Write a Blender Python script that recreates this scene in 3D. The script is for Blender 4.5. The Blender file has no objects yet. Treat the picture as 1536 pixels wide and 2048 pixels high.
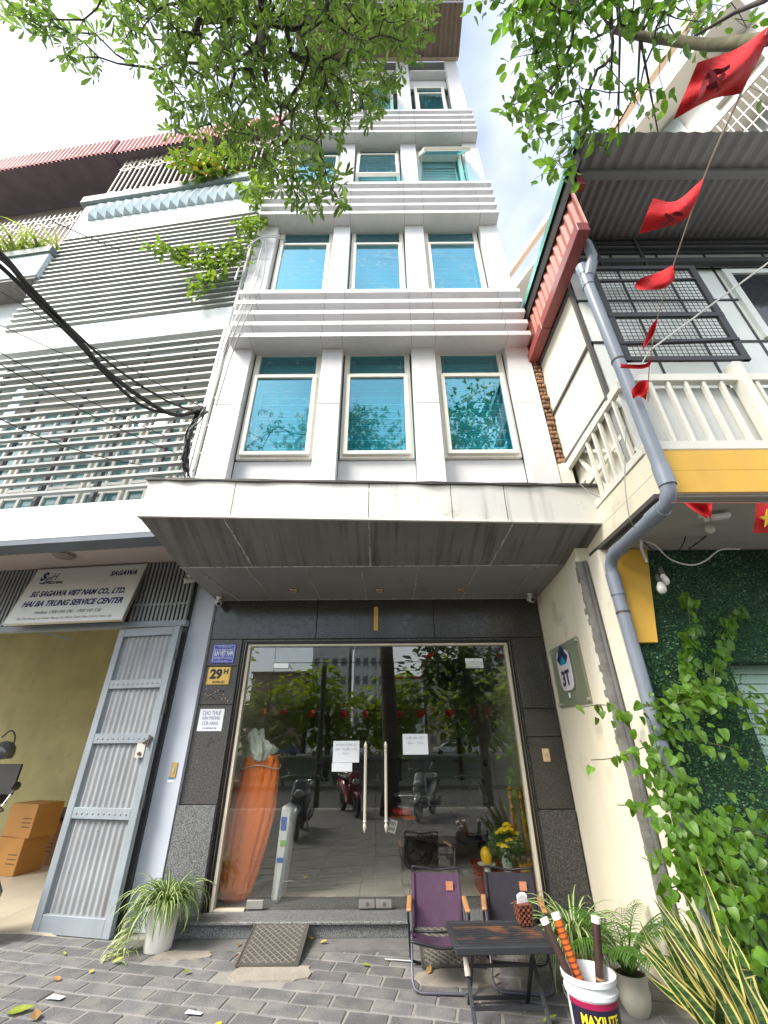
import bpy, bmesh, math, random
import numpy as np
from mathutils import Vector, Matrix, Quaternion
random.seed(7); rng = np.random.default_rng(7)
S = bpy.context.scene
COL = S.collection
R = math.radians

# ------------------------------------------------------------------ camera
FPX = 834.0
CAM = np.array([0.0, -5.5, 1.6])
_z = np.array([-10.0, 1514.0, -FPX]); _z /= np.linalg.norm(_z)
_y = np.array([4.0, -460.0, -FPX]); _y -= _z * _y.dot(_z); _y /= np.linalg.norm(_y)
CM = np.stack([np.cross(_y, _z), _y, _z])           # camera axes -> world axes
cam_data = bpy.data.cameras.new("camera")
cam_data.sensor_fit = 'VERTICAL'; cam_data.sensor_height = 24.0
cam_data.lens = FPX / 2048.0 * 24.0
cam_data.clip_start = 0.05; cam_data.clip_end = 2000.0
cam = bpy.data.objects.new("camera", cam_data); COL.objects.link(cam)
mw = Matrix.Identity(4)
for i in range(3):
    for j in range(3): mw[i][j] = CM[i][j]
    mw[i][3] = CAM[i]
cam.matrix_world = mw
S.camera = cam

def ray(px, py): return CM @ np.array([px - 768.0, 1024.0 - py, -FPX])
def at(px, py, Y=None, X=None, Z=None, D=None):
    """the point of the place seen at a photograph pixel, on a known plane (or at a distance D along the axis)"""
    d = ray(px, py)
    if Y is not None: t = (Y - CAM[1]) / d[1]
    elif X is not None: t = (X - CAM[0]) / d[0]
    elif Z is not None: t = (Z - CAM[2]) / d[2]
    else: t = D / FPX
    return Vector(CAM + d * t)

# ------------------------------------------------------------------ sky, sun, exposure
SUN_EL, SUN_AZ = R(46), R(234)      # azimuth clockwise from +Y (north)
world = bpy.data.worlds.new("World"); S.world = world; world.use_nodes = True
nt = world.node_tree; nt.nodes.clear()
w_out = nt.nodes.new("ShaderNodeOutputWorld"); w_bg = nt.nodes.new("ShaderNodeBackground")
sky = nt.nodes.new("ShaderNodeTexSky"); sky.sky_type = 'NISHITA'; sky.sun_disc = False
sky.sun_elevation = SUN_EL; sky.sun_rotation = SUN_AZ
sky.air_density = 1.0; sky.dust_density = 2.5; sky.ozone_density = 1.0
# thin bright overcast: soft cloud mixed into the clear sky
tc = nt.nodes.new("ShaderNodeTexCoord"); cn = nt.nodes.new("ShaderNodeTexNoise")
cn.inputs['Scale'].default_value = 1.6; cn.inputs['Detail'].default_value = 5.0
cr = nt.nodes.new("ShaderNodeMapRange")
cr.inputs['From Min'].default_value = 0.35; cr.inputs['From Max'].default_value = 0.68
cr.inputs['To Min'].default_value = 0.16; cr.inputs['To Max'].default_value = 0.92
mx = nt.nodes.new("ShaderNodeMix"); mx.data_type = 'RGBA'
mx.inputs['B'].default_value = (7.6, 7.9, 8.2, 1)
nt.links.new(tc.outputs['Generated'], cn.inputs['Vector'])
nt.links.new(cn.outputs['Fac'], cr.inputs['Value'])
nt.links.new(cr.outputs['Result'], mx.inputs['Factor'])
nt.links.new(sky.outputs['Color'], mx.inputs['A'])
nt.links.new(mx.outputs['Result'], w_bg.inputs['Color'])
w_bg.inputs['Strength'].default_value = 0.068
nt.links.new(w_bg.outputs['Background'], w_out.inputs['Surface'])
sun_d = bpy.data.lights.new("sun", 'SUN'); sun_d.energy = 1.45; sun_d.angle = R(24); sun_d.color = (1.0, 0.95, 0.87)
sun = bpy.data.objects.new("sun", sun_d); COL.objects.link(sun)
sdir = Vector((math.sin(SUN_AZ) * math.cos(SUN_EL), math.cos(SUN_AZ) * math.cos(SUN_EL), math.sin(SUN_EL)))
sun.rotation_euler = sdir.to_track_quat('Z', 'Y').to_euler()
S.view_settings.view_transform = 'Standard'; S.view_settings.look = 'None'
S.view_settings.gamma = 1.0; S.view_settings.use_curve_mapping = False
S.view_settings.exposure = 2.2
S.render.engine = 'CYCLES'
S.cycles.use_denoising = True
S.cycles.max_bounces = 8; S.cycles.transparent_max_bounces = 24
S.cycles.glossy_bounces = 4; S.cycles.transmission_bounces = 6; S.cycles.diffuse_bounces = 4
S.cycles.caustics_reflective = False; S.cycles.caustics_refractive = False

# ------------------------------------------------------------------ materials
def nodes(m):
    m.use_nodes = True
    return m.node_tree, m.node_tree.nodes["Principled BSDF"], m.node_tree.nodes["Material Output"]
def rgb(c): return (c[0], c[1], c[2], 1.0)
def lnk(t, a, b): t.links.new(a, b)
def nz(t, scale, detail=4.0, vec=None, stretch=None, rough=0.55):
    n = t.nodes.new("ShaderNodeTexNoise"); n.inputs['Scale'].default_value = scale
    n.inputs['Detail'].default_value = detail; n.inputs['Roughness'].default_value = rough
    if vec is None:
        g = t.nodes.new("ShaderNodeNewGeometry"); vec = g.outputs['Position']
    if stretch:
        mp = t.nodes.new("ShaderNodeMapping"); mp.inputs['Scale'].default_value = stretch
        lnk(t, vec, mp.inputs['Vector']); vec = mp.outputs['Vector']
    lnk(t, vec, n.inputs['Vector']); return n
def ramp(t, fac, lo, hi, a, b):
    r = t.nodes.new("ShaderNodeMapRange")
    r.inputs['From Min'].default_value = lo; r.inputs['From Max'].default_value = hi
    r.inputs['To Min'].default_value = a; r.inputs['To Max'].default_value = b
    lnk(t, fac, r.inputs['Value']); return r.outputs['Result']
def mixc(t, fac, a, b, mode='MIX'):
    m = t.nodes.new("ShaderNodeMix"); m.data_type = 'RGBA'; m.blend_type = mode
    for s, v in (('Factor', fac), ('A', a), ('B', b)):
        if hasattr(v, 'is_linked'): lnk(t, v, m.inputs[s])
        elif s == 'Factor': m.inputs[s].default_value = v
        else: m.inputs[s].default_value = rgb(v)
    return m.outputs['Result']
MATS = {}
def M(name, col, rough=0.6, metal=0.0, var=0.10, scale=3.0, bump=0.0, bscale=40.0, orand=0.0,
      streak=0.0, scol=None, sscale=(9, 9, 0.5), sth=(0.48, 0.75), spot=0.0, spcol=(0.05, 0.04, 0.03), spscale=14.0, spth=(0.62, 0.7),
      speck=0.0, speckscale=220.0, spec=0.5, coat=0.0, rvar=0.0):
    if name in MATS: return MATS[name]
    m = bpy.data.materials.new(name); t, p, o = nodes(m)
    p.inputs['Roughness'].default_value = rough; p.inputs['Metallic'].default_value = metal
    p.inputs['Specular IOR Level'].default_value = spec; p.inputs['Coat Weight'].default_value = coat
    n = nz(t, scale)
    c = mixc(t, ramp(t, n.outputs['Fac'], 0.25, 0.75, 0, 1), [x * (1 - var) for x in col], [min(1, x * (1 + var)) for x in col])
    if speck:
        s = nz(t, speckscale, 2.0, rough=0.7)
        c = mixc(t, ramp(t, s.outputs['Fac'], 0.42, 0.62, 0, speck), c, [min(1, x * 4 + 0.08) for x in col])
        s2 = nz(t, speckscale * 0.6, 2.0, rough=0.7)
        c = mixc(t, ramp(t, s2.outputs['Fac'], 0.5, 0.6, 0, speck), c, [x * 0.3 for x in col])
    if streak:
        s = nz(t, 1.0, 6.0, stretch=sscale)
        big = nz(t, 0.9, 3.0)
        f = ramp(t, s.outputs['Fac'], sth[0], sth[1], 0, streak)
        mul = t.nodes.new("ShaderNodeMath"); mul.operation = 'MULTIPLY'
        lnk(t, f, mul.inputs[0]); lnk(t, ramp(t, big.outputs['Fac'], 0.3, 0.65, 0.15, 1.0), mul.inputs[1])
        c = mixc(t, mul.outputs[0], c, scol or [x * 0.35 for x in col])
    if spot:
        s = nz(t, spscale, 5.0)
        c = mixc(t, ramp(t, s.outputs['Fac'], spth[0], spth[1], 0, spot), c, spcol)
    if orand:
        oi = t.nodes.new("ShaderNodeObjectInfo")
        h = t.nodes.new("ShaderNodeHueSaturation")
        lnk(t, ramp(t, oi.outputs['Random'], 0, 1, 1 - orand, 1 + orand), h.inputs['Value'])
        lnk(t, c, h.inputs['Color']); c = h.outputs['Color']
    lnk(t, c, p.inputs['Base Color'])
    if rvar:
        rn = nz(t, scale * 2.3)
        lnk(t, ramp(t, rn.outputs['Fac'], 0.3, 0.7, max(0.02, rough - rvar), min(1, rough + rvar)), p.inputs['Roughness'])
    if bump:
        b = t.nodes.new("ShaderNodeBump"); b.inputs['Strength'].default_value = bump; b.inputs['Distance'].default_value = 0.01
        bn = nz(t, bscale, 5.0)
        lnk(t, bn.outputs['Fac'], b.inputs['Height']); lnk(t, b.outputs['Normal'], p.inputs['Normal'])
    MATS[name] = m; return m
def leafmat(name, col, col2, trans=0.45, rough=0.45, scale=5.0, orand=0.25):
    if name in MATS: return MATS[name]
    m = bpy.data.materials.new(name); t, p, o = nodes(m)
    n = nz(t, scale, 3.0); n2 = nz(t, scale * 9, 2.0)
    add = t.nodes.new("ShaderNodeMath"); add.operation = 'ADD'
    lnk(t, n.outputs['Fac'], add.inputs[0]); lnk(t, n2.outputs['Fac'], add.inputs[1])
    c = mixc(t, ramp(t, add.outputs[0], 0.75, 1.25, 0, 1), col, col2)
    oi = t.nodes.new("ShaderNodeObjectInfo"); h = t.nodes.new("ShaderNodeHueSaturation")
    lnk(t, ramp(t, oi.outputs['Random'], 0, 1, 1 - orand, 1 + orand), h.inputs['Value'])
    lnk(t, c, h.inputs['Color']); c = h.outputs['Color']
    lnk(t, c, p.inputs['Base Color']); p.inputs['Roughness'].default_value = rough
    tr = t.nodes.new("ShaderNodeBsdfTranslucent")
    g = t.nodes.new("ShaderNodeHueSaturation"); g.inputs['Value'].default_value = 1.6; g.inputs['Saturation'].default_value = 1.1; g.inputs['Hue'].default_value = 0.485
    lnk(t, c, g.inputs['Color']); lnk(t, g.outputs['Color'], tr.inputs['Color'])
    ms = t.nodes.new("ShaderNodeMixShader"); ms.inputs[0].default_value = trans
    lnk(t, p.outputs[0], ms.inputs[1]); lnk(t, tr.outputs[0], ms.inputs[2]); lnk(t, ms.outputs[0], o.inputs['Surface'])
    MATS[name] = m; return m
def glassmat(name, tint, refl0=0.10, refl1=0.9, rough=0.0, dirt=0.0, gcol=(1, 1, 1), wave=0.0, power=2.2):
    """a thin pane: tinted see-through plus a mirror part that grows at grazing angles"""
    if name in MATS: return MATS[name]
    m = bpy.data.materials.new(name); t, p, o = nodes(m); t.nodes.remove(p)
    tr = t.nodes.new("ShaderNodeBsdfTransparent"); tr.inputs['Color'].default_value = rgb(tint)
    gl = t.nodes.new("ShaderNodeBsdfGlossy"); gl.inputs['Roughness'].default_value = rough; gl.inputs['Color'].default_value = rgb(gcol)
    lw = t.nodes.new("ShaderNodeLayerWeight"); lw.inputs['Blend'].default_value = 0.35
    pw = t.nodes.new("ShaderNodeMath"); pw.operation = 'POWER'; pw.inputs[1].default_value = power
    lnk(t, lw.outputs['Facing'], pw.inputs[0])
    ms = t.nodes.new("ShaderNodeMixShader")
    lnk(t, ramp(t, pw.outputs[0], 0, 1, refl0, refl1), ms.inputs[0])
    lnk(t, tr.outputs[0], ms.inputs[1]); lnk(t, gl.outputs[0], ms.inputs[2]); sh = ms.outputs[0]
    if wave:
        b = t.nodes.new("ShaderNodeBump"); b.inputs['Strength'].default_value = wave; b.inputs['Distance'].default_value = 0.02
        bn = nz(t, 1.3, 1.0); lnk(t, bn.outputs['Fac'], b.inputs['Height']); lnk(t, b.outputs['Normal'], gl.inputs['Normal'])
    if dirt:
        df = t.nodes.new("ShaderNodeBsdfDiffuse"); df.inputs['Color'].default_value = (0.55, 0.6, 0.6, 1)
        n = nz(t, 3.5, 8.0, rough=0.7); n2 = nz(t, 22.0, 4.0)
        mu = t.nodes.new("ShaderNodeMath"); mu.operation = 'MULTIPLY'
        lnk(t, ramp(t, n.outputs['Fac'], 0.50, 0.70, 0.02, 1), mu.inputs[0]); lnk(t, ramp(t, n2.outputs['Fac'], 0.52, 0.64, 0.03, dirt), mu.inputs[1])
        m2 = t.nodes.new("ShaderNodeMixShader"); lnk(t, mu.outputs[0], m2.inputs[0]); lnk(t, sh, m2.inputs[1]); lnk(t, df.outputs[0], m2.inputs[2]); sh = m2.outputs[0]
    lnk(t, sh, o.inputs['Surface']); MATS[name] = m; return m

# ------------------------------------------------------------------ mesh helpers
class MB:
    def __init__(s): s.v = []; s.f = []; s.m = []
    def add(s, vs, fs, mi=0):
        k = len(s.v); s.v += [tuple(v) for v in vs]; s.f += [tuple(i + k for i in f) for f in fs]; s.m += [mi] * len(fs); return s
    def box(s, x0, x1, y0, y1, z0, z1, mi=0):
        if x0 > x1: x0, x1 = x1, x0
        if y0 > y1: y0, y1 = y1, y0
        if z0 > z1: z0, z1 = z1, z0
        return s.add([(x0, y0, z0), (x1, y0, z0), (x1, y1, z0), (x0, y1, z0), (x0, y0, z1), (x1, y0, z1), (x1, y1, z1), (x0, y1, z1)],
              [(0, 3, 2, 1), (4, 5, 6, 7), (0, 1, 5, 4), (1, 2, 6, 5), (2, 3, 7, 6), (3, 0, 4, 7)], mi)
    def hexa(s, b, t, mi=0):
        return s.add(list(b) + list(t), [(3, 2, 1, 0), (4, 5, 6, 7), (0, 1, 5, 4), (1, 2, 6, 5), (2, 3, 7, 6), (3, 0, 4, 7)], mi)
    def prism(s, poly, ext, mi=0):
        n = len(poly); e = Vector(ext); a = [Vector(p) for p in poly]; b = [p + e for p in a]
        return s.add(a + b, [tuple(range(n - 1, -1, -1)), tuple(range(n, 2 * n))] + [(i, (i + 1) % n, n + (i + 1) % n, n + i) for i in range(n)], mi)
    def bar(s, p, q, w, h=None, up=(0, 0, 1), mi=0):
        h = h or w; p, q = Vector(p), Vector(q); d = (q - p)
        if d.length < 1e-6: return s
        d.normalize(); up = Vector(up)
        if abs(d.dot(up)) > 0.98: up = Vector((0, 1, 0)) if abs(d.y) < 0.9 else Vector((1, 0, 0))
        a = d.cross(up).normalized() * (w / 2); b = a.cross(d).normalized() * (h / 2)
        return s.hexa([p - a - b, p + a - b, p + a + b, p - a + b], [q - a - b, q + a - b, q + a + b, q - a + b], mi)
    def tube(s, pts, r, n=8, mi=0, cap=True):
        pts = [Vector(p) for p in pts]; k = len(pts)
        rs = r if isinstance(r, (list, tuple)) else [r] * k
        prev = None; base = len(s.v); vs = []; fs = []
        for i, p in enumerate(pts):
            d = (pts[min(i + 1, k - 1)] - pts[max(i - 1, 0)])
            if d.length < 1e-9: d = Vector((0, 0, 1))
            d.normalize()
            if prev is None:
                a = d.orthogonal().normalized()
            else:
                a = prev - d * prev.dot(d)
                a = a.normalized() if a.length > 1e-6 else d.orthogonal().normalized()
            prev = a; b = d.cross(a)
            for j in range(n):
                t = 2 * math.pi * j / n; vs.append(p + (a * math.cos(t) + b * math.sin(t)) * rs[i])
        for i in range(k - 1):
            for j in range(n):
                j2 = (j + 1) % n; fs.append((i * n + j, i * n + j2, (i + 1) * n + j2, (i + 1) * n + j))
        if cap: fs += [tuple(range(n - 1, -1, -1)), tuple(range((k - 1) * n, k * n))]
        return s.add(vs, fs, mi)
    def lathe(s, prof, c=(0, 0, 0), n=20, mi=0, cap=True, axis='z'):
        vs = []; fs = []; k = len(prof); c = Vector(c)
        for r, z in prof:
            for j in range(n):
                t = 2 * math.pi * j / n; x, y = r * math.cos(t), r * math.sin(t)
                q = Vector((x, y, z)) if axis == 'z' else (Vector((x, z, y)) if axis == 'y' else Vector((z, x, y)))
                vs.append(c + q)
        for i in range(k - 1):
            for j in range(n):
                j2 = (j + 1) % n; fs.append((i * n + j, i * n + j2, (i + 1) * n + j2, (i + 1) * n + j))
        if cap: fs += [tuple(range(n - 1, -1, -1)), tuple(range((k - 1) * n, k * n))]
        return s.add(vs, fs, mi)
    def ball(s, c, r, sc=(1, 1, 1), n=14, k=9, mi=0):
        prof = [(max(1e-4, math.sin(math.pi * i / k)) * r, -math.cos(math.pi * i / k) * r) for i in range(k + 1)]
        b = MB().lathe(prof, (0, 0, 0), n)
        return s.add([(c[0] + v[0] * sc[0], c[1] + v[1] * sc[1], c[2] + v[2] * sc[2]) for v in b.v], b.f, mi)
    def corr(s, p0, u, v, waves, amp, nrm, k=6, mi=0, box=False, rows=1):
        """corrugated sheet: ribs run along v, waves along u"""
        p0, u, v, nrm = Vector(p0), Vector(u), Vector(v), Vector(nrm); vs = []; n = waves * k + 1
        for r in range(rows + 1):
            for i in range(n):
                t = i / (n - 1); ph = (t * waves) % 1.0
                hgt = math.sin(2 * math.pi * ph) if not box else max(-1, min(1, 2.6 * math.sin(2 * math.pi * ph)))
                vs.append(p0 + u * t + v * (r / rows) + nrm * amp * hgt)
        fs = [(r * n + i, r * n + i + 1, (r + 1) * n + i + 1, (r + 1) * n + i) for r in range(rows) for i in range(n - 1)]
        return s.add(vs, fs, mi)
    def build(s, name, mats, parent=None, bevel=0.0, smooth=False, loc=None, rot=None, kind=None, label=None):
        me = bpy.data.meshes.new(name); me.from_pydata([tuple(v) for v in s.v], [], s.f)
        if not isinstance(mats, (list, tuple)): mats = [mats]
        for m in mats: me.materials.append(m)
        if len(mats) > 1: me.polygons.foreach_set('material_index', s.m)
        if bevel:
            bm = bmesh.new(); bm.from_mesh(me)
            ed = [e for e in bm.edges if len(e.link_faces) == 2 and e.calc_face_angle(0) > 0.6]
            bmesh.ops.bevel(bm, geom=ed, offset=bevel, segments=1, affect='EDGES', clamp_overlap=True)
            bm.to_mesh(me); bm.free()
        if smooth:
            me.polygons.foreach_set('use_smooth', [True] * len(me.polygons))
            if smooth != 'all':
                try: me.set_sharp_from_angle(angle=R(38))
                except Exception: pass
        me.update()
        o = bpy.data.objects.new(name, me); COL.objects.link(o)
        if parent: o.parent = parent
        if loc is not None: o.location = loc
        if rot is not None: o.rotation_euler = rot
        if kind: o['kind'] = kind
        if label: o['label'] = label
        return o
def inst(o, loc=None, rot=None, parent='same', scale=None):
    c = o.copy(); COL.objects.link(c)
    if parent != 'same': c.parent = parent
    if loc is not None: c.location = loc
    if rot is not None: c.rotation_euler = rot
    if scale is not None: c.scale = scale
    return c
def tag(o, label, cat, group=None, kind=None):
    o['label'] = label; o['category'] = cat
    if group: o['group'] = group
    if kind: o['kind'] = kind
    return o
def thing(name, label, cat, loc=(0, 0, 0), rz=0.0, group=None, rot=None):
    o = bpy.data.objects.new(name, None); COL.objects.link(o); o.location = loc
    o.rotation_euler = rot if rot else (0, 0, rz); o.empty_display_size = 0.1
    return tag(o, label, cat, group)
def dup(root, loc=None, rot=None, label=None):
    r = root.copy(); COL.objects.link(r)
    if loc is not None: r.location = loc
    if rot is not None: r.rotation_euler = rot
    if label: r['label'] = label
    for ch in list(root.children):
        c = ch.copy(); COL.objects.link(c); c.parent = r
        for g in list(ch.children):
            d = g.copy(); COL.objects.link(d); d.parent = c
    return r
def text(s, size, m, parent, loc, rot=(R(90), 0, 0), name='lettering', align='CENTER', bold=0.0, shear=0.0, width=None, extrude=0.001, spacing=1.0):
    cu = bpy.data.curves.new(name, 'FONT'); cu.body = s; cu.size = size; cu.align_x = align; cu.align_y = 'CENTER'
    cu.offset = bold * size; cu.shear = shear; cu.extrude = extrude; cu.resolution_u = 3; cu.space_character = spacing
    ob = bpy.data.objects.new(name, cu); COL.objects.link(ob)
    bpy.context.view_layer.update()
    me = bpy.data.meshes.new_from_object(ob.evaluated_get(bpy.context.evaluated_depsgraph_get()))
    COL.objects.unlink(ob); bpy.data.objects.remove(ob)
    me.name = name; me.materials.clear(); me.materials.append(m)
    o = bpy.data.objects.new(name, me); COL.objects.link(o); o.parent = parent; o.location = loc; o.rotation_euler = rot
    if width:
        xs = [v.co.x for v in me.vertices]; w = (max(xs) - min(xs)) if xs else 1
        o.scale = (width / w, 1, 1)
    return o

# leaf shapes: strip of 3 columns, axis +y, normal +z
def leafshape(L, W, prof, fold=0.25, droop=0.2, n=5):
    vs = []; fs = []
    for i in range(n + 1):
        t = i / n; w = W * 0.5 * prof(t); z = -droop * L * t * t
        vs += [(-w, L * t, z + fold * w), (0, L * t, z), (w, L * t, z + fold * w)]
    for i in range(n):
        a = i * 3; fs += [(a, a + 1, a + 4, a + 3), (a + 1, a + 2, a + 5, a + 4)]
    return np.array(vs), fs
def prof_obov(t): return max(0.05, min(1.0, (t + .02) ** .62 * 1.12) * (1 - t ** 7) ** .5)
def prof_obl(t): return max(0.03, math.sin(math.pi * min(1, t ** 0.75 * 0.97 + 0.02)))       # blunt elongated leaf
def prof_heart(t): return max(0.02, (1.0 if t < 0.28 else (1 - ((t - 0.28) / 0.72)) ** 0.8) * (0.62 + 0.38 * min(1, t / 0.2)))
def prof_blade(t): return max(0.02, min(1, 0.45 + 2.2 * t) * (1 - t ** 3))
def frame(d, nrm):
    """3x3 columns x,y,z with y along d and z near nrm"""
    y = d / (np.linalg.norm(d) + 1e-9); z = nrm - y * nrm.dot(y)
    if np.linalg.norm(z) < 1e-4: z = np.array([0.3, 0.2, 1.0]) - y * y.dot(np.array([0.3, 0.2, 1.0]))
    z /= np.linalg.norm(z); return np.stack([np.cross(y, z), y, z], axis=1)
def joined(name, shape, tfs, m, parent=None, kind='stuff', smooth=False):
    """tfs: list of (3x3, pos, scale) -> one mesh"""
    V, F = shape; n = len(V); k = len(tfs)
    if not k: return None
    off = np.array(parent.location) if parent else np.zeros(3)
    vs = np.concatenate([(A @ (V * s).T).T + p - off for A, p, s in tfs])
    nf = len(F); ln = np.array([len(f) for f in F]); fl = np.array([i for f in F for i in f])
    loops = (fl[None, :] + (np.arange(k) * n)[:, None]).ravel()
    me = bpy.data.meshes.new(name)
    me.vertices.add(len(vs)); me.vertices.foreach_set('co', vs.astype(np.float32).ravel())
    me.loops.add(len(loops)); me.loops.foreach_set('vertex_index', loops.astype(np.int32))
    tot = np.tile(ln, k); st = np.concatenate([[0], np.cumsum(tot)[:-1]])
    me.polygons.add(len(tot)); me.polygons.foreach_set('loop_start', st.astype(np.int32))
    try: me.polygons.foreach_set('loop_total', tot.astype(np.int32))
    except Exception: pass
    me.materials.append(m)
    me.update(calc_edges=True); me.validate()
    if smooth: me.polygons.foreach_set('use_smooth', [True] * len(me.polygons))
    o = bpy.data.objects.new(name, me); COL.objects.link(o)
    if parent: o.parent = parent
    if kind: o['kind'] = kind
    return o
def leaves(name, shape, tfs, m, parent, limit=300, massname='foliage'):
    """the nearest (largest seen) leaves as single parts that share one mesh, the rest as one mass"""
    def key(t): return np.linalg.norm(t[1] - CAM) / t[2]
    tfs = sorted(tfs, key=key)
    V, F = shape; proto = None; off = np.array(parent.location)
    for A, p, s in tfs[:limit]:
        if proto is None:
            me = bpy.data.meshes.new(name); me.from_pydata([tuple(v) for v in V], [], F); me.materials.append(m); me.update()
            o = bpy.data.objects.new(name, me); proto = me
        else: o = bpy.data.objects.new(name, proto)
        COL.objects.link(o); o.parent = parent
        q = Matrix([[A[i][j] * s for j in range(3)] + [p[i] - off[i]] for i in range(3)] + [[0, 0, 0, 1]])
        o.matrix_local = q
    if len(tfs) > limit: joined(massname, shape, tfs[limit:], m, parent)
# ------------------------------------------------------------------ shared colours
panel = M('panel_white', (0.675, 0.67, 0.68), 0.45, var=0.05, scale=1.2, orand=0.05, streak=0.28, scol=(0.42, 0.42, 0.42), sscale=(14, 14, 0.5), sth=(0.5, 0.8))
panel_back = M('panel_shadow_gap', (0.10, 0.10, 0.10), 0.8)
slat_white = M('slat_white', (0.67, 0.67, 0.68), 0.45, var=0.05, scale=1.5, streak=0.3, scol=(0.35, 0.34, 0.33), sscale=(7, 7, 2.0), sth=(0.5, 0.75))
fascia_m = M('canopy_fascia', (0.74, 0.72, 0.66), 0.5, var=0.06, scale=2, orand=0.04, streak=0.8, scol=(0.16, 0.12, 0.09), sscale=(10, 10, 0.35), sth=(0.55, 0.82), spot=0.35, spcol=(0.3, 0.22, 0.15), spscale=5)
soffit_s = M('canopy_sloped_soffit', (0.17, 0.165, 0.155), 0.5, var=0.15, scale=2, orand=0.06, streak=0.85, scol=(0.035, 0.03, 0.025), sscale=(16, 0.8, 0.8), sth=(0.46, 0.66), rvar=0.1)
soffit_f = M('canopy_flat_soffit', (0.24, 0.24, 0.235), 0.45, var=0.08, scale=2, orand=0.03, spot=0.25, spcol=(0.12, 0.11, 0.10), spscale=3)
sealant = M('sealant', (0.5, 0.48, 0.44), 0.8, spot=0.7, spcol=(0.12, 0.1, 0.08), spscale=25, spth=(0.5, 0.6))
dark_flash = M('dark_flashing', (0.05, 0.045, 0.04), 0.6, var=0.3, scale=9)
granite_d = M('granite_dark', (0.017, 0.0155, 0.0145), 0.2, var=0.25, scale=6, speck=0.55, speckscale=110, orand=0.1, spot=0.25, spcol=(0.16, 0.15, 0.14), spscale=6, spth=(0.68, 0.76), rvar=0.08)
granite_w = M('granite_worn', (0.036, 0.034, 0.032), 0.35, var=0.25, scale=7, speck=0.6, speckscale=110, orand=0.1, spot=0.5, spcol=(0.26, 0.25, 0.24), spscale=9, spth=(0.66, 0.74))
granite_g = M('granite_grey', (0.085, 0.087, 0.088), 0.5, var=0.15, scale=4, speck=0.6, speckscale=110, orand=0.08)
bronze = M('bronze_metal', (0.022, 0.014, 0.010), 0.35, metal=0.3, var=0.2)
cream_frame = M('cream_frame', (0.66, 0.60, 0.47), 0.4, var=0.05, spot=0.2, spcol=(0.3, 0.25, 0.18), spscale=20)
win_frame = M('window_frame_cream', (0.84, 0.815, 0.72), 0.4, var=0.05, scale=4, spot=0.15, spcol=(0.4, 0.35, 0.25), spscale=18)
teal_glass = glassmat('teal_window_glass', (0.42, 0.86, 0.92), 0.06, 0.85, dirt=0.5, gcol=(0.50, 0.85, 1.0), wave=0.02, power=1.25)
door_glass = glassmat('door_glass', (0.965, 0.965, 0.94), 0.095, 0.95, gcol=(0.97, 0.98, 0.95), wave=0.012)
white_bar = M('white_painted_bar', (0.75, 0.77, 0.76), 0.4)
blind_m = M('blind_white', (0.74, 0.78, 0.78), 0.7, var=0.05)
steel = M('brushed_steel', (0.62, 0.60, 0.56), 0.28, metal=0.85, var=0.06)
handle_m = M('handle_cream', (0.72, 0.66, 0.54), 0.3, metal=0.3, var=0.06)
black_m = M('black_plastic', (0.02, 0.02, 0.022), 0.4)
white_m = M('white_plastic', (0.78, 0.77, 0.73), 0.4, var=0.04)
paper_m = M('white_paper', (0.82, 0.84, 0.86), 0.7, var=0.02, scale=20)
ink = M('black_ink', (0.03, 0.03, 0.035), 0.6)
grey_ink = M('faded_ink', (0.42, 0.44, 0.50), 0.7)
wall_dk = M('room_wall_dark', (0.40, 0.38, 0.34), 0.8, var=0.1)
room_floor = M('room_floor', (0.60, 0.57, 0.50), 0.35, var=0.1, scale=3)
inside_w = M('inside_wall', (0.30, 0.28, 0.25), 0.9)

# ------------------------------------------------------------------ the narrow office building
B = thing('office_building', 'tall narrow pale grey panelled building with louvred bands and a canopy over its glass shopfront', 'building')
XL, XR = -2.26, 2.03
def gtile(x0, x1, z0, z1, m, y=0.0, th=0.03, lab=None):
    return MB().box(x0 + .003, x1 - .003, y, y + th, z0 + .003, z1 - .003).build('granite_tile', m, B, bevel=0.003)
# core walls (behind the cladding)
w = MB(); w.box(XL, -1.85, .032, .35, 0, 3.6).box(1.65, XR, .032, .35, 0, 3.6).box(-1.85, 1.65, .032, .35, 2.775, 3.6)
w.build('wall', M('dark_grout', (0.03, 0.03, 0.03), 0.9), B)
for x0, x1 in ((XL, -.9), (-.9, .64), (.64, XR)): gtile(x0, x1, 2.77, 3.3, granite_d)
for z0, z1, m in ((1.01, 2.0, granite_w), (2.0, 2.44, granite_w), (2.44, 2.77, granite_w)): gtile(XL, -1.84, z0, z1, m)
for z0, z1 in ((.95, 1.64), (1.64, 1.94), (1.94, 2.77)): gtile(1.64, XR, z0, z1, granite_d)
gtile(1.64, XR, .1, .95, M('granite_dado', (0.024, 0.023, 0.022), 0.4, var=0.25, scale=4, speck=0.6, speckscale=110), -.012, .045)
gtile(XL, -1.84, .1, 1.01, granite_g, -.035, .067)
# reveals
MB().box(-1.845, -1.82, .03, .12, .1, 2.77).box(1.62, 1.645, .03, .12, .1, 2.77).box(-1.82, 1.62, .03, .12, 2.745, 2.772).build('granite_reveal', granite_d, B)
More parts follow.
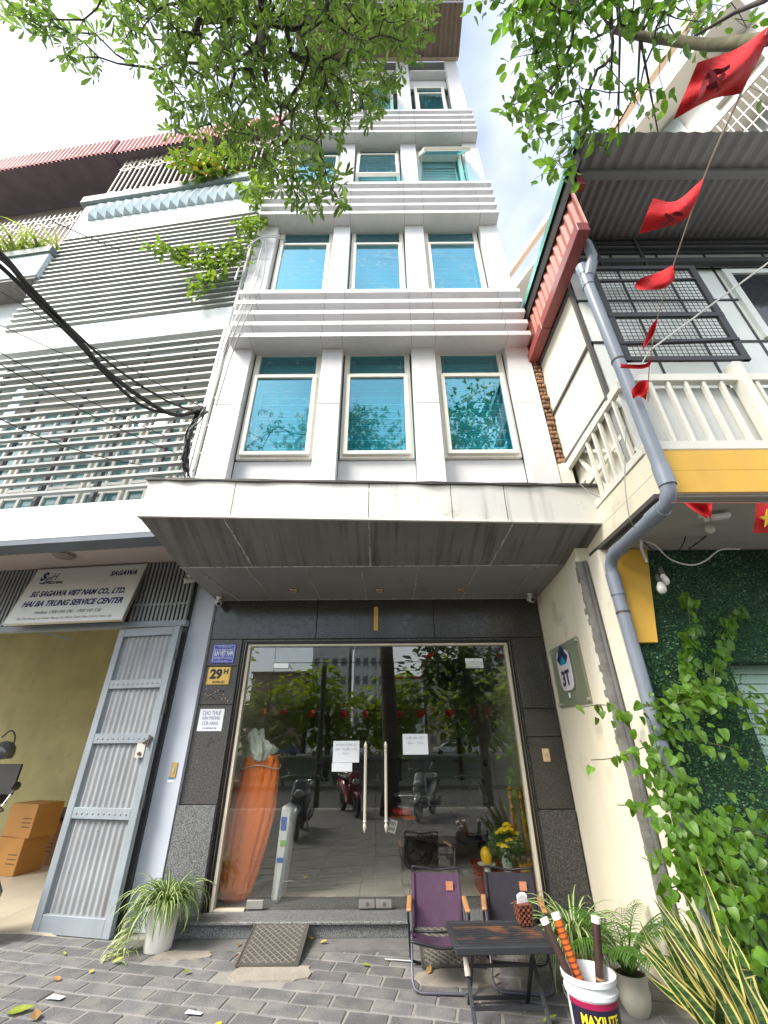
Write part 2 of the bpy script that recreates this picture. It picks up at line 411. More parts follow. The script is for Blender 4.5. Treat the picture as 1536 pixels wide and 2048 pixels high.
# scuffs and drill holes on the left pillar
mb = MB()
for k in range(16):
    x = random.uniform(-2.2, -1.9); z = random.choice([2.14, 2.08, 1.63, 1.58]) + random.uniform(-.03, .03)
    mb.box(x, x + .022, -.004, .001, z, z + .008)
mb.build('drill_hole', M('hole_dark', (0.01, 0.01, 0.01), 0.9), B)
mb = MB()
for k in range(9):
    x, z = random.uniform(-2.2, -1.9), random.uniform(2.02, 2.18)
    mb.lathe([(.008, -.004), (.006, -.006)], (x, 0, z), 8, axis='y')
mb.build('wall_plug', M('plug_tan', (0.5, 0.33, 0.18), 0.7), B)
# door frame
MB().box(-1.82, -1.775, .035, .15, .11, 2.745).box(1.575, 1.62, .035, .15, .11, 2.745).box(-1.775, 1.575, .035, .15, 2.715, 2.745).build('bronze_frame', bronze, B, bevel=0.004)
for a_ in (-1.80, 1.595): MB().box(a_, a_ + .006, .026, .036, .11, 2.73).build('bronze_bead', M('bronze_light', (.25, .22, .18), .3, metal=.6), B)
MB().box(-1.775, -1.738, .05, .13, .12, 2.715).box(1.538, 1.575, .05, .13, .12, 2.715).box(-1.738, 1.538, .05, .13, 2.688, 2.715).build('cream_door_frame', cream_frame, B, bevel=0.003)
MB().box(-1.738, -1.43, .06, .12, .122, .142).build('frame_sill', cream_frame, B, bevel=0.002)
GY = .09
def pane(name, x0, x1, z0, z1, y=GY, th=.012):
    return MB().box(x0 + .002, x1 - .002, y, y + th, z0 + .002, z1 - .002).build(name, door_glass, B)
pane('glass_side_panel', -1.738, -1.42, .142, 2.688)
pane('glass_side_panel', 1.24, 1.538, .13, 2.688)
pane('glass_transom', -1.42, 1.24, 2.492, 2.688)
for x0, x1, hx in ((-1.42, -.12, -.235), (-.12, 1.24, -.005)):
    d = pane('glass_door', x0, x1, .135, 2.488)
    h = MB().tube([(hx, GY - .07, .86), (hx, GY - .07, 1.5)], .016, 12)
    h.lathe([(.016, .86), (.02, .85), (.012, .835), (.02, .815), (.017, .79), (.004, .755)], (hx, GY - .07, 0), 12)
    h.lathe([(.004, 1.605), (.017, 1.575), (.02, 1.55), (.012, 1.525), (.02, 1.51), (.016, 1.5)], (hx, GY - .07, 0), 12)
    for z in (.93, 1.43): h.tube([(hx, GY - .07, z), (hx, GY + .002, z)], .008, 8)
    h.build('pull_handle', handle_m, d, smooth=True)
    for a_, b_ in (((-1.418, -1.25), (-.285, -.126)) if x0 < -1 else ((-.114, .045), (1.08, 1.236))): MB().box(a_, b_, GY - .016, GY + .028, .136, .205).build('patch_fitting', steel, d, bevel=0.004)
    lk = MB()
    for lx in ((-.2,) if x0 < -1 else (-.03,)): lk.lathe([(.018, -.02), (.018, -.028), (.006, -.03)], (lx, GY, .17), 12, axis='y')
    lk.build('lock', M('lock_cyl', (.3, .29, .27), .3, metal=.8), d)
    MB().box(x0 + (.002 if x0 < -1 else 1.16), x0 + (.19 if x0 < -1 else 1.34), GY - .016, GY + .028, 2.42, 2.486).build('top_patch_fitting', steel, d, bevel=0.003)
# step
MB().box(XL, XR, -.20, .03, 0, .10).build('step', granite_g, B, bevel=0.006)
MB().box(XL - .0, XR + .02, -.235, -.0, .10, .128).build('step_tread', granite_g, B, bevel=0.008)
MB().box(-1.85, 1.65, .0, .5, .05, .124).build('threshold', granite_g, B)

# room behind the glass
mb = MB()
mb.box(-2.1, -2.0, .36, 7.5, .0, 3.5).box(1.95, 2.05, .36, 7.5, .0, 3.5).box(-2.1, 2.05, 7.5, 7.6, 0, 3.5)
mb.build('room_wall', wall_dk, B)
MB().box(-2.0, 1.95, .36, 7.5, 3.2, 3.3).build('room_ceiling', inside_w, B)
fl = MB()
FLOORT = []
for i in range(7):
    for j in range(8):
        x0 = -2.0 + i * .5642; y0 = .5 + j * .6
        MB().box(x0 + .002, x0 + .562, y0 + .002, y0 + .598, .09, .126).build('floor_tile', room_floor, B)
MB().box(-2, 1.95, 5.3, 7.5, .09, .12).build('room_floor', room_floor, B)
MB().box(-1.2, 1.0, 6.9, 7.49, .12, 1.2).build('counter', M('counter_dark', (.08, .06, .05), .5), B, bevel=.01)

# canopy ------------------------------------------------------------
SH = -0.0258                                         # it sags a little to the right
def cz(x, z): return z + SH * x
YF = -1.75; YM = -1.05
cx0, cx1 = -2.52, 2.31
fj = [cx0, -1.58, -.16, .70, 1.26, cx1]
for a, b in zip(fj[:-1], fj[1:]):
    g = .004
    MB().hexa([(a + g, YF, cz(a, 3.59)), (b - g, YF, cz(b, 3.59)), (b - g, YF + .02, cz(b, 3.59)), (a + g, YF + .02, cz(a, 3.59))],
              [(a + g, YF - .012, cz(a, 4.005)), (b - g, YF - .012, cz(b, 4.005)), (b - g, YF + .02, cz(b, 4.005)), (a + g, YF + .02, cz(a, 4.005))]).build('fascia_panel', fascia_m, B, bevel=.003)
mb = MB(); n = 24                                     # bent dark flashing on the top edge
for i in range(n):
    a = cx0 - .02 + (cx1 - cx0 + .04) * i / n; b = cx0 - .02 + (cx1 - cx0 + .04) * (i + 1) / n
    da, db = random.Random(i).uniform(-.008, .014), random.Random(i + 1).uniform(-.008, .014)
    mb.hexa([(a, YF - .035 - da, cz(a, 4.0) - da), (b, YF - .035 - db, cz(b, 4.0) - db), (b, YF + .1, cz(b, 4.012)), (a, YF + .1, cz(a, 4.012))],
            [(a, YF - .035 - da, cz(a, 4.022)), (b, YF - .035 - db, cz(b, 4.022)), (b, YF + .1, cz(b, 4.035)), (a, YF + .1, cz(a, 4.035))])
mb.build('top_flashing', dark_flash, B)
MB().hexa([(cx0 - .01, YF - .02, cz(cx0, 3.565)), (cx1 + .01, YF - .02, cz(cx1, 3.565)), (cx1 + .01, YF + .05, cz(cx1, 3.565)), (cx0 - .01, YF + .05, cz(cx0, 3.565))],
          [(cx0 - .01, YF - .02, cz(cx0, 3.588)), (cx1 + .01, YF - .02, cz(cx1, 3.588)), (cx1 + .01, YF + .05, cz(cx1, 3.588)), (cx0 - .01, YF + .05, cz(cx0, 3.588))]).build('drip_edge', fascia_m, B)
MB().box(cx0 + .02, cx1 - .02, YF + .1, -1.16, 3.95, 3.985).build('canopy_top', dark_flash, B)
sj = [(cx0, -2.33), (-1.64, -1.50), (-.16, -.16), (1.30, 1.20), (cx1, 2.12)]   # (x at the drip edge, x at the fold)
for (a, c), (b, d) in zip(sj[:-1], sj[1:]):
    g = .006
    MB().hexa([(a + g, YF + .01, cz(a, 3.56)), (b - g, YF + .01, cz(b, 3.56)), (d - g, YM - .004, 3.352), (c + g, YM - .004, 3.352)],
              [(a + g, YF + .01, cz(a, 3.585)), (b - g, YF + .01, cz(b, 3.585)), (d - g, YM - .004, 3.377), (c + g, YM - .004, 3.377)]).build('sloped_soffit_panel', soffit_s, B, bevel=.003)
def wig(p, q, n, amp, seed):
    r = random.Random(seed); p, q = Vector(p), Vector(q)
    return [p.lerp(q, i / n) + Vector((r.uniform(-amp, amp), r.uniform(-amp, amp) * .3, 0)) for i in range(n + 1)]
mb = MB()
for k, (a, c) in enumerate(sj[1:-1]): mb.tube(wig((a, YF + .02, cz(a, 3.558)), (c, YM, 3.35), 14, .006, k), [random.uniform(.004, .012) for _ in range(15)], 6)
ff = [(-2.33, -2.28), (-2.16, -1.97), (-1.58, -1.50), (-.90, -.87), (-.275, -.25), (.385, .38), (1.07, 1.03), (1.75, 1.67), (2.12, 2.05)]
for k, (a, c) in enumerate(ff[1:-1]): mb.tube(wig((a, YM, 3.347), (c, 0, 3.281), 10, .004, 40 + k), [random.uniform(.003, .008) for _ in range(11)], 6)
mb.tube(wig((-2.33, YM, 3.348), (2.12, YM, 3.348), 40, .004, 77), .006, 5)
mb.tube(wig((-2.28, -.004, 3.285), (2.04, -.004, 3.285), 40, .003, 78), .006, 5)
mb.build('sealant_bead', sealant, B)
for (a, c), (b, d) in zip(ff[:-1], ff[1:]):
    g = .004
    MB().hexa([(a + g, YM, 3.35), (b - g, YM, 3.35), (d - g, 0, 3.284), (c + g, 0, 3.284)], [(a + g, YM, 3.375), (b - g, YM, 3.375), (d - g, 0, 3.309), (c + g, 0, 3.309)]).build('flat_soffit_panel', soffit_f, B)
gold = M('brass_ring', (0.45, 0.30, 0.12), 0.3, metal=0.8)
for px, py in ((587, 1181), (759, 1181), (923, 1180)):
    p = at(px, py, Z=3.30)
    d = MB().lathe([(.045, .004), (.052, -.008), (.06, -.008), (.064, .002)], (p.x, p.y, 3.298), 20).build('downlight', gold, B, smooth=True)
    MB().lathe([(.03, -.012), (.043, -.002)], (p.x, p.y, 3.298), 14).build('lamp_glass', M('lamp_dull', (.35, .33, .3), .2), d)

# upper storeys ---------------------------------------------------------
YP, YW = -1.4, -1.22
zf = lambda z: 1.6 + (z - 1.6) * .984
PIL = [(-2.23, -1.87), (-.87, -.575), (.40, .735), (1.74, 2.07)]
bays = [(-1.87, -.87), (-.575, .40), (.735, 1.74)]
MB().box(-2.2, 2.05, -1.10, 14, 3.4, 18.1).build('upper_wall', M('side_render', (.62, .62, .60), .8, var=.08), B)
rows = [(4.74, 6.70), (8.02, 10.04), (11.42, 13.46), (14.75, 16.95)]     # window frames
bands = [(6.545, .243), (9.765, .262), (13.05, .272)]
rows = [(zf(a), zf(b)) for a, b in rows]
brk = [4.0, 5.49, 6.62, 8.75, 9.86, 12.1, 13.15, 15.7, 18.1]
for k, (x0, x1) in enumerate(PIL):
    for z0, z1 in zip(brk[:-1], brk[1:]):
        MB().box(x0 + .002, x1 - .002, YP, YW - .03, z0 + .003, z1 - .003).build('pilaster_panel', panel, B, bevel=.003)
    MB().box(x0 + .01, x1 - .01, YP + .01, YW + .04, 3.98, 18.08).build('pilaster_core', panel_back, B)
sp = [(3.98, 4.735), (6.71, 8.01), (10.05, 11.41), (13.47, 14.74), (16.96, 18.39)]
sp = [(zf(a), zf(b)) for a, b in sp]; sp[0] = (3.9, sp[0][1])
for x0, x1 in bays:
    for z0, z1 in sp:
        MB().box(x0 + .002, x1 - .002, YW - .015, YW + .04, z0 + .003, z1 - .003).build('spandrel_panel', panel, B, bevel=.002)
for zb, dz in bands:
    for k in range(5):
        z = zb + dz * k
        s_ = MB().box(-2.17 - .0 * k, 2.065, -1.6, YW - .02 if k == 0 else -1.36, z, z + .09).build('louvre_slat', slat_white, B, bevel=.004)
    mbj = MB()
    for k in range(5):
        z = zb + dz * k
        for x in (-1.87, -.87, -.575, .40, .735, 1.74): mbj.box(x - .003, x + .003, -1.603, -1.42, z - .002, z + .0925)
    mbj.build('slat_joint', M('joint_grey', (.30, .30, .30), .7), B, kind='stuff')
    MB().box(-2.15, 2.05, -1.34, YW - .015, zb + .1, zb + dz * 4 + .05).build('band_back_panel', panel, B)
# thin hood over the top windows
for x0, x1 in bays: MB().box(x0 + .06, x1 - .02, -1.42, YW - .01, 17.3, 17.36).build('window_hood', slat_white, B, bevel=.004)

def window(x0, x1, z0, z1, fw=.075, tr=None, opening=None, bars=True):
    """frame with a fixed light over a top-hung sash; grille bars and a blind behind the tinted panes"""
    y = YW - .06; tr = tr if tr else z1 - .46
    f = MB()
    f.box(x0, x0 + fw, y, y + .09, z0, z1).box(x1 - fw, x1, y, y + .09, z0, z1).box(x0 + fw, x1 - fw, y, y + .09, z1 - fw, z1).box(x0 + fw, x1 - fw, y, y + .09, z0, z0 + fw)
    f.box(x0 + fw, x1 - fw, y - .006, y + .09, tr - .03, tr + .045)
    wdw = f.build('window', win_frame, B, bevel=.006)
    MB().box(x0 + fw, x1 - fw, y + .03, y + .036, tr + .045, z1 - fw).build('top_pane', teal_glass, wdw)
    hx0, hx1, hz0, hz1 = x0 + fw * .55, x1 - fw * .55, z0 + fw * .5, tr - .01
    sfw = .055
    sb = MB(); L = hz1 - hz0
    sb.box(hx0, hx0 + sfw, -.03, .03, -L, 0).box(hx1 - sfw, hx1, -.03, .03, -L, 0).box(hx0 + sfw, hx1 - sfw, -.03, .03, -sfw, 0).box(hx0 + sfw, hx1 - sfw, -.03, .03, -L, -L + sfw)
    yy = y - .012 + (0 if not opening else -.02)
    rot = (R(-opening) if opening else 0, 0, 0)
    sash = sb.build('sash', win_frame, wdw, bevel=.005, loc=(0, yy, hz1), rot=rot)
    pb = MB().box(hx0 + sfw, hx1 - sfw, -.003, .003, -L + sfw, -sfw)
    # the pane shares the sash transform (third level is the deepest: parent it to the window)
    pb.build('pane', teal_glass, wdw, loc=(0, yy, hz1), rot=rot)
    if opening:
        a = R(opening); st = MB()
        for hx in (hx0 + .01, hx1 - .01):
            e = Vector((hx, yy - math.sin(a) * L * .55, hz1 - math.cos(a) * L * .55)); st.bar((hx, y + .02, hz1 - L * .85), e, .012)
        st.build('stay_arm', steel, wdw)
    if bars:
        g = MB(); yb = y + .12; nb = max(6, int((hz1 - hz0) / .135))
        for i in range(nb + 1):
            z = z0 + fw + .04 + (tr - z0 - fw - .1) * i / nb; g.box(x0 + .1, x1 - .1, yb, yb + .014, z, z + .014)
        for z in (tr + .12, tr + .27): g.box(x0 + .1, x1 - .1, yb, yb + .012, z, z + .012)
        for x in (x0 + .12, x1 - .134): g.box(x, x + .014, yb + .002, yb + .016, z0 + fw, z1 - fw)
        g.build('security_grille', white_bar, wdw)
    bl = MB(); zb_ = z0 + fw; k = 0
    while zb_ < z1 - fw:
        bl.hexa([(x0 + .03, y + .26, zb_), (x1 - .03, y + .26, zb_), (x1 - .03, y + .268, zb_), (x0 + .03, y + .268, zb_)],
                [(x0 + .03, y + .205, zb_ + .092), (x1 - .03, y + .205, zb_ + .092), (x1 - .03, y + .211, zb_ + .092), (x0 + .03, y + .211, zb_ + .092)]); zb_ += .10
    bl.build('blind', blind_m, wdw)
    return wdw
# pocket in the wall behind the windows so that blinds sit inside it
for o in [o for o in B.children if o.name.startswith('upper_wall')]:
    o.data.clear_geometry(); mb = MB()
    mb.box(-2.2, 2.05, -.78, 14, 3.4, 18.1)
    for a, b in ((-2.2, -1.88), (-.86, -.585), (.41, .725), (1.75, 2.05)): mb.box(a, b, -1.11, -.78, 3.4, 18.1)
    for a, b in bays:
        for z0, z1 in sp: mb.box(a - .0, b + .0, -1.11, -.78, z0, z1)
    o.data.from_pydata(mb.v, [], mb.f); o.data.update()
for fl_, (z0, z1) in enumerate(rows):
    for k, (x0, x1) in enumerate(bays):
        a, b = (x0 + .02, x1 - .02)
        op = None
        if fl_ == 2 and k == 2: op = 24
        if fl_ == 2 and k == 1: op = 9
        if fl_ == 3 and k == 1: op = 22
        if fl_ == 3: a, b = x0 + .12, x1 - .1
        window(a, b, z0, z1, tr=z1 - (.52 if fl_ else .50), opening=op)
# rusty top eave sheet
eave = M('eave_brown', (0.20, 0.15, 0.115), 0.6, metal=.1, var=.2, scale=3, streak=.5, sscale=(5, .5, .5))
mb = MB(); mb.corr((-2.3, -1.45, 18.16), (4.45, 0, 0), (0, -.95, .22), 34, .014, (0, 0, 1)); mb.build('roof_eave', eave, B)
mb = MB(); mb.corr((-2.3, -2.41, 18.375), (4.45, 0, 0), (0, -.32, -.02), 34, .014, (0, 0, 1)); mb.build('eave_edge_sheet', M('eave_lit_pale', (.5, .46, .40), .6, var=.15), B)  # paler than the eave: light on the front edge put into its colour
MB().box(-2.3, 2.12, -1.47, -1.40, 18.09, 18.14).build('eave_batten', M('batten', (.45, .35, .28), .7), B)
MB().box(-2.2, 2.05, -1.38, 14, 18.1, 18.12).build('roof', M('roof_top', (.3, .3, .3), .8), B)

# ------------------------------------------------------------------ left townhouse (its front is turned 7 degrees)
TH = -math.atan(.12)
LOC = Vector((-2.3, -1.342, 0))
T = thing('townhouse', 'white townhouse with grey louvre screens and a red corrugated roof, left of the narrow building', 'building', LOC, TH)
LU = Vector((math.cos(TH), math.sin(TH), 0)); LV = Vector((-math.sin(TH), math.cos(TH), 0))
def atL(px, py, v=0.0):
    d = Vector(ray(px, py)); c = Vector(CAM); p = c + d * ((LOC + LV * v - c).dot(LV) / d.dot(LV)); q = p - LOC
    return Vector((q.dot(LU), v, p.z))
def toW(u, v, z): return LOC + LU * u + LV * v + Vector((0, 0, z))
wl = M('render_white', (0.70, 0.72, 0.73), 0.75, var=.05, scale=1.5, streak=.3, scol=(.42, .38, .32), sscale=(6, 6, .4), sth=(.55, .8), spot=.2, spcol=(.45, .38, .3), spscale=4, bump=.15, bscale=30)
wl2 = M('render_pale_blue', (0.60, 0.68, 0.71), 0.7, var=.05, scale=1.5, streak=.25, scol=(.35, .38, .38), sscale=(6, 6, .4))
grey_edge = M('slab_edge_grey', (0.13, 0.15, 0.18), .7, var=.15)
ceil_m = M('porch_ceiling', (0.50, 0.42, 0.38), .8, var=.08, spot=.2, spcol=(.3, .25, .2), spscale=3)
lv_m = M('louvre_grey', (0.33, 0.345, 0.335), 0.5, var=.16, scale=2, orand=.12, spot=.35, spcol=(.26, .17, .09), spscale=4, spth=(.62, .74))
post_m = M('post_dark', (0.10, 0.105, 0.11), .5)
UW = -4.08                                             # left edge of this house
MB().box(UW - 4.5, 0, 0, .22, 3.68, 4.13).build('slab_fascia', wl, T, bevel=.006)
MB().box(UW - 4.5, 0, .004, .26, 3.62, 3.678).build('slab_drip', grey_edge, T)
MB().box(UW - 4.5, -.02, .26, 1.6, 3.83, 3.9).build('porch_ceiling', ceil_m, T)
MB().box(UW - 4.5, 0, .22, 1.6, 3.9, 4.1).build('slab', wl, T)
MB().box(UW, 0, 0, .2, 7.08, 7.60).build('mid_fascia', wl, T, bevel=.006)
MB().box(UW, -.0, .2, 2, 7.15, 7.5).build('mid_slab', wl, T)
MB().box(UW, 0, 0, .2, 10.46, 11.72).build('parapet', wl2, T, bevel=.006)
MB().box(UW - .12, .03, -.07, .22, 11.72, 11.98).build('coping', M('coping_green_grey', (.20, .25, .24), .6, var=.15), T, bevel=.02)
MB().box(UW, -.0, .2, 2, 10.5, 10.9).build('top_slab', wl, T)
# parapet relief: a row of little hipped blocks
npy = 18
for i in range(npy):
    a = -3.80 + (3.8 - .25) * i / npy; b = a + 3.55 / npy
    z0, z1, m_ = 11.03, 11.66, (a + b) / 2
    MB().add([(a, -.003, z0), (b, -.003, z0), (b, -.003, z1), (a, -.003, z1), (m_, -.13, z0 + .05), (m_, -.05, z1 - .05)], [(0, 1, 4), (1, 2, 5, 4), (2, 3, 5), (3, 0, 4, 5)]).build('relief_block', wl2, T)
# louvre screens
def screen(zs, u0, u1):
    for z in zs:
        e, g, ua = random.uniform(-.010, .010), random.uniform(-.010, .010), u0 - random.uniform(0, .08)
        MB().hexa([(ua, -.005 + e * .5, z + e), (u1, -.005 + g * .5, z + g), (u1, .055, z + g), (ua, .055, z + e)], [(ua, -.005 + e * .5, z + e + .034), (u1, -.005 + g * .5, z + g + .034), (u1, .055, z + g + .034), (ua, .055, z + e + .034)]).build('louvre_slat', lv_m, T)
    for u in np.arange(u0 + .35, u1, .78): MB().box(u, u + .05, .104, .16, zs[0] - .1, zs[-1] + .1).build('screen_post', post_m, T)
screen([4.31 + .1525 * i for i in range(18)], UW, -.10)
screen([7.69 + .136 * i for i in range(21)], UW, -.05)
MB().box(-.10, -.06, -.01, .03, 4.1, 7.1).box(-.05, -.01, .0, .03, 4.1, 10.5).build('corner_trim', M('trim_white', (.68, .68, .68), .5), T)
# recessed glazing behind the screens
beige = M('beige_wall', (.46, .42, .36), .8, var=.08)
tglass = M('pale_teal_pane', (0.10, 0.24, 0.24), 0.08, var=.3, scale=1.2, spec=1.0)
lfr = M('left_window_frame', (0.84, 0.82, 0.77), .5, var=.05)
for z0, z1, zt in ((4.13, 6.35, 7.1), (7.6, 9.75, 10.46)):
    MB().box(UW, 0, .72, .8, z0, zt).build('back_wall', beige, T)
    MB().box(UW, 0, .45, .72, zt - .06, zt).build('loggia_ceiling', beige, T)
    nw = 6; ww = (-.12 - (UW + .05)) / nw
    for i in range(nw):
        a = UW + .05 + i * ww + .03; b = a + ww - .06; m_ = (a + b) / 2
        f = MB(); y0, y1 = .62, .70; t = .045
        for u in (a, m_ - t / 2, b - t): f.box(u, u + t, y0, y1, z0 + .05, z1)
        zz = [z0 + .05, z0 + .55, z0 + .68, z0 + .55 + .55, z0 + 1.62, z1 - t]
        for z in zz: f.box(a + t, m_ - t / 2, y0 + .004, y1, z, z + t).box(m_ + t / 2, b - t, y0 + .004, y1, z, z + t)
        wn = f.build('window', lfr, T)
        for za, zb2 in zip(zz[:-1], zz[1:]):
            for ua, ub in ((a + t, m_ - t / 2), (m_ + t / 2, b - t)):
                if zb2 - za > .2: MB().box(ua, ub, y0 + .03, y0 + .04, za + t, zb2).build('pane', tglass, wn)
# roof: red corrugated band over a dark eave, set over the roof-terrace grille
red_m = M('roof_red', (0.56, 0.20, 0.18), 0.5, var=.12, scale=2, streak=.35, scol=(.5, .3, .28), sscale=(5, 5, .4))
dark_eave = M('eave_underside', (0.16, 0.12, 0.155), .7, var=.2)
mb = MB(); mb.corr((-4.3, -.06, 14.04), (4.6, 0, 0), (0, .02, .74), 40, .02, (0, -1, .05)); mb.build('roof_band', red_m, T)
MB().hexa([(-4.3, -.035, 14.05), (.3, -.035, 14.05), (.3, 3, 14.3), (-4.3, 3, 14.3)], [(-4.3, -.03, 14.7), (.3, -.03, 14.7), (.3, 3, 14.9), (-4.3, 3, 14.9)]).build('roof_underside', dark_eave, T)
MB().box(UW, 0, 1.2, 1.4, 10.9, 14.2).build('terrace_wall', M('terrace_wall', (.33, .27, .24), .8, var=.1), T)
gr_m = M('grille_cream', (0.62, 0.58, 0.50), .5, spot=.3, spcol=(.3, .2, .12), spscale=15)
def gbars(u0, u1, z0, z1, v, n, parent, tilt=.12):
    for i in range(n):
        u = u0 + (u1 - u0) * (i + .5) / n
        MB().bar((u, v, z0), (u, v, z1 - .0), .022).add([(u - .011, v - .011, z1), (u + .011, v - .011, z1), (u + .011, v + .011, z1), (u - .011, v + .011, z1), (u, v, z1 + .1)], [(0, 1, 4), (1, 2, 4), (2, 3, 4), (3, 0, 4)]).build('grille_bar', gr_m, parent)
    o = MB()
    for zc in (z0 + .32, z1 - .42):
        for i in range(0, n - 1, 3):
            ua = u0 + (u1 - u0) * (i + .5) / n; ub = u0 + (u1 - u0) * (i + 2.5) / n; uc = (ua + ub) / 2; h = .13
            pts = [(ua, zc), (ua + (ub - ua) * .25, zc + h), (ua + (ub - ua) * .75, zc + h), (ub, zc), (ua + (ub - ua) * .75, zc - h), (ua + (ub - ua) * .25, zc - h)]
            for p, q in zip(pts, pts[1:] + pts[:1]): o.bar((p[0], v - .014, p[1]), (q[0], v - .014, q[1]), .02)
        o.bar((u0, v - .002, zc), (u1, v - .002, zc), .018)
    for z in (z0 + .05, z1 - .1): o.bar((u0, v + .01, z), (u1, v + .01, z), .025)
    o.build('grille_scroll', gr_m, parent)
gbars(-4.0, -.1, 12.0, 14.0, .12, 30, T)

# ground floor of the townhouse
gate_m = M('gate_grey_blue', (0.25, 0.285, 0.31), .5, var=.14, scale=4, orand=.04, streak=.6, scol=(.2, .2, .2), sscale=(5, 5, .5), spot=.4, spcol=(.12, .10, .08), spscale=10, spth=(.64, .74))
gate_p = M('gate_panel_grey', (0.30, 0.31, 0.32), .5, var=.16, scale=2.5, streak=.85, scol=(.16, .15, .14), sscale=(10, 10, .6), sth=(.48, .75), spot=.5, spcol=(.05, .04, .04), spscale=24, spth=(.68, .73))
pil_m = M('pilaster_pale_blue', (0.50, 0.53, 0.60), .6, var=.04, scale=2, streak=.15)
GV = 1.2
MB().box(-.42, -.125, GV + .09, GV + .4, 0, 3.84).build('pilaster', pil_m, T)
MB().box(-.49, -.425, GV + .06, GV + .14, 0, 3.84).build('gate_track', M('track_dark', (.06, .065, .07), .6), T)
MB().box(-8.5, -.41, GV - .02, GV + .06, 2.92, 3.0).build('gate_header', gate_m, T, bevel=.005)
rib = None
for u in np.arange(-1.22, -.42, .058):
    MB().box(u, u + .03, GV - .015, GV + .03, 3.0, 3.84).build('gate_rib', M('gate_rib_grey', (.23, .24, .24), .5, var=.15), T)
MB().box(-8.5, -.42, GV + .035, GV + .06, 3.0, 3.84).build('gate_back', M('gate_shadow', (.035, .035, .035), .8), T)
mb = MB()
for u in np.arange(-1.2, -.44, .058): mb.ball((u + .015, GV - .018, 3.22), .011, n=8, k=5)
mb.bar((-1.22, GV - .012, 3.22), (-.43, GV - .012, 3.22), .012, .03); mb.build('gate_rivet', M('gate_rib_grey', (.23, .24, .24)), T)
for u in np.arange(-5.5, -2.9, .058): MB().box(u, u + .03, GV - .015, GV + .03, 3.0, 3.84).build('gate_rib', M('gate_rib_grey', (.23, .24, .24)), T)
# room
olive = M('room_olive', (0.40, 0.355, 0.16), .8, var=.16, scale=1.6, streak=.25, sscale=(4, 4, .5), spot=.3, spcol=(.26, .22, .12), spscale=4)
MB().box(-8, -.9, 4.6, 4.7, 0, 3.84).build('room_back_wall', olive, T)
MB().box(-.98, -.9, GV + .1, 4.6, 0, 3.84).build('room_side_wall', M('room_ochre', (0.50, 0.38, 0.14), .8, var=.08, scale=1.2), T)
MB().box(-8, -.98, GV + .1, 4.6, 3.80, 3.83).build('room_ceiling', M('room_ceil', (.6, .58, .5), .8), T)
tile_m = M('beige_floor_tile', (0.58, 0.52, 0.41), .35, var=.06, scale=2, orand=.05)
for i in range(8):
    for j in range(8):
        u = -1.0 - .45 * (i + 1); v = GV - .05 + .45 * j
        MB().box(u + .002, u + .448, v + .002, v + .448, -.02, .012).build('floor_tile', tile_m, T)
# light fitting inside
MB().bar(atL(65, 1262, 2.2), atL(150, 1280, 2.0), .04).build('tube_light', M('tube_dull', (.45, .43, .36), .4), T)

# corrugated steel gate leaf, open
LF = thing('gate_leaf', 'grey-blue corrugated steel gate leaf with riveted rails standing open left of the spider plant', 'gate', toW(-1.30, GV, 0), TH - R(4.5))
W_, H_ = .88, 2.90; st = .085
f = MB(); f.box(0, st, -.03, .03, 0.0, H_).box(W_ - st, W_, -.03, .03, 0, H_)
f.build('stile', gate_m, LF, bevel=.004)
rails = [(0, .16), (.86, .98), (1.68, 1.80), (2.24, 2.24), (2.82, 2.90)]
rails = [(0, .14), (.93, 1.03), (1.62, 1.72), (2.20, 2.30), (2.80, 2.90)]
rails = [(0, .14), (.90, 1.00), (1.60, 1.70), (2.80, 2.90)]
for a, b in rails: MB().box(st, W_ - st, -.028, .028, a, b).build('rail', gate_m, LF, bevel=.004)
mid = [(.14, .90), (1.00, 1.60), (1.70, 2.80)]
rr = MB().box(st, W_ - st, -.028, .028, 2.18, 2.28).build('rail', gate_m, LF, bevel=.004)
mid = [(.14, .90), (1.00, 1.60), (1.70, 2.18), (2.28, 2.80)]
for a, b in mid:
    mb = MB(); mb.corr((st, .012, a), (W_ - 2 * st, 0, 0), (0, 0, b - a), 10, .009, (0, 1, 0)); mb.build('corrugated_panel', gate_p, LF)
mb = MB()
for z in (.95, 1.65, 2.23):
    for i in range(10): mb.ball((st + .05 + (W_ - 2 * st - .1) * i / 9, -.03, z), .011, (1, .6, 1), 8, 5)
mb.build('rivet', M('rivet_grey', (.28, .31, .33), .4), LF, smooth='all')
lp = MB().box(W_ - .20, W_ - .09, -.036, -.028, 1.46, 1.60).build('lock_plate', M('lock_plate', (.55, .54, .48), .4, metal=.3), LF, bevel=.003)
MB().lathe([(.016, -.06), (.02, -.045), (.012, -.036)], (W_ - .14, 0, 1.50), 10, axis='y').build('knob', M('rust_knob', (.15, .09, .05), .5, metal=.5), lp)
MB().bar((W_ - .12, -.05, 1.60), (W_ - .02, -.05, 1.66), .018).bar((W_ - .05, -.05, 1.56), (W_ - .05, -.05, 1.68), .014).build('latch', M('rust_latch', (.10, .08, .07), .6, metal=.4), LF)
MB().box(W_ + .001, W_ + .03, -.015, .015, 1.0, 1.12).box(W_ + .001, W_ + .03, -.015, .015, 1.9, 2.02).box(W_ + .001, W_ + .03, -.015, .015, 2.5, 2.62).build('hinge', M('hinge_dark', (.05, .05, .05), .6), LF)
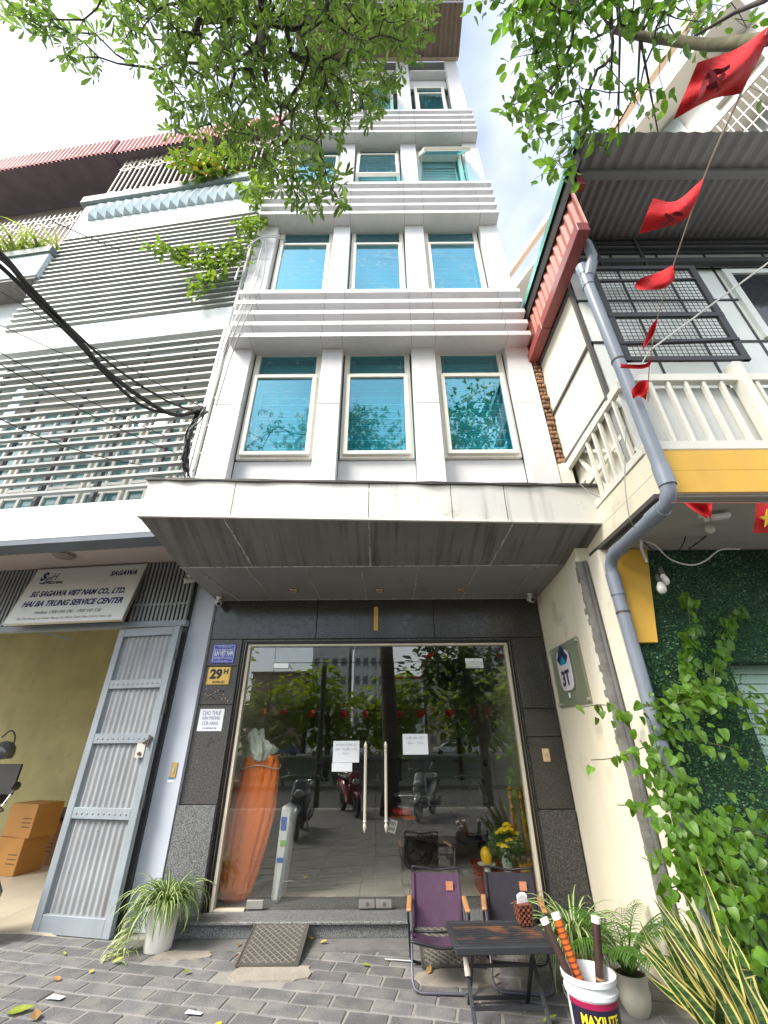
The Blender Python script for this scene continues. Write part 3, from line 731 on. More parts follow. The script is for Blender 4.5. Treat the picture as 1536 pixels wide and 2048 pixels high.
# ------------------------------------------------------------------ right-hand balcony house
RX = 2.2
H = thing('balcony_house', 'cream and yellow balcony house with red gable, leafy wall and green shutter on the right', 'building', (RX, -1.6, 0))
hb = Vector((RX, -1.6, 0))
def HB(mb, name, m, **k):
    mb.v = [(v[0] - hb.x, v[1] - hb.y, v[2] - hb.z) for v in mb.v]
    return mb.build(name, m, H, **k)
cream = M('cream_plaster', (0.80, 0.735, 0.56), .75, var=.06, scale=1.3, spot=.5, spcol=(.45, .40, .30), spscale=2.5, spth=(.58, .72), bump=.2, bscale=25, streak=.15, scol=(.4, .35, .27), sscale=(6, 6, .4))
cream_l = M('cream_plaster_light', (0.82, 0.77, 0.62), .75, var=.05, scale=1.3, spot=.3, spcol=(.5, .45, .35), spscale=3, bump=.2, bscale=25)
yellow = M('yellow_paint', (0.72, 0.42, 0.055), .6, var=.06, scale=2, streak=.25, scol=(.4, .25, .08), sscale=(5, 5, .5))
mould = M('mould_grey', (.21, .20, .185), .8, var=.3, scale=12)
rwhite = M('railing_white', (0.72, 0.705, 0.62), .5, var=.06, spot=.35, spcol=(.3, .2, .12), spscale=14, spth=(.64, .72))
siding = M('siding_panel', (0.80, 0.83, 0.79), .5, var=.05, scale=1.5, orand=.03, streak=.2, scol=(.4, .4, .36), sscale=(6, 6, .4))
siding_s = M('side_panel_cream', (0.78, 0.74, 0.62), .5, var=.04, scale=1.5, streak=.15)
blk = M('black_steel', (0.03, 0.03, 0.032), .5, var=.2)
pipe_m = M('pvc_pipe_grey', (0.22, 0.25, 0.30), .4, var=.08, scale=4, streak=.2)
# plaster side wall facing the shopfront
HB(MB().box(2.05, 2.25, -1.36, .35, 0, 3.60), 'side_wall', cream, bevel=.005)
HB(MB().hexa([(2.022, -1.38, 0), (2.06, -1.38, 0), (2.06, -1.05, 0), (2.049, -1.05, 0)], [(2.022, -1.38, 3.3), (2.06, -1.38, 3.3), (2.06, -1.05, 3.3), (2.049, -1.05, 3.3)]), 'wall_pilaster', cream_l)
# ragged mortar joint and thin drain between the two walls
mb = MB(); r_ = random.Random(5)
for i in range(60):
    z0 = 3.25 * i / 60; wdt = .015 + .06 * r_.random() ** 1.5 * (1 if z0 > 1.5 else .3); mb.box(2.018 - .002 * r_.random(), 2.1, -1.39, -1.385 + wdt, z0, z0 + .056)
HB(mb, 'mortar_joint', mould)
HB(MB().tube([(2.10, -1.405, .0), (2.10, -1.405, 3.25)], .02, 10), 'drain_pipe', M('old_pipe', (.12, .12, .12), .6, var=.3), smooth=True)
HB(MB().box(2.13, 2.24, -1.66, -1.405, 0, 3.27), 'side_wall', cream_l)
HB(MB().box(2.225, 2.245, -1.675, -1.6, 0, 3.25), 'corner_strip', yellow)
# front wall with the hedge mat and shutter opening
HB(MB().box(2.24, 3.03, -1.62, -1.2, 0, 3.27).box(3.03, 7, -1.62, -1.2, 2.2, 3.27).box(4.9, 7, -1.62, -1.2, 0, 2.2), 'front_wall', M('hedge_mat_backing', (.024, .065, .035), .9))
HB(MB().add([(2.245, -1.69, 2.36), (2.42, -1.69, 2.36), (2.60, -1.69, 3.26), (2.245, -1.69, 3.26), (2.245, -1.62, 2.36), (2.42, -1.62, 2.36), (2.60, -1.62, 3.26), (2.245, -1.62, 3.26)],
            [(0, 1, 2, 3), (1, 5, 6, 2), (0, 4, 5, 1)]), 'yellow_board', yellow)
shut = M('shutter_green', (0.36, 0.52, 0.42), .45, var=.05, scale=2, streak=.2)
for i in range(27):
    z = .04 + .08 * i
    HB(MB().hexa([(3.03, -1.45, z), (4.9, -1.45, z), (4.9, -1.40, z), (3.03, -1.40, z)], [(3.03, -1.432, z + .077), (4.9, -1.432, z + .077), (4.9, -1.40, z + .077), (3.03, -1.40, z + .077)]), 'shutter_slat', shut)
HB(MB().box(3.03, 3.06, -1.50, -1.40, 0, 2.2), 'shutter_rail', M('shutter_rail_dark', (.10, .13, .11), .5))
# artificial box hedge
hedge_m = leafmat('hedge_leaf', (0.035, 0.105, 0.038), (0.14, 0.32, 0.135), trans=.1, rough=.35, scale=2.2, orand=0)
V = np.array([(-.5, 0, 0), (.5, 0, 0), (.55, .6, .12), (0, 1.1, .2), (-.55, .6, .12)]); F = [(0, 1, 2, 3, 4)]
tf = []
for i in range(30000):
    x, z = rng.uniform(2.27, 4.7), rng.uniform(0.0, 3.25)
    if x > 3.0 and z < 2.2: 
        if x > 3.12: continue
        z_ok = rng.random() < .5
        if not z_ok: continue
    if x < 2.25 + .17 + .2 * (z - 2.36) and z > 2.36: continue
    th = rng.uniform(0, 6.28); d = np.array([math.cos(th), -0.55 - rng.random() * .8, math.sin(th)])
    n = np.array([rng.normal(0, .5), -1.0, rng.normal(.4, .5)])
    tf.append((frame(d / np.linalg.norm(d), n), np.array([x, -1.62 - rng.uniform(0, .035), z]), rng.uniform(.009, .0165)))
joined('hedge_foliage', (V, F), tf, hedge_m, H)
# balcony slab
HB(MB().box(RX, 7, -2.70, -1.2, 3.29, 3.70), 'balcony_slab', cream_l, bevel=.006)
for i, (x0, x1) in enumerate(((RX - .004, 3.25), (3.25, 4.4), (4.4, 7))):
    for z0, z1 in ((3.292, 3.50), (3.50, 3.698)): HB(MB().box(x0 + .002, x1 - .002, -2.712, -2.70, z0 + .002, z1 - .001), 'fascia_panel', yellow)
HB(MB().box(RX + .02, 7, -2.68, -1.63, 3.27, 3.289), 'balcony_soffit', M('soffit_grey', (.40, .38, .35), .8, var=.08, spot=.3, spcol=(.25, .22, .2), spscale=3))
HB(MB().box(RX - .06, RX - .003, -2.66, -1.45, 3.27, 3.31), 'slab_drip', M('drip_dark', (.08, .07, .06), .8))
HB(MB().box(RX - .012, RX - .002, -2.69, -1.35, 3.32, 3.49).box(RX - .012, RX - .002, -2.69, -1.35, 3.495, 3.69), 'slab_side_panel', cream)
# front railing
z0, z1 = 3.72, 4.60
HB(MB().box(RX, 7, -2.70, -2.63, z1 - .09, z1), 'top_rail', rwhite, bevel=.005)
HB(MB().box(RX, 7, -2.70, -2.63, z0, z0 + .09), 'bottom_rail', rwhite, bevel=.005)
HB(MB().box(RX, 7, -2.60, -2.59, z0 + .09, z1 - .09), 'infill_sheet', M('infill_white', (.62, .63, .60), .6, var=.05, spot=.3, spcol=(.4, .36, .3), spscale=5))
for i in range(18):
    x = RX + .09 + .165 * i
    w_ = .03
    if i == 6: HB(MB().box(x, x + .085, -2.735, -2.62, z0 + .0, z1 + .12), 'post', rwhite, bevel=.004); continue
    HB(MB().box(x, x + w_, -2.69, -2.645, z0 + .09, z1 - .09), 'baluster', rwhite, bevel=.003)
# side railing with loose, propped-up frames
def sp(Y, z, X=RX): return (X, Y, z)
HB(MB().bar(sp(-2.66, 4.50), sp(-1.40, 4.46), .05, .09), 'side_top_rail', rwhite)
HB(MB().bar(sp(-2.66, 3.74), sp(-1.40, 3.72), .05, .07), 'side_bottom_rail', rwhite)
for Y in (-2.5, -2.35, -2.2, -2.05, -1.9): HB(MB().bar(sp(Y, 3.75), sp(Y, 4.46), .03), 'baluster', rwhite)
HB(MB().bar(sp(-2.6, 3.8, RX + .05), sp(-1.75, 4.42, RX + .05), .035).bar(sp(-1.95, 3.75, RX + .05), sp(-1.6, 4.42, RX + .05), .035).bar(sp(-2.4, 4.1, RX + .04), sp(-1.5, 4.05, RX + .04), .03, .05), 'brace', rwhite)
HB(MB().box(RX - .08, RX + .02, -1.42, -1.30, 3.55, 4.50), 'corner_post', rwhite)
for k, Y in enumerate((-1.45, -1.53, -1.61, -1.69)): HB(MB().bar((RX - .03, Y, 3.62), (RX - .03, Y, 4.05), .022), 'loose_bar', M('galv_bar', (.42, .43, .43), .5, var=.2, spot=.5, spcol=(.4, .2, .05), spscale=18))
HB(MB().box(RX - .04, RX - .02, -1.72, -1.42, 4.05, 4.09).box(RX - .04, RX - .02, -1.72, -1.42, 3.6, 3.63), 'loose_frame', rwhite)
HB(MB().box(RX + .10, RX + .12, -2.62, -1.35, 3.70, 4.52), 'side_infill', siding_s)
# enclosed balcony: side panels
def spanel(a, b, zlo, zhi): HB(MB().box(RX, RX + .03, a, b, zlo, zhi), 'side_panel', siding_s)
zs = [(4.56, 5.28), (5.31, 6.2)]
for za, zb_ in zs: spanel(-2.44, -1.32, za, zb_)
HB(MB().bar((RX - .01, -2.46, 5.295), (RX - .01, -1.30, 5.295), .03).bar((RX - .01, -2.46, 4.54), (RX - .01, -1.30, 4.54), .03, .04).bar((RX - .01, -1.30, 4.4), (RX - .01, -1.30, 6.2), .035).bar((RX - .01, -2.46, 4.5), (RX - .01, -2.46, 7.1), .035).bar((RX - .015, -2.46, 6.21), (RX - .015, -1.30, 6.21), .03), 'side_frame', M('frame_dark_grey', (.10, .095, .09), .5))
# siding wall behind the railing
sx = [RX + .03, 2.85, 3.42, 4.02, 4.75, 5.4, 6.2]; sz = [4.4, 5.32, 6.02, 6.62, 7.0]
for a, b in zip(sx[:-1], sx[1:]):
    for c, d in zip(sz[:-1], sz[1:]):
        HB(MB().box(a + .012, b - .012, -2.46, -2.44, c + .012, d - .012), 'siding_panel', siding)
mb = MB()
for x in sx[1:-1]: mb.box(x - .012, x + .012, -2.468, -2.43, 4.4, 7.1)
for z in sz[1:]: mb.box(RX, 6.2, -2.472, -2.43, z - .013, z + .013)
HB(mb, 'wall_frame', blk)
HB(MB().box(RX + .03, 6.2, -2.43, -2.35, 3.7, 7.2), 'balcony_wall', M('wall_grey_in', (.3, .3, .29), .8))
for k, z in enumerate((6.80, 6.90, 7.0, 7.1)): HB(MB().box(RX - .02, 6.2, -2.56, -2.53, z, z + .03), 'top_bar', blk)
for x in (2.62, 3.15): HB(MB().bar((x, -2.55, 6.55), (x, -2.55, 7.15), .03), 'top_strut', blk)
HB(MB().box(RX - .02, 6.2, -2.57, -2.5, 6.60, 6.68), 'top_beam', blk)
# window at the right
HB(MB().box(4.08, 4.16, -2.50, -2.42, 5.36, 6.56).box(4.7, 4.78, -2.50, -2.42, 5.36, 6.56).box(4.16, 4.7, -2.50, -2.42, 6.48, 6.56).box(4.16, 4.7, -2.50, -2.42, 5.36, 5.44), 'window', siding)
HB(MB().box(4.16, 4.7, -2.475, -2.465, 5.44, 6.48), 'window_pane', M('dark_pane', (.03, .035, .04), .08))
# mesh screen hung on the front
m0 = (2.33, 3.52); mz = (4.78, 6.30); my = -2.70
mb = MB(); b_ = .055
mb.box(m0[0], m0[1], my, my + .03, mz[0], mz[0] + b_).box(m0[0], m0[1], my, my + .03, mz[1] - b_, mz[1]).box(m0[0], m0[0] + b_, my + .001, my + .031, mz[0], mz[1]).box(m0[1] - .07, m0[1], my + .001, my + .031, mz[0], mz[1])
mb.box(m0[0], m0[1], my - .002, my + .028, 5.42, 5.48).bar((m0[0], my + .01, 5.02), (m0[1], my + .01, 5.07), .035).bar((m0[0], my + .012, 6.03), (m0[1], my + .012, 6.06), .025)
HB(mb, 'mesh_frame', blk)
mb = MB()
for x in np.arange(m0[0] + .06, m0[1] - .06, .052): mb.box(x, x + .005, my + .012, my + .016, mz[0], mz[1])
for z in np.arange(mz[0] + .05, mz[1], .052): mb.box(m0[0], m0[1], my + .016, my + .02, z, z + .005)
HB(mb, 'wire_mesh', blk)
# roof
roof_u = M('roof_underside_grey', (0.30, 0.295, 0.305), .55, var=.15, scale=2)
roof_f = M('roof_sheet_grey', (0.32, 0.31, 0.32), .5, var=.12, scale=2)
mb = MB(); mb.corr((2.13, -3.18, 7.36), (5.2, 0, 0), (0, 3.2, -.03), 52, .012, (0, 0, 1), box=True); HB(mb, 'roof_sheet', roof_u)
mb = MB(); mb.corr((2.13, -3.52, 7.355), (5.2, 0, 0), (0, .34, .0), 34, .016, (0, 0, 1)); HB(mb, 'roof_front_sheet', roof_f)
HB(MB().box(2.2, 7.3, -3.20, -3.12, 7.26, 7.335), 'purlin', M('purlin_grey', (.25, .25, .26), .5))
for y in (-2.2, -1.4): HB(MB().box(2.2, 7.3, y, y + .06, 7.27, 7.33), 'purlin', blk)
HB(MB().add([(2.10, -3.53, 7.39), (2.17, -3.53, 7.39), (2.17, 0, 7.34), (2.10, 0, 7.34), (2.10, -3.53, 7.27), (2.10, 0, 7.22)], [(0, 1, 2, 3), (0, 3, 5, 4)]), 'edge_flashing', M('flashing_green', (.10, .27, .23), .45, var=.12, scale=3))
HB(MB().box(2.13, 2.15, -3.4, 0, 7.05, 7.34), 'gap_shadow_strip', M('gap_shadow_black', (.015, .012, .012), .8))  # near-black strip standing in for the shadow between flashing and red cladding
HB(MB().box(2.16, 2.24, -3.22, -3.14, 6.95, 7.26), 'red_bracket', M('bracket_red', (.25, .03, .03), .5, var=.2))
redc = M('cladding_red', (0.40, 0.12, 0.085), .5, var=.12, scale=1.5, streak=.35, scol=(.5, .28, .22), sscale=(6, 6, .5))
mb = MB(); mb.corr((2.16, -3.12, 6.35), (0, 3.1, 0), (0, 0, .74), 26, .014, (-1, 0, 0)); HB(mb, 'gable_cladding', redc)
redg = M('gutter_red', (0.27, 0.055, 0.05), .4, var=.1, scale=2, streak=.2)
mb = MB(); mb.box(2.03, 2.16, -3.12, -1.95, 6.23, 6.375); HB(mb, 'gutter', redg, bevel=.006)
mb = MB(); mb.box(2.034, 2.16, -1.945, -.1, 6.226, 6.37); HB(mb, 'gutter', redg, bevel=.006)
# downpipe
P = lambda *a: Vector(a)
dp = MB()
xq, yq = 2.14, -2.83
dp.tube([P(xq, yq, 6.05), P(xq, yq, 3.32), P(xq, yq + .015, 3.23), P(xq, yq + .07, 3.17), P(xq, yq + .16, 3.155), P(xq + .02, -1.90, 3.14), P(xq + .025, -1.80, 3.12), P(xq + .03, -1.735, 3.06), P(xq + .03, -1.72, 2.97), P(xq + .03, -1.72, 0)], .055, 16)
for a, b in ((P(xq, yq, 3.28), P(xq, yq, 3.46)), (P(xq, yq + .13, 3.157), P(xq, yq + .3, 3.153)), (P(xq + .02, -2.02, 3.142), P(xq + .02, -1.88, 3.138)), (P(xq + .03, -1.72, 2.78), P(xq + .03, -1.72, 2.99)), (P(xq, yq, 5.72), P(xq, yq, 6.06)), (P(xq, yq, 5.88), P(xq, yq, 5.92))): dp.tube([a, b], .062, 16)
dp.tube([P(xq, yq, 5.78), P(xq + .06, yq - .06, 5.98), P(xq + .09, yq - .09, 6.10), P(xq + .08, yq - .10, 6.30), P(xq + .02, yq - .10, 6.42)], .05, 14)
dp.tube([P(xq + .02, yq - .02, 5.86), P(xq + .07, yq - .07, 6.02)], .06, 14)
HB(dp, 'downpipe', pipe_m, smooth=True)
mb = MB()
for z in (4.62, 2.62, 1.85): 
    y_ = yq if z > 3 else -1.72; x_ = xq if z > 3 else xq + .03
    mb = MB().lathe([(.058, -.008), (.061, -.008), (.061, .008), (.058, .008)], (x_, y_, z), 16)
    HB(mb, 'pipe_clip', M('clip_rust', (.10, .07, .05), .6))
# strip of old bricks left bare in the gap
br_m = M('old_brick', (0.27, 0.15, 0.085), .9, var=.35, scale=16, orand=.35, spot=.5, spcol=(.20, .16, .12), spscale=22, bump=.6, bscale=60)
HB(MB().box(2.085, 2.19, -1.33, -1.1, 4.1, 6.3), 'mortar', M('mortar_tan', (.22, .18, .13), .95, var=.3, scale=20, bump=.5))
zc = 4.52; k = 0
while zc < 6.2:
    h = random.uniform(.05, .068); xo = random.uniform(-.012, .012)
    if k % 2: HB(MB().box(2.086 + xo, 2.135, -1.39 + random.uniform(-.012, .012), -1.3, zc, zc + h), 'brick', br_m, bevel=.012); HB(MB().box(2.143, 2.19 + xo, -1.39 + random.uniform(-.012, .012), -1.3, zc + .004, zc + h), 'brick', br_m, bevel=.012)
    else: HB(MB().box(2.092 + xo, 2.185 + xo, -1.39 + random.uniform(-.015, .012), -1.3, zc, zc + h), 'brick', br_m, bevel=.013)
    zc += h + .014; k += 1
HB(MB().box(2.08, 2.2, -1.40, -1.1, 4.02, 4.50), 'plaster_block', cream)
HB(MB().box(RX + .4, 7, -1.19, 6, 0, 7.2), 'house_core', M('core_grey', (.4, .4, .38), .8))

# ------------------------------------------------------------------ tall block behind the balcony house
bd = Vector((-.448, 1, 0)).normalized(); bn = Vector((-1, -.448, 0)).normalized()
bp = at(1035, 575, Y=6); K = thing('apartment_block', 'pale peach apartment block with caged balconies rising behind the red gable and grey roof', 'building', (bp.x, bp.y, 0), math.atan2(.448, 1))
# local y runs along the face away from the viewer, local -x faces the viewer
pe = M('peach_wall', (0.66, 0.52, 0.40), .8, var=.05, scale=.5); pw = M('block_white', (.76, .74, .68), .8, var=.05, scale=.5)
MB().box(.15, 9, -9, 0, 0, 19.4).build('wall', pw, K)
for k in range(6):
    z = 19.4 - 3.1 * k
    MB().box(-.02, .15, -9, 0, z - 1.0, z).build('peach_band', pe, K)
    MB().box(-.75, .14, -9, -.05, z - 1.25, z - 1.08).build('balcony_slab', pw, K)
    for j in range(5): MB().box(-.02, .145, -8.6 + 1.75 * j, -7.5 + 1.75 * j, z - 2.75, z - 1.4).build('window', M('far_window', (.25, .28, .28), .2), K)
    mb = MB()
    for y in np.arange(-8.9, -.1, .14): mb.box(-.72, -.70, y, y + .025, z - 3.0, z - 1.25)
    for zz in (z - 2.9, z - 2.3, z - 1.8): mb.box(-.725, -.70, -9, -.05, zz, zz + .04)
    if k: mb.build('balcony_cage', M('cage_grey', (.45, .42, .40), .6), K)
MB().box(-.8, -.6, -9, -.02, 19.25, 19.55).build('roof_edge', pe, K)

# ------------------------------------------------------------------ ground, pavement, street and the far side of the canal (seen in the glass)
def struct(o): o['kind'] = 'structure'; return o
struct(MB().box(-400, 400, -400, 400, -2.2, -2.1).build('ground', M('earth', (.10, .09, .07), .95, var=.2, scale=.3)))
PR = R(-11.5)
dust = M('paver_dust', (0.25, 0.24, 0.22), .95, var=.15, scale=6, bump=.3, bscale=90)
pav = struct(MB().box(-30, 30, -8.2, 3, -.25, -.0065).build('pavement', dust))
pm = M('paver_grey', (0.105, 0.104, 0.106), .8, var=.22, scale=5, orand=.22, spot=.75, spcol=(.20, .19, .17), spscale=5, spth=(.46, .66), bump=.5, bscale=70, speck=.2, speckscale=240)
cs, sn = math.cos(PR), math.sin(PR); PW, PH = .292, .168
cells = []
for i in range(-70, 70):
    for j in range(-70, 40):
        lx, ly = (i + .5 * (j % 2)) * PW, j * PH
        X, Y = lx * cs - ly * sn - .05, lx * sn + ly * cs - .3
        if not (-9 < X < 9 and -8.0 < Y < -.12): continue
        if -2.45 < X < 2.12 and Y > -.24: continue
        if X > 2.0 and Y > -1.5: continue
        if X < -2.3 and Y > -.12 - .12 * (X + 2.3): continue
        cells.append((X, Y))
def near(c): return math.hypot(c[0] - CAM[0], c[1] + 1.0) if c[1] < -2.0 else (c[1] * 0 + math.hypot(c[0] * .62, c[1] + 1.2))
vis = sorted([c for c in cells if c[1] > -2.1], key=lambda c: math.hypot(c[0] * .45, c[1] + 1.3))[:298]
protos = []
for k in range(7):
    r_ = random.Random(k); j = lambda: r_.uniform(-.004, .004); t = r_.uniform(-.002, .002)
    a, b = PW / 2 - .0065, PH / 2 - .0065
    o = MB().hexa([(-a, -b, -.03), (a, -b, -.03), (a, b, -.03), (-a, b, -.03)], [(-a + j(), -b + j(), t), (a + j(), -b + j(), -t), (a + j(), b + j(), -t), (-a + j(), b + j(), t)])
    protos.append(o)
first = {}
for n_, (X, Y) in enumerate(vis):
    k = rng.integers(0, 7)
    # concrete patches by the step
    if (-1.25 < X < -.62 and Y > -.98 and Y < -.72) or (.3 < X < .8 and -1.05 < Y < -.8) or (-2.0 < X < -1.5 and -.62 < Y < -.45): continue
    z = random.uniform(-.003, .001)
    if k not in first: o = protos[k].build('paver', pm, pav, bevel=.006); first[k] = o
    else: o = first[k].copy(); COL.objects.link(o)
    o.location = (X, Y, z); o.rotation_euler = (0, 0, PR + random.uniform(-.006, .006) + (math.pi if random.random() < .5 else 0))
vs_ = set(vis); mb = MB()
for X, Y in cells:
    if (X, Y) in vs_: continue
    a, b = PW / 2 - .004, PH / 2 - .004; z = random.uniform(-.004, .003)
    c4 = [(X + x * cs - y * sn, Y + x * sn + y * cs) for x, y in ((-a, -b), (a, -b), (a, b), (-a, b))]
    mb.add([(x, y, z) for x, y in c4], [(0, 1, 2, 3)])
mb.build('paver_field', pm, pav, kind='stuff')
# screed strips beside the step and the two patches
scr = M('screed', (0.15, 0.147, 0.14), .9, var=.25, scale=5, spot=.5, spcol=(.09, .09, .085), spscale=6, bump=.4, bscale=50)
MB().box(-2.4, 2.0, -.46, -.20, -.05, .003).build('screed_strip', scr, pav)
scr2 = M('screed_dusty', (0.30, 0.27, 0.225), .95, var=.15, scale=8, bump=.5, bscale=60)
for cx_, cy_, w_, h_ in ((-.95, -.86, .66, .26), (.55, -.95, .62, .27), (-1.75, -.53, .5, .15)):
    r_ = random.Random(int(cx_ * 100)); pts = []
    for i in range(18):
        t = 2 * math.pi * i / 18; rr = 1 + r_.uniform(-.16, .12); sx_ = math.copysign(abs(math.cos(t)) ** .55, math.cos(t)); sy_ = math.copysign(abs(math.sin(t)) ** .55, math.sin(t))
        pts.append((cx_ + w_ / 2 * sx_ * rr, cy_ + h_ / 2 * sy_ * rr + .0 - .15 * (cx_ * 0), -.03))
    MB().prism(pts, (0, 0, .037)).build('screed_patch', scr2, pav)
for k in range(16): MB().box(-30 + 1.0 * k * 4, -26.02 + 4.0 * k, -8.4, -8.2, -.25, 0.0).build('kerb_stone', M('kerb_grey', (.3, .29, .27), .8, orand=.08), pav)
struct(MB().box(-200, 200, -15.0, -8.4, -.4, -.13).build('road', M('asphalt', (.05, .05, .052), .85, var=.15, scale=2, bump=.3, bscale=120)))
struct(MB().box(-200, 200, -17.4, -15.0, -.4, 0.0).build('canal_path', M('path_paving', (.16, .15, .14), .85, var=.1, scale=2)))
struct(MB().box(-200, 200, -64, -17.4, -1.9, -1.7).build('canal_water', M('canal_water_green', (.03, .045, .03), .12, var=.2, scale=.5, bump=.3, bscale=2)))
struct(MB().box(-200, 200, -84, -64, -2.0, -.1).build('far_bank', M('far_bank_paving', (.14, .14, .13), .85, var=.1, scale=1)))
# ------------------------------------------------------------------ trees
bark = M('bark_dark', (0.055, 0.045, 0.038), .9, var=.4, scale=14, bump=.8, bscale=40)
bark_l = M('bark_mossy', (0.13, 0.12, 0.07), .9, var=.35, scale=10, bump=.6, bscale=40)
leafA = leafmat('leaf_olive_green', (0.050, 0.105, 0.020), (0.135, 0.215, 0.052), trans=.55, rough=.35, scale=3.0)
leafB = leafmat('leaf_mid_green', (0.045, 0.125, 0.018), (0.13, 0.25, 0.04), trans=.58, rough=.35, scale=3.0)
def grow(tree, root, pts, m, r0=.05, r1=.004, sag=.0):
    """joins every point to the nearest point already on the branch work, as tapering twigs"""
    nodes_ = [np.array(root)]; par = [-1]; depth = [0]
    pts = sorted(pts, key=lambda p: np.linalg.norm(p - nodes_[0]))
    for p in pts:
        d = [np.linalg.norm(p - q) + .05 * dp_ for q, dp_ in zip(nodes_, depth)]; k = int(np.argmin(d))
        nodes_.append(np.array(p)); par.append(k); depth.append(depth[k] + 1)
    cnt = [1] * len(nodes_)
    for i in range(len(nodes_) - 1, 0, -1): cnt[par[i]] += cnt[i]
    mb = MB(); rad = lambda c: min(r0, r1 * c ** .5)
    for i in range(1, len(nodes_)):
        a, b = nodes_[par[i]], nodes_[i]; mid = (a + b) / 2 + rng.normal(0, .06, 3) * np.linalg.norm(b - a)
        mb.tube([Vector(a), Vector(mid), Vector(b)], [rad(cnt[par[i]]) if par[i] else rad(cnt[i]) * 1.1, rad(cnt[i]), rad(cnt[i]) * .85], 6)
    return mb
def crown_points(blobs, dmin, dmax, spacing):
    """cluster centres inside crown lobes: lobes are given where they are seen and set at their real distance"""
    out = []
    for px, py, r, dens in blobs:
        n = int(dens * (r / spacing) ** 2)
        D0 = rng.uniform(dmin, dmax)
        for _ in range(n):
            t = rng.uniform(0, 6.28); q = r * math.sqrt(rng.random())
            D = min(dmax, max(dmin, D0 + rng.normal(0, .35)))
            out.append(np.array(at(px + q * math.cos(t), py + q * math.sin(t), D=D)))
    return out
# big old street tree, its trunk stands behind the viewer and is seen in the glass
TA = thing('street_tree', 'old dark-trunked street tree whose olive leaves hang over the left and the middle', 'tree', (.12, -7.0, 0))
ta = Vector((.12, -7.0, 0))
def rel(ps, b): return [Vector(p) - b for p in ps]
MB().tube(rel([(.12, -7, -.02), (.10, -7, .4), (.12, -7.02, 1.5), (.08, -6.98, 3), (.0, -6.9, 4.6), (-.1, -6.6, 6.4), (-.3, -6.0, 8.0)], ta), [.30, .24, .21, .20, .18, .14, .10], 14).build('trunk', bark, TA, smooth='all')
b1 = [(-.3, -6.0, 8.0), (-.5, -5.2, 8.3)] + [tuple(at(px, py, D=D)) for px, py, D in ((520, -120, 4.2), (515, -20, 3.9), (525, 90, 3.7), (532, 160, 3.6))]
b2 = [(-.1, -6.6, 6.4), (-.6, -5.6, 7.0)] + [tuple(at(px, py, D=D)) for px, py, D in ((480, -60, 3.9), (470, 10, 3.7), (440, 38, 3.6), (398, 42, 3.5), (376, 90, 3.5), (364, 150, 3.5))]
for b_, r_ in ((b1, (.08, .06, .045, .038, .03, .02)), (b2, (.08, .06, .04, .034, .03, .026, .02, .012))): MB().tube(rel(b_, ta), list(r_), 9).build('branch', bark, TA, smooth='all')
blA = [(560, 60, 140, 1), (430, 50, 110, 1), (310, 70, 75, .9), (665, 60, 120, 1), (765, 90, 80, 1), (815, 30, 60, 1), (480, 180, 90, 1), (600, 170, 110, 1), (690, 185, 80, 1), (385, 165, 65, .8), (305, 140, 40, .6),
       (440, 255, 60, .9), (540, 270, 85, 1), (640, 255, 60, 1), (605, 335, 70, 1), (530, 345, 45, .8), (655, 375, 42, 1), (625, 402, 28, 1), (335, 225, 28, .7), (235, 60, 45, .6), (255, 15, 55, .8), (125, 90, 42, .8), (172, 108, 30, .9), (90, 40, 40, .6), (150, 60, 30, .6),
       (60, 20, 48, .7), (188, 158, 18, .9), (30, 10, 40, .8), (500, -80, 160, .8), (700, -90, 160, .8), (300, -90, 120, .6), (370, 235, 40, .7), (770, 160, 40, .7), (680, 410, 14, 1), (100, 55, 40, .35), (345, 255, 16, .7), (735, 225, 28, .6), (520, 385, 16, .6)]
ctr = crown_points(blA, 3.1, 4.3, 11.3)
twigs = grow(TA, at(520, 60, D=3.8), [c for c in ctr], bark, .022, .0017)
twigs.v = [(v[0] - ta.x, v[1] - ta.y, v[2] - ta.z) for v in twigs.v]; twigs.build('twigs', bark, TA, kind='stuff')
sA = leafshape(1.0, .30, prof_obov, .25, .14, 5)
tf = []
for c in ctr:
    ax = np.array([rng.normal(0, .5), rng.normal(0, .5), rng.normal(-.25, .45)]); ax /= np.linalg.norm(ax)
    u = np.cross(ax, [0.1, .2, 1]); u /= np.linalg.norm(u); v = np.cross(ax, u); n = rng.integers(5, 9); ph = rng.uniform(0, 6.28)
    for i in range(n):
        t = ph + 2 * math.pi * i / n + rng.normal(0, .25); d = (u * math.cos(t) + v * math.sin(t)) * 1.0 + ax * rng.uniform(.2, 1.1); d[2] -= .25; d /= np.linalg.norm(d)
        tf.append((frame(d, np.array([rng.normal(0, .5), rng.normal(0, .5), 1.0])), c + d * .01, rng.choice([.055, .075, .09, .105]) * rng.uniform(.85, 1.15)))
leaves('leaf', sA, tf, leafA, TA, 300, 'crown')
print('leaves A', len(tf))
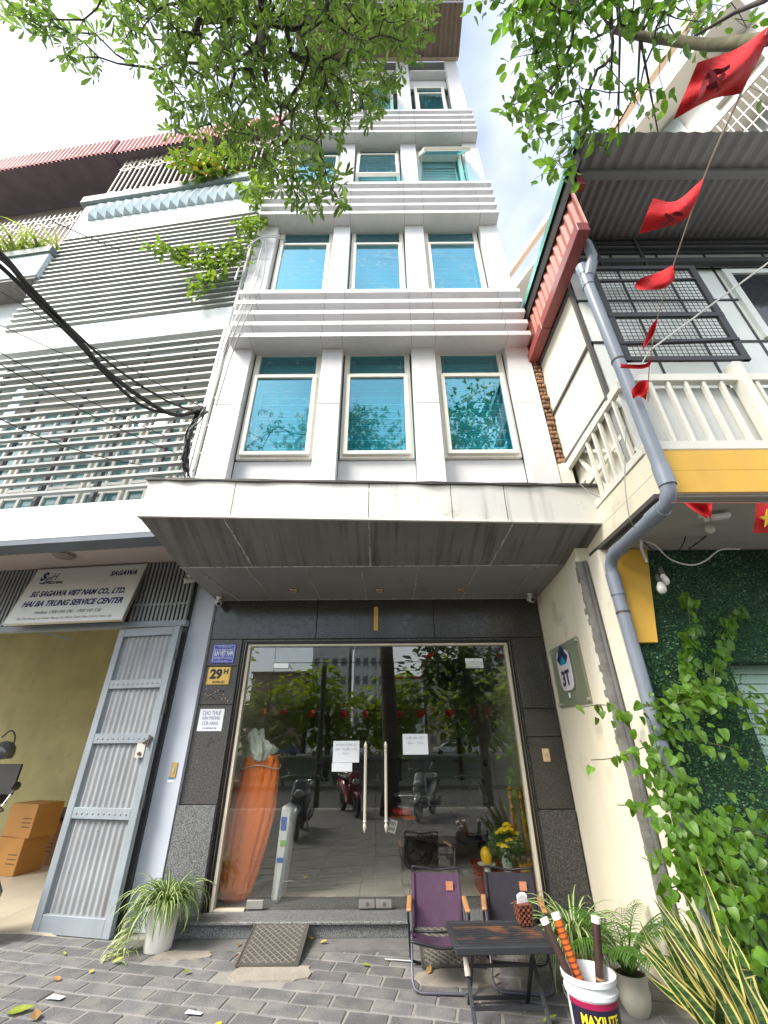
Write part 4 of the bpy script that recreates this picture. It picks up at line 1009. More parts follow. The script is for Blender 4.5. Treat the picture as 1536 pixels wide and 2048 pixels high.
# second tree at the right
TB = thing('street_tree', 'lighter green broad-leaved tree reaching in at the upper right from a mossy bough', 'tree', (4.6, -7.2, 0))
tb = Vector((4.6, -7.2, 0))
MB().tube(rel([(4.6, -7.2, -.02), (4.55, -7.15, 1), (4.5, -7.1, 3), (4.3, -6.9, 5), (4.0, -6.5, 6.6)], tb), [.26, .2, .17, .15, .12], 12).build('trunk', bark, TB, smooth='all')
pB = [(4.3, -6.9, 5.0), (3.6, -6.0, 5.6)] + [tuple(at(px, py, D=D)) for px, py, D in ((1620, 60, 3.0), (1500, 84, 3.4), (1420, 90, 3.8), (1350, 82, 4.1), (1280, 72, 4.3), (1220, 58, 4.4))]
MB().tube(rel(pB, tb), [.09, .07, .055, .05, .045, .042, .038, .03], 10).build('branch', bark_l, TB, smooth='all')
pC = [(4.0, -6.5, 6.6), (3.2, -5.8, 7.2)] + [tuple(at(px, py, D=D)) for px, py, D in ((1620, -60, 3.6), (1530, 0, 4.0), (1470, 25, 4.3), (1385, 75, 4.5))]
MB().tube(rel(pC, tb), [.06, .05, .035, .026, .02, .012], 8).build('branch', bark, TB, smooth='all')
for a, b, c in (((1280, 80), (1275, 180), (1215, 285)), ((1282, 82), (1300, 180), (1318, 275)), ((1225, 60), (1195, 20), (1180, -30)), ((1225, 60), (1222, 170), (1218, 200)), ((1270, 75), (1340, 0), (1360, -40)), ((1240, 62), (1238, 160), (1237, 285))):
    MB().tube(rel([at(*a, D=4.3), at(*b, D=4.45), at(*c, D=4.7)], tb), [.014, .010, .006], 6).build('branch', bark, TB, smooth='all')
blB = [(1100, 50, 70, 1), (1080, 125, 58, 1), (1058, 210, 48, .9), (1048, 262, 34, .7), (1120, 160, 55, 1), (1130, 255, 48, .9), (1172, 215, 38, .6), (1195, 110, 48, .7), (1092, 360, 26, .7), (1115, 325, 36, .8), (1085, 400, 12, .8), (1250, 205, 45, .5), (1232, 265, 32, .6), (1180, 275, 34, .6),
       (975, 12, 34, .9), (1050, 15, 50, 1), (1290, 40, 48, .45), (1350, 25, 48, .5), (1400, 55, 45, .5), (1160, 45, 48, .8), (1310, 110, 40, .4), (1490, 20, 40, .5), (1530, 195, 18, .7), (1150, 330, 20, .7), (1010, 200, 14, .5), (1060, 235, 30, .8), (1100, -60, 110, .8), (1250, -60, 110, .6), (1340, 180, 26, .5), (1290, 250, 24, .5), (1420, 20, 40, .5)]
ctr = crown_points(blB, 3.7, 5.0, 11.3)
twigs = grow(TB, at(1222, 60, D=4.4), ctr, bark, .02, .0022)
twigs.v = [(v[0] - tb.x, v[1] - tb.y, v[2] - tb.z) for v in twigs.v]; twigs.build('twigs', bark, TB, kind='stuff')
sB = leafshape(1.0, .52, lambda t: max(.03, math.sin(math.pi * min(1, t ** .8 * .96 + .03)) ** .8), .22, .15, 4)
tf = []
for c in ctr:
    for i in range(rng.integers(2, 5)):
        d = np.array([rng.normal(0, .7), rng.normal(0, .7), rng.normal(-.7, .45)]); d /= np.linalg.norm(d)
        tf.append((frame(d, np.array([rng.normal(0, .7), rng.normal(0, .7), .8])), c + rng.normal(0, .06, 3), rng.uniform(.075, .145)))
leaves('leaf', sB, tf, leafB, TB, 300, 'crown'); print('leaves B', len(tf))

# trees, pole, rail, cars and houses across the street: they stand behind the viewer and show in the shop glass
leafC = leafmat('leaf_street_yellow_green', (0.14, 0.22, 0.02), (0.26, 0.34, 0.04), trans=.5, scale=1.5)
sC = (np.array([(-.5, 0, 0), (.5, 0, 0), (.45, .7, .15), (0, 1.1, .1), (-.45, .7, .15)]), [(0, 1, 2, 3, 4)])
def round_tree(x, y, h, rw, label, n=1300, lean=0, mat_=None, size=(.16, .34)):
    t = thing('roadside_tree', label, 'tree', (x, y, 0), group='trees across the street')
    MB().tube([(0, 0, -.1), (.05, 0, h * .25), (lean * .5, 0, h * .5), (lean, 0, h * .8)], [.17, .14, .11, .04], 9).build('trunk', bark, t, smooth='all')
    lob = [(np.array([lean + rng.normal(0, rw * .42), rng.normal(0, rw * .42), h * rng.uniform(.34, .88)]), rw * rng.uniform(.38, .6)) for _ in range(12)]
    tf = []
    for _ in range(n):
        c, r = lob[rng.integers(0, len(lob))]; d = rng.normal(0, 1, 3); d /= np.linalg.norm(d)
        tf.append((frame(np.array([d[0], d[1], d[2] * .4 - .3]), np.array([rng.normal(0, .5), rng.normal(0, .5), 1])), np.array([x, y, 0]) + c + d * r * (.55 + .5 * rng.random()), rng.uniform(*size)))
    joined('crown', sC, tf, mat_ or leafC, t)
    return t
for i, (x, y, h, rw, lb) in enumerate(((-6.2, -18.6, 5.2, 2.3, 'sunny yellow-green roadside tree furthest left in the shop glass'), (-3.0, -18.4, 4.9, 2.2, 'yellow-green roadside tree mirrored beside the dark steel post'),
        (.6, -18.6, 4.6, 2.0, 'low roadside tree mirrored just behind the big trunk'), (3.6, -18.2, 5.4, 2.3, 'leafy roadside tree mirrored right of the big trunk'), (7.0, -18.5, 5.2, 2.3, 'roadside tree mirrored at the right edge of the shop glass'), (-10, -18.5, 7, 2.4, 'roadside tree at the far left of the canal rail'))):
    round_tree(x, y, h, rw, lb)
round_tree(3.0, -9.2, 6.4, 1.7, 'dark leaning tree mirrored in the right door behind the white notice', 1500, -.5, leafmat('leaf_dark', (.02, .05, .012), (.05, .10, .02), trans=.4, scale=1.5), (.12, .22))
tp = tag(MB().tube([(-2.1, -9.4, -.14), (-2.1, -9.4, 3.9)], .085, 10).build('steel_post', M('post_black', (.02, .02, .022), .5)), 'dark steel post mirrored in the left door', 'post')
rl = thing('canal_railing', 'grey canal railing with flower boxes mirrored in the lower shop glass', 'railing', (0, -15.4, 0))
rm = M('rail_grey', (.28, .29, .28), .5)
for z in (.25, .55, .85): MB().bar((-22, 0, z), (22, 0, z), .04).build('rail', M('rail_dark', (.06, .07, .06), .5), rl)
MB().box(-22, 22, -.06, .06, 1.02, 1.10).build('top_rail', rm, rl)
for x in np.arange(-22, 22.1, 2.2): MB().box(x - .05, x + .05, -.05, .05, 0, 1.1).build('post', M('rail_dark', (.06, .07, .06), .5), rl)
def car(x, y, rz, body, label):
    c = thing('parked_car', label, 'car', (x, y, -.1), rz, 'cars on the far bank')
    prof = [(-2.2, .35), (-2.25, .8), (-1.9, .98), (-1.3, 1.05), (-.75, 1.5), (1.1, 1.55), (1.9, 1.1), (2.2, .95), (2.25, .35)]
    MB().prism([(a, -.85, b) for a, b in prof], (0, 1.7, 0)).build('body', body, c, bevel=.08)
    MB().prism([(a, -.87, b) for a, b in ((-1.15, 1.06), (-.68, 1.43), (1.02, 1.47), (1.7, 1.08))], (0, 1.74, 0)).build('window', M('car_glass', (.02, .025, .03), .05), c)
    for a in (-1.4, 1.4):
        for s in (-.86, .86): MB().lathe([(.1, -.09), (.33, -.09), (.33, .09), (.1, .09)], (a, s, .33), 16, axis='y').build('wheel', black_m, c)
    for s in (-.6, .6): MB().ball((-2.2, s, .72), .12, (.5, 1.3, .7), 8, 6).build('headlight', white_m, c)
    return c
cw = M('car_white', (.75, .75, .75), .25, coat=.5)
car(-8.6, -62, 0, cw, 'white car on the far bank mirrored left of the steel post'); car(-3.8, -62, 0, cw, 'white car on the far bank mirrored next to the steel post')
car(9, -62, 0, M('car_silver', (.5, .52, .53), .3, metal=.5), 'silver car on the far bank mirrored in the right door'); car(-14.5, -62, 0, M('car_blue', (.05, .07, .16), .3), 'dark blue car on the far bank mirrored at the left edge')
def farhouse(x, y, w, d, h, m, label, roof=None, nw=4):
    b = thing('far_house', label, 'building', (x, y, 0), group='houses beyond the canal')
    MB().box(-w / 2, w / 2, -d, 0, -.1, h).build('wall', m, b)
    MB().box(-w / 2 - .3, w / 2 + .3, -d - .3, .3, h, h + .35).build('roof', roof or m, b)
    for f in range(int(h / 3.3)):
        for k in range(nw):
            a = -w / 2 + (k + .2) * w / nw
            q = MB().box(a, a + w / nw * .55, .0, .06, f * 3.3 + 1.1, f * 3.3 + 2.5).build('window', M('far_pane', (.10, .12, .13), .2), b)
            MB().box(a - .1, a + w / nw * .55 + .1, -.02, .12, f * 3.3 + 1.0, f * 3.3 + 1.1).build('sill', m, q)
    return b
gh = M('far_white', (.55, .55, .54), .8, var=.06, scale=.3); gb = M('far_brown', (.22, .16, .13), .8); gt = M('far_tan', (.42, .36, .28), .8)
farhouse(-20, -78, 10, 9, 13, gb, 'brown far house mirrored at the left of the glass'); farhouse(-10.5, -78, 7, 9, 19, gh, 'tall white far house mirrored above the yellow-green trees')
farhouse(-3.0, -78, 6, 9, 21.5, gh, 'taller pale far house mirrored left of the big trunk'); farhouse(4, -78, 6, 9, 12, gh, 'low far house with a red roof mirrored beside the trunk', M('far_red_roof', (.35, .05, .04), .7))
farhouse(11, -78, 7, 9, 15, gt, 'tan far house mirrored right of the big trunk'); farhouse(19, -78, 8, 9, 18, gh, 'pale far house mirrored at the right edge')
# flag bunting over the kerb, seen only in the glass
red_flag = M('flag_red', (0.62, 0.008, 0.012), .75, var=.10, scale=6, bump=1.0, bscale=16)
bs = tag(MB().tube([(-7, -8.6, 2.7), (-3.5, -8.6, 2.45), (0, -8.6, 2.4), (3.5, -8.6, 2.5), (7, -8.6, 2.8)], .006, 5).build('flag_string', M('string_grey', (.4, .38, .35), .8)), 'string of small flags over the kerb mirrored in the shop glass', 'string')
ORD = 'first second third fourth fifth sixth seventh eighth ninth tenth eleventh twelfth thirteenth fourteenth fifteenth sixteenth'.split()
for i in range(11):
    x = -4.6 + i * .78 + random.uniform(-.3, .3); z = 2.43 + abs(x) ** 2 * .006
    k_ = random.uniform(.6, 1.1); mb = MB(); mb.add([(0, 0, 0), (.24 * k_, .06, .01), (.20, .10, -.16 * k_), (.10, -.06, -.22 * k_), (-.03, .08, -.15)], [(0, 1, 2), (0, 2, 3), (0, 3, 4)])
    o = mb.build('small_flag', red_flag, loc=(x, -8.6, z), rot=(0, 0, random.uniform(-.8, .8))); tag(o, ORD[i] + ' small red flag from the left on the string mirrored in the shop glass', 'flag', 'mirrored bunting flags')
# ------------------------------------------------------------------ signs and notices
sil = M('sign_silver', (0.72, 0.73, 0.69), .35, metal=.15, var=.06, scale=1.5, spot=.15, spcol=(.35, .32, .28), spscale=4)
navy = M('sign_navy', (0.018, 0.02, 0.12), .5); blackt = M('sign_black', (.02, .02, .03), .5); greyt = M('sign_grey_text', (.22, .23, .25), .6); greyt2 = M('sign_pale_text', (.36, .37, .38), .6)
# company sign over the gate, leaning out at its foot
tl = toW(-2.82, 1.16, 3.80); tr_ = toW(-1.155, 1.16, 3.80); br_ = toW(-1.17, .99, 2.985); bl = toW(-2.86, .99, 2.985)
SG = thing('company_sign', 'silver company sign with navy lettering over the open gate of the townhouse', 'sign', (bl + br_) / 2, TH)
SG.rotation_euler = (math.atan2(.17, .815) * -1, 0, TH)
SWd, SHt = 1.68, .83
MB().box(-SWd / 2, SWd / 2, 0, .03, 0, SHt).build('board', sil, SG, bevel=.004)
MB().box(-SWd / 2 - .012, SWd / 2 + .012, .0, .045, -.012, 0).box(-SWd / 2 - .012, SWd / 2 + .012, 0, .045, SHt, SHt + .012).box(-SWd / 2 - .012, -SWd / 2, 0, .045, 0, SHt).box(SWd / 2, SWd / 2 + .012, 0, .045, 0, SHt).build('edge_trim', steel, SG)
def st(s, size, m, x, z, w, bold=.035, shear=.22, al='CENTER'): return text(s, size, m, SG, (x, -.002, z), align=al, bold=bold, shear=shear, width=w)
st('SG SAGAWA VIET NAM CO., LTD.', .115, navy, .0, .42, 1.40); st('HAI BA TRUNG SERVICE CENTER', .115, navy, .0, .27, 1.46)
st('Hotline: 1900 545 596 - 1900 545 538', .065, greyt, .0, .14, .96, .008); st('No. 29G Phuong Liet Street, Phuong Liet Ward, Thanh Xuan District, Hanoi City', .048, greyt2, .0, .055, 1.36, 0)
st('SAGAWA', .105, navy, .55, .70, .40, .035)
text('S', .17, navy, SG, (-.67, -.002, .70), bold=.05, shear=.2); text('g', .15, greyt, SG, (-.59, -.003, .67), bold=.025, shear=.2); text('H', .14, greyt, SG, (-.50, -.002, .695), bold=.02, shear=.2); text('GLOBAL', .06, blackt, SG, (-.43, -.002, .60), bold=.02, shear=.22, width=.22)
MB().tube([(-.68, -.003, .605), (-.63, -.003, .59), (-.56, -.003, .60), (-.53, -.003, .625)], .008, 6).build('emblem_swoosh', navy, SG)

blue = M('enamel_blue', (0.012, 0.035, 0.42), .25, coat=.5, var=.06)
def plaque(name, lab, cat, x0, x1, z0, z1, m, y=-.012, th=.012):
    t = thing(name, lab, cat, ((x0 + x1) / 2, y, (z0 + z1) / 2)); w, h = (x1 - x0) / 2, (z1 - z0) / 2
    MB().box(-w, w, 0, th, -h, h).build('plate', m, t, bevel=.002); return t, w, h
wt = M('enamel_white', (.8, .82, .84), .4)
t, w, h = plaque('company_plaque', 'blue enamel company plaque with white writing on the left granite pillar', 'plaque', -2.195, -1.905, 2.475, 2.705, blue)
text('B.IN VIỆT NAM', .075, wt, t, (0, -.002, 0), bold=.03, width=.235)
text('CÔNG TY TNHH XÂY DỰNG VÀ THƯƠNG MẠI', .03, wt, t, (0, -.002, .045), bold=.01, width=.25); text('CHI NHÁNH HÀ NỘI', .025, wt, t, (0, -.002, .083), width=.16); text('29H PHƯƠNG LIỆT - THANH XUÂN', .022, wt, t, (0, -.002, -.058), width=.24); text('ĐT: 04.3868', .022, wt, t, (0, -.002, -.088), width=.12)
fr = MB(); 
for a, b in (((-w + .015, h - .015), (w - .015, h - .015)), ((-w + .015, -h + .015), (w - .015, -h + .015)), ((-w + .015, -h + .015), (-w + .015, h - .015)), ((w - .015, -h + .015), (w - .015, h - .015)), ((-w + .02, -.042), (w - .02, -.042))): fr.bar((a[0], -.0015, a[1]), (b[0], -.0015, b[1]), .004, .003)
fr.build('border_line', wt, t)
brass = M('plaque_brass', (.62, .40, .11), .3, metal=.7, var=.1, spot=.3, spcol=(.4, .26, .08), spscale=12)
t, w, h = plaque('number_plate', 'brass house number plate 29H under the blue plaque', 'plaque', -2.205, -1.925, 2.225, 2.43, brass)
text('29', .15, blackt, t, (-.035, -.002, .015), bold=.05, width=.15); text('H', .075, blackt, t, (.085, -.002, .045), bold=.05, width=.055); text('PHƯƠNG LIỆT', .032, blackt, t, (.01, -.002, -.075), bold=.01, width=.15)
fr = MB()
for a, b in (((-w + .008, h - .008), (w - .008, h - .008)), ((-w + .008, -h + .008), (w - .008, -h + .008)), ((-w + .008, -h + .008), (-w + .008, h - .008)), ((w - .008, -h + .008), (w - .008, h - .008))): fr.bar((a[0], -.001, a[1]), (b[0], -.001, b[1]), .004, .004)
fr.build('raised_rim', brass, t)
t, w, h = plaque('rental_notice', 'white paper notice with faded print taped to the worn left granite pillar', 'notice', -2.215, -1.925, 1.72, 1.955, paper_m, -.004, .003)
for s_, sz, z, wd in (('CHO THUÊ', .062, .072, .22), ('VĂN PHÒNG', .052, .018, .21), ('CỬA HÀNG', .052, -.038, .19), ('LH: 0878.403.768', .026, -.088, .16)): text(s_, sz, M('notice_ink', (.20, .22, .34), .7), t, (0, -.001, z), bold=.004, width=wd)
def doornote(name, lab, px0, py0, px1, py1, lines, y=GY - .004):
    a, b = at(px0, py0, Y=y), at(px1, py1, Y=y); t = thing(name, lab, 'notice', ((a.x + b.x) / 2, y, (a.z + b.z) / 2)); w, h = abs(b.x - a.x) / 2, abs(a.z - b.z) / 2
    MB().box(-w, w, 0, .003, -h, h).build('sheet', paper_m, t)
    for s_, z, wd in lines: text(s_, .035, grey_ink, t, (0, -.001, h * z), width=w * 2 * wd)
    return t
doornote('door_notice', 'white printed notice taped on the left glass door beside its pull handle', 667, 1482, 718, 1525, (('KHÔNG DỰNG XE', .62, .8), ('MÁY TRƯỚC CỬA', .2, .84), ('NÀY', -.2, .25)))
doornote('door_note', 'small blank white note stuck below the printed notice on the left glass door', 664, 1526, 704, 1543, ())
doornote('door_notice', 'plain white notice sheet on the right glass door', 805, 1468, 857, 1509, (('GIỜ LÀM VIỆC', .6, .7), ('8H - 17H', .1, .6)))
a, b = at(930, 1317, Y=GY), at(967, 1336, Y=GY)
t = thing('door_sticker', 'white and green sticker near the top right of the glass doors', 'sticker', ((a.x + b.x) / 2, GY - .006, (a.z + b.z) / 2)); w, h = (b.x - a.x) / 2, (a.z - b.z) / 2
MB().box(-w, w, 0, .003, -h, h).build('sheet', paper_m, t); MB().box(-w, w * .5, -.002, -.0005, -h * .9, -h * .1).build('green_strip', M('sticker_green', (.30, .45, .06), .5), t)
a, b = at(748, 1214, Y=0), at(756, 1261, Y=0)
t = thing('talisman_strip', 'narrow yellow paper talisman on the dark granite lintel', 'paper strip', ((a.x + b.x) / 2, -.004, (a.z + b.z) / 2)); h = (a.z - b.z) / 2
MB().box(-.026, .026, 0, .003, -h, h).build('strip', M('talisman_yellow', (.78, .45, .10), .7, var=.1, scale=20), t)
mb = MB()
for k in range(9):
    z = h * .82 - k * h * .2
    for _ in range(3):
        x0 = random.uniform(-.014, .008); zz = z + random.uniform(-.01, .01); mb.box(x0, x0 + random.uniform(.006, .014), -.001, 0, zz, zz + .003)
    mb.box(-.002, .001, -.001, 0, z - .013, z + .013)
mb.build('brush_marks', M('talisman_red', (.35, .06, .03), .7), t)
# glass plaque 3T on the plaster wall
X3 = 2.044
c3 = [at(px, py, X=X3) for px, py in ((1103, 1303), (1154, 1270), (1186, 1404), (1122, 1417))]
y0 = (c3[0].y + c3[3].y) / 2; y1 = (c3[1].y + c3[2].y) / 2; zt = (c3[0].z + c3[1].z) / 2; zb = (c3[2].z + c3[3].z) / 2
G3 = thing('glass_plaque', 'green glass plaque with a white 3T logo fixed to the plaster wall', 'plaque', (X3 - .02, (y0 + y1) / 2, (zt + zb) / 2), -R(90))
# local x runs towards the street (-Y); local -y faces the shopfront side (-X)
hw, hh = abs(y0 - y1) / 2, (zt - zb) / 2
MB().box(-hw, hw, 0, .01, -hh, hh).build('glass', glassmat('plaque_glass', (.96, .98, .93), .08, .6, gcol=(.9, 1, .9)), G3)
MB().box(-hw, hw, .011, .014, -hh, hh).build('backing', M('plaque_back', (.44, .44, .35), .4), G3)
for sx_ in (-1, 1):
    for sz_ in (-1, 1): MB().lathe([(.016, -.018), (.016, .02)], (sx_ * (hw - .03), 0, sz_ * (hh - .035)), 12, axis='y').build('standoff', steel, G3, smooth=True)
pl = MB(); pp = []
for i in range(40):
    t = 2 * math.pi * i / 40; ex = .38; pp.append((.085 * .98 * math.copysign(abs(math.cos(t)) ** ex, math.cos(t)) * (1 + .04 * math.sin(t)), -.012, .03 + .16 * math.copysign(abs(math.sin(t)) ** .6, math.sin(t))))
hx = -hw * .08
pl.prism([(p[0] * 2.15 + hx, p[1], p[2] * 1.32) for p in pp], (0, .012, 0)); pl.build('logo_plate', M('logo_white', (.80, .74, .74), .4), G3, bevel=.004)
text('3T', .21, M('logo_navy', (.02, .025, .09), .5), G3, (hx + .0, -.014, -.05), bold=.04, width=.22)
MB().prism([(hx - .16, -.0135, .17), (hx, -.0135, .315), (hx + .16, -.0135, .17), (hx + .095, -.0135, .11), (hx, -.0135, .195), (hx - .095, -.0135, .11)], (0, .004, 0)).build('logo_roof', M('logo_navy', (.02, .025, .09), .5), G3)
MB().prism([(hx - .09, -.0134, .10), (hx + .09, -.0134, .10), (hx + .095, -.0134, .15), (hx, -.0134, .225), (hx - .095, -.0134, .15)], (0, .003, 0)).build('logo_cyan', M('logo_cyan', (.02, .30, .52), .5), G3)
MB().box(-.075, -.035, -.006, -.001, -hh + .08, -hh + .13).build('mark', paper_m, G3)
# bell switches
def switch(lab, x, z, y, m, w=.04, h=.065, rz=0):
    t = thing('bell_switch', lab, 'switch', (x, y, z), rz); MB().box(-w, w, -.012, 0, -h, h).build('plate', m, t, bevel=.005)
    MB().box(-w * .4, w * .4, -.018, -.012, -h * .35, h * .3).build('button', M('switch_button', (.5, .40, .26), .4), t, bevel=.003); return t
p = at(1092, 1510, Y=0); switch('tan bell plate on the right dark granite pillar', p.x, p.z, -.001, M('switch_tan', (.66, .48, .28), .4))
q = atL(348, 1540, GV + .09); q = toW(q.x, GV + .09, q.z); switch('brass-coloured bell switch on the pale blue pilaster beside the steel gate leaf', q.x, q.z, q.y, M('switch_gold', (.45, .32, .12), .4), .038, .075, TH)
q = atL(343, 1557, GV + .09); q = toW(q.x, GV + .09, q.z)
t = thing('price_sticker', 'small blue and white sticker under the bell switch on the pale blue pilaster', 'sticker', q, TH); MB().box(-.04, .04, -.003, 0, -.035, .035).build('sheet', paper_m, t); MB().box(-.036, .036, -.0045, -.003, -.01, .03).build('blue_print', M('sticker_blue', (.10, .28, .5), .5), t)

# cameras and lamps ----------------------------------------------------
def cctv(lab, loc, aim, s=1.0):
    t = thing('security_camera', lab, 'camera', loc); a = Vector(aim).normalized()
    MB().lathe([(.035 * s, 0), (.035 * s, -.015 * s), (.014 * s, -.03 * s), (.012 * s, -.06 * s)], (0, 0, 0), 14).build('mount', white_m, t, smooth=True)
    c = Vector((0, 0, -.075 * s)); q = a.to_track_quat('Z', 'Y').to_matrix()
    def R_(mb): mb.v = [tuple(q @ Vector(v) + c) for v in mb.v]; return mb
    b = R_(MB().lathe([(.028 * s, -.07 * s), (.034 * s, -.06 * s), (.036 * s, .06 * s), (.03 * s, .065 * s)], n=16)).build('body', white_m, t, smooth=True)
    R_(MB().lathe([(.028 * s, .066 * s), (.012 * s, .068 * s)], n=14)).build('lens', black_m, b); return t
p = at(438, 1194, Y=-.14); cctv('white security camera under the left end of the canopy soffit', (p.x, p.y, 3.29), (.5, -.7, -.5))
p = at(1060, 1192, Y=-.18); cctv('white security camera under the right end of the canopy soffit', (p.x, p.y, 3.29), (.1, -.9, -.35))
q = atL(376, 1165, 1.14); cctv('white dome-ended security camera by the folded gate ribs above the steel leaf', toW(q.x, q.y, q.z + .1), (-.7, -.6, -.3))
q = at(1392, 990, Y=-2.4)
t = thing('flood_lamp', 'white double spot lamp under the front edge of the yellow fascia', 'lamp', (q.x, -2.4, 3.27)); MB().lathe([(.05, 0), (.05, -.02), (.02, -.035), (.018, -.07)], n=14).build('mount', white_m, t, smooth=True); MB().bar((.03, -.02, -.05), (.16, -.05, -.045), .055, .04).build('lamp_head', white_m, t, bevel=.006)
def bulb(lab, px, py, Y, s=1.0):
    p = at(px, py, Y=Y); t = thing('light_bulb', lab, 'bulb', p)
    MB().lathe([(.018, .05), (.02, .085), (.016, .12), (.006, .13)], n=12).build('socket', M('socket_dark', (.06, .055, .05), .6), t, smooth=True)
    MB().lathe([(.002, -.052), (.02, -.046), (.034, -.028), (.038, -.005), (.032, .02), (.02, .042), (.018, .05)], n=16).build('glass', M('bulb_opal', (.72, .70, .62), .25), t, smooth=True)
    MB().tube([(0, 0, .128), (.008, .01, .2), (-.01, 0, .26)], .004, 6).build('flex', black_m, t); return t
bulb('white light bulb hanging just below the small red flag', 1419, 1056, -2.2); bulb('upper of the two light bulbs hanging before the hedge', 1329, 1160, -1.95); bulb('lower of the two light bulbs hanging before the hedge', 1323, 1176, -1.98)
q = atL(133, 1096, .75); cl = thing('ceiling_lamp', 'round dusty ceiling lamp under the townhouse porch', 'lamp', toW(q.x, .75, 3.83)); MB().lathe([(.13, 0), (.13, -.03), (.10, -.05), (.02, -.06)], n=20).build('bowl', M('lamp_dusty', (.22, .18, .15), .5), cl, smooth=True); MB().lathe([(.145, 0), (.145, -.014), (.13, -.016)], n=20).build('rim', M('lamp_rim', (.3, .28, .25), .4), cl)

# cables --------------------------------------------------------------
cab = M('cable_black', (0.016, 0.015, 0.015), .6); cabg = M('cable_grey', (.30, .30, .29), .6)
def sag(p, q, s, n=22):
    p, q = Vector(p), Vector(q); return [p.lerp(q, i / n) - Vector((0, 0, s * 4 * (i / n) * (1 - i / n))) for i in range(n + 1)]
knot = at(408, 822, Y=-1.48)
def bez(pts, n=10):
    """smooth curve through points (Catmull-Rom)"""
    P_ = [Vector(p) for p in pts]; P_ = [P_[0] * 2 - P_[1]] + P_ + [P_[-1] * 2 - P_[-2]]; out = []
    for i in range(1, len(P_) - 2):
        for j in range(n):
            t = j / n; a, b, c, d = P_[i - 1:i + 3]
            out.append(0.5 * ((2 * b) + (c - a) * t + (2 * a - 5 * b + 4 * c - d) * t * t + (3 * b - a - 3 * c + d) * t ** 3))
    return out + [P_[-2]]
for i, (path, r_, lb) in enumerate((
    (((-140, 400, 2.3), (0, 508, 2.7), (70, 590, 3.0), (150, 672, 3.3), (205, 735, 3.6), (290, 800, 4.1), (352, 830, 4.4), (408, 818, 4.68)), .021, 'thickest black cable of the bundle sagging to the corner knot'),
    (((-140, 420, 2.35), (0, 532, 2.72), (80, 610, 3.0), (160, 690, 3.35), (215, 752, 3.7), (285, 812, 4.1), (350, 828, 4.4), (404, 826, 4.68)), .015, 'second black cable of the sagging bundle, just under the thickest'),
    (((-140, 400, 2.2), (0, 516, 2.66), (75, 588, 2.95), (140, 655, 3.25), (230, 735, 3.7), (330, 800, 4.3), (390, 821, 4.6), (412, 815, 4.68)), .010, 'thin top cable of the sagging bundle'))):
    tag(MB().tube(bez([at(px, py, D=D) for px, py, D in path]), r_, 8).build('overhead_cable', cab, smooth='all'), lb, 'cable', 'cables left of the building')
for (p0, d0), (p1, d1), s_, lb in ((((0, 582), 3.6), ((400, 812), 4.7), .03, 'thin wire running under the cable bundle to the knot'), (((0, 650), 3.9), ((345, 800), 4.9), .02, 'thin wire crossing the middle fascia'), (((0, 705), 3.6), ((330, 872), 4.4), .03, 'thin wire crossing the lower louvre screen at mid height'),
        (((0, 728), 3.4), ((350, 905), 4.5), .05, 'thin wire slanting to the lower end of the cable tangle'), (((0, 838), 3.2), ((285, 930), 4.2), .06, 'lowest thin wire across the louvre screen'), (((100, 440), 3.6), ((240, 500), 4.4), .01, 'faint wire across the upper louvre screen')):
    tag(MB().tube(sag(at(*p0, D=d0), at(*p1, D=d1), s_), .0045, 6).build('thin_wire', cab), lb, 'wire', 'cables left of the building')
tgl = thing('cable_tangle', 'tangle of black and grey cables hanging on the corner between townhouse and narrow building', 'cable', knot)
for i in range(11):
    r_ = random.Random(i); path = []
    for px, py in ((410, 818), (392, 842), (378, 868), (375, 900), (370, 925), (374, 952)):
        v = at(px + r_.uniform(-7, 7), py + r_.uniform(-6, 6), D=4.62 + r_.uniform(-.06, .06)); path.append(v - knot)
    MB().tube(bez(path, 6), r_.uniform(.004, .011), 6).build('cable_strand', cab if i % 3 else cabg, tgl, smooth='all')
mb = MB()
for i in range(16):
    r_ = random.Random(90 + i); px, py = r_.choice(((405, 815), (376, 905), (372, 930), (376, 950))); a = at(px, py, D=4.6) - knot
    mb.tube(bez([a, a + Vector((r_.uniform(-.07, .07), r_.uniform(-.05, 0), r_.uniform(-.06, .08))), a + Vector((r_.uniform(-.1, .1), r_.uniform(-.05, 0), r_.uniform(-.1, .12)))], 5), .0028, 5)
mb.build('loose_ends', cab, tgl, kind='stuff')
for k, dx in enumerate((0, 9, 20)):
    tag(MB().tube(bez([at(527 + dx * .3, 480, Y=-1.47), at(505 + dx, 560, Y=-1.47), at(470 + dx, 640, Y=-1.64), at(440 + dx, 720, Y=-1.5), at(412 + dx, 812, Y=-1.5)], 6), .008, 6).build('conduit', cabg if k else M('cable_white', (.6, .6, .58), .5)), ('leftmost', 'middle', 'rightmost')[k] + ' of the thin cables running up the left edge of the narrow building', 'cable', 'cables left of the building')
tag(MB().tube(bez([at(470, 560, Y=-1.5), at(490, 505, Y=-1.5), at(515, 478, Y=-1.5), at(550, 474, Y=-1.47), at(568, 480, Y=-1.3)], 8), .014, 8).tube(bez([at(500, 470, Y=-1.5), at(530, 472, Y=-1.48), at(556, 470, Y=-1.45), at(570, 482, Y=-1.3)], 8), .014, 8).build('hose', M('hose_pale', (.62, .63, .60), .5)), 'pale hose looping from the vine into the left third-storey window', 'hose')
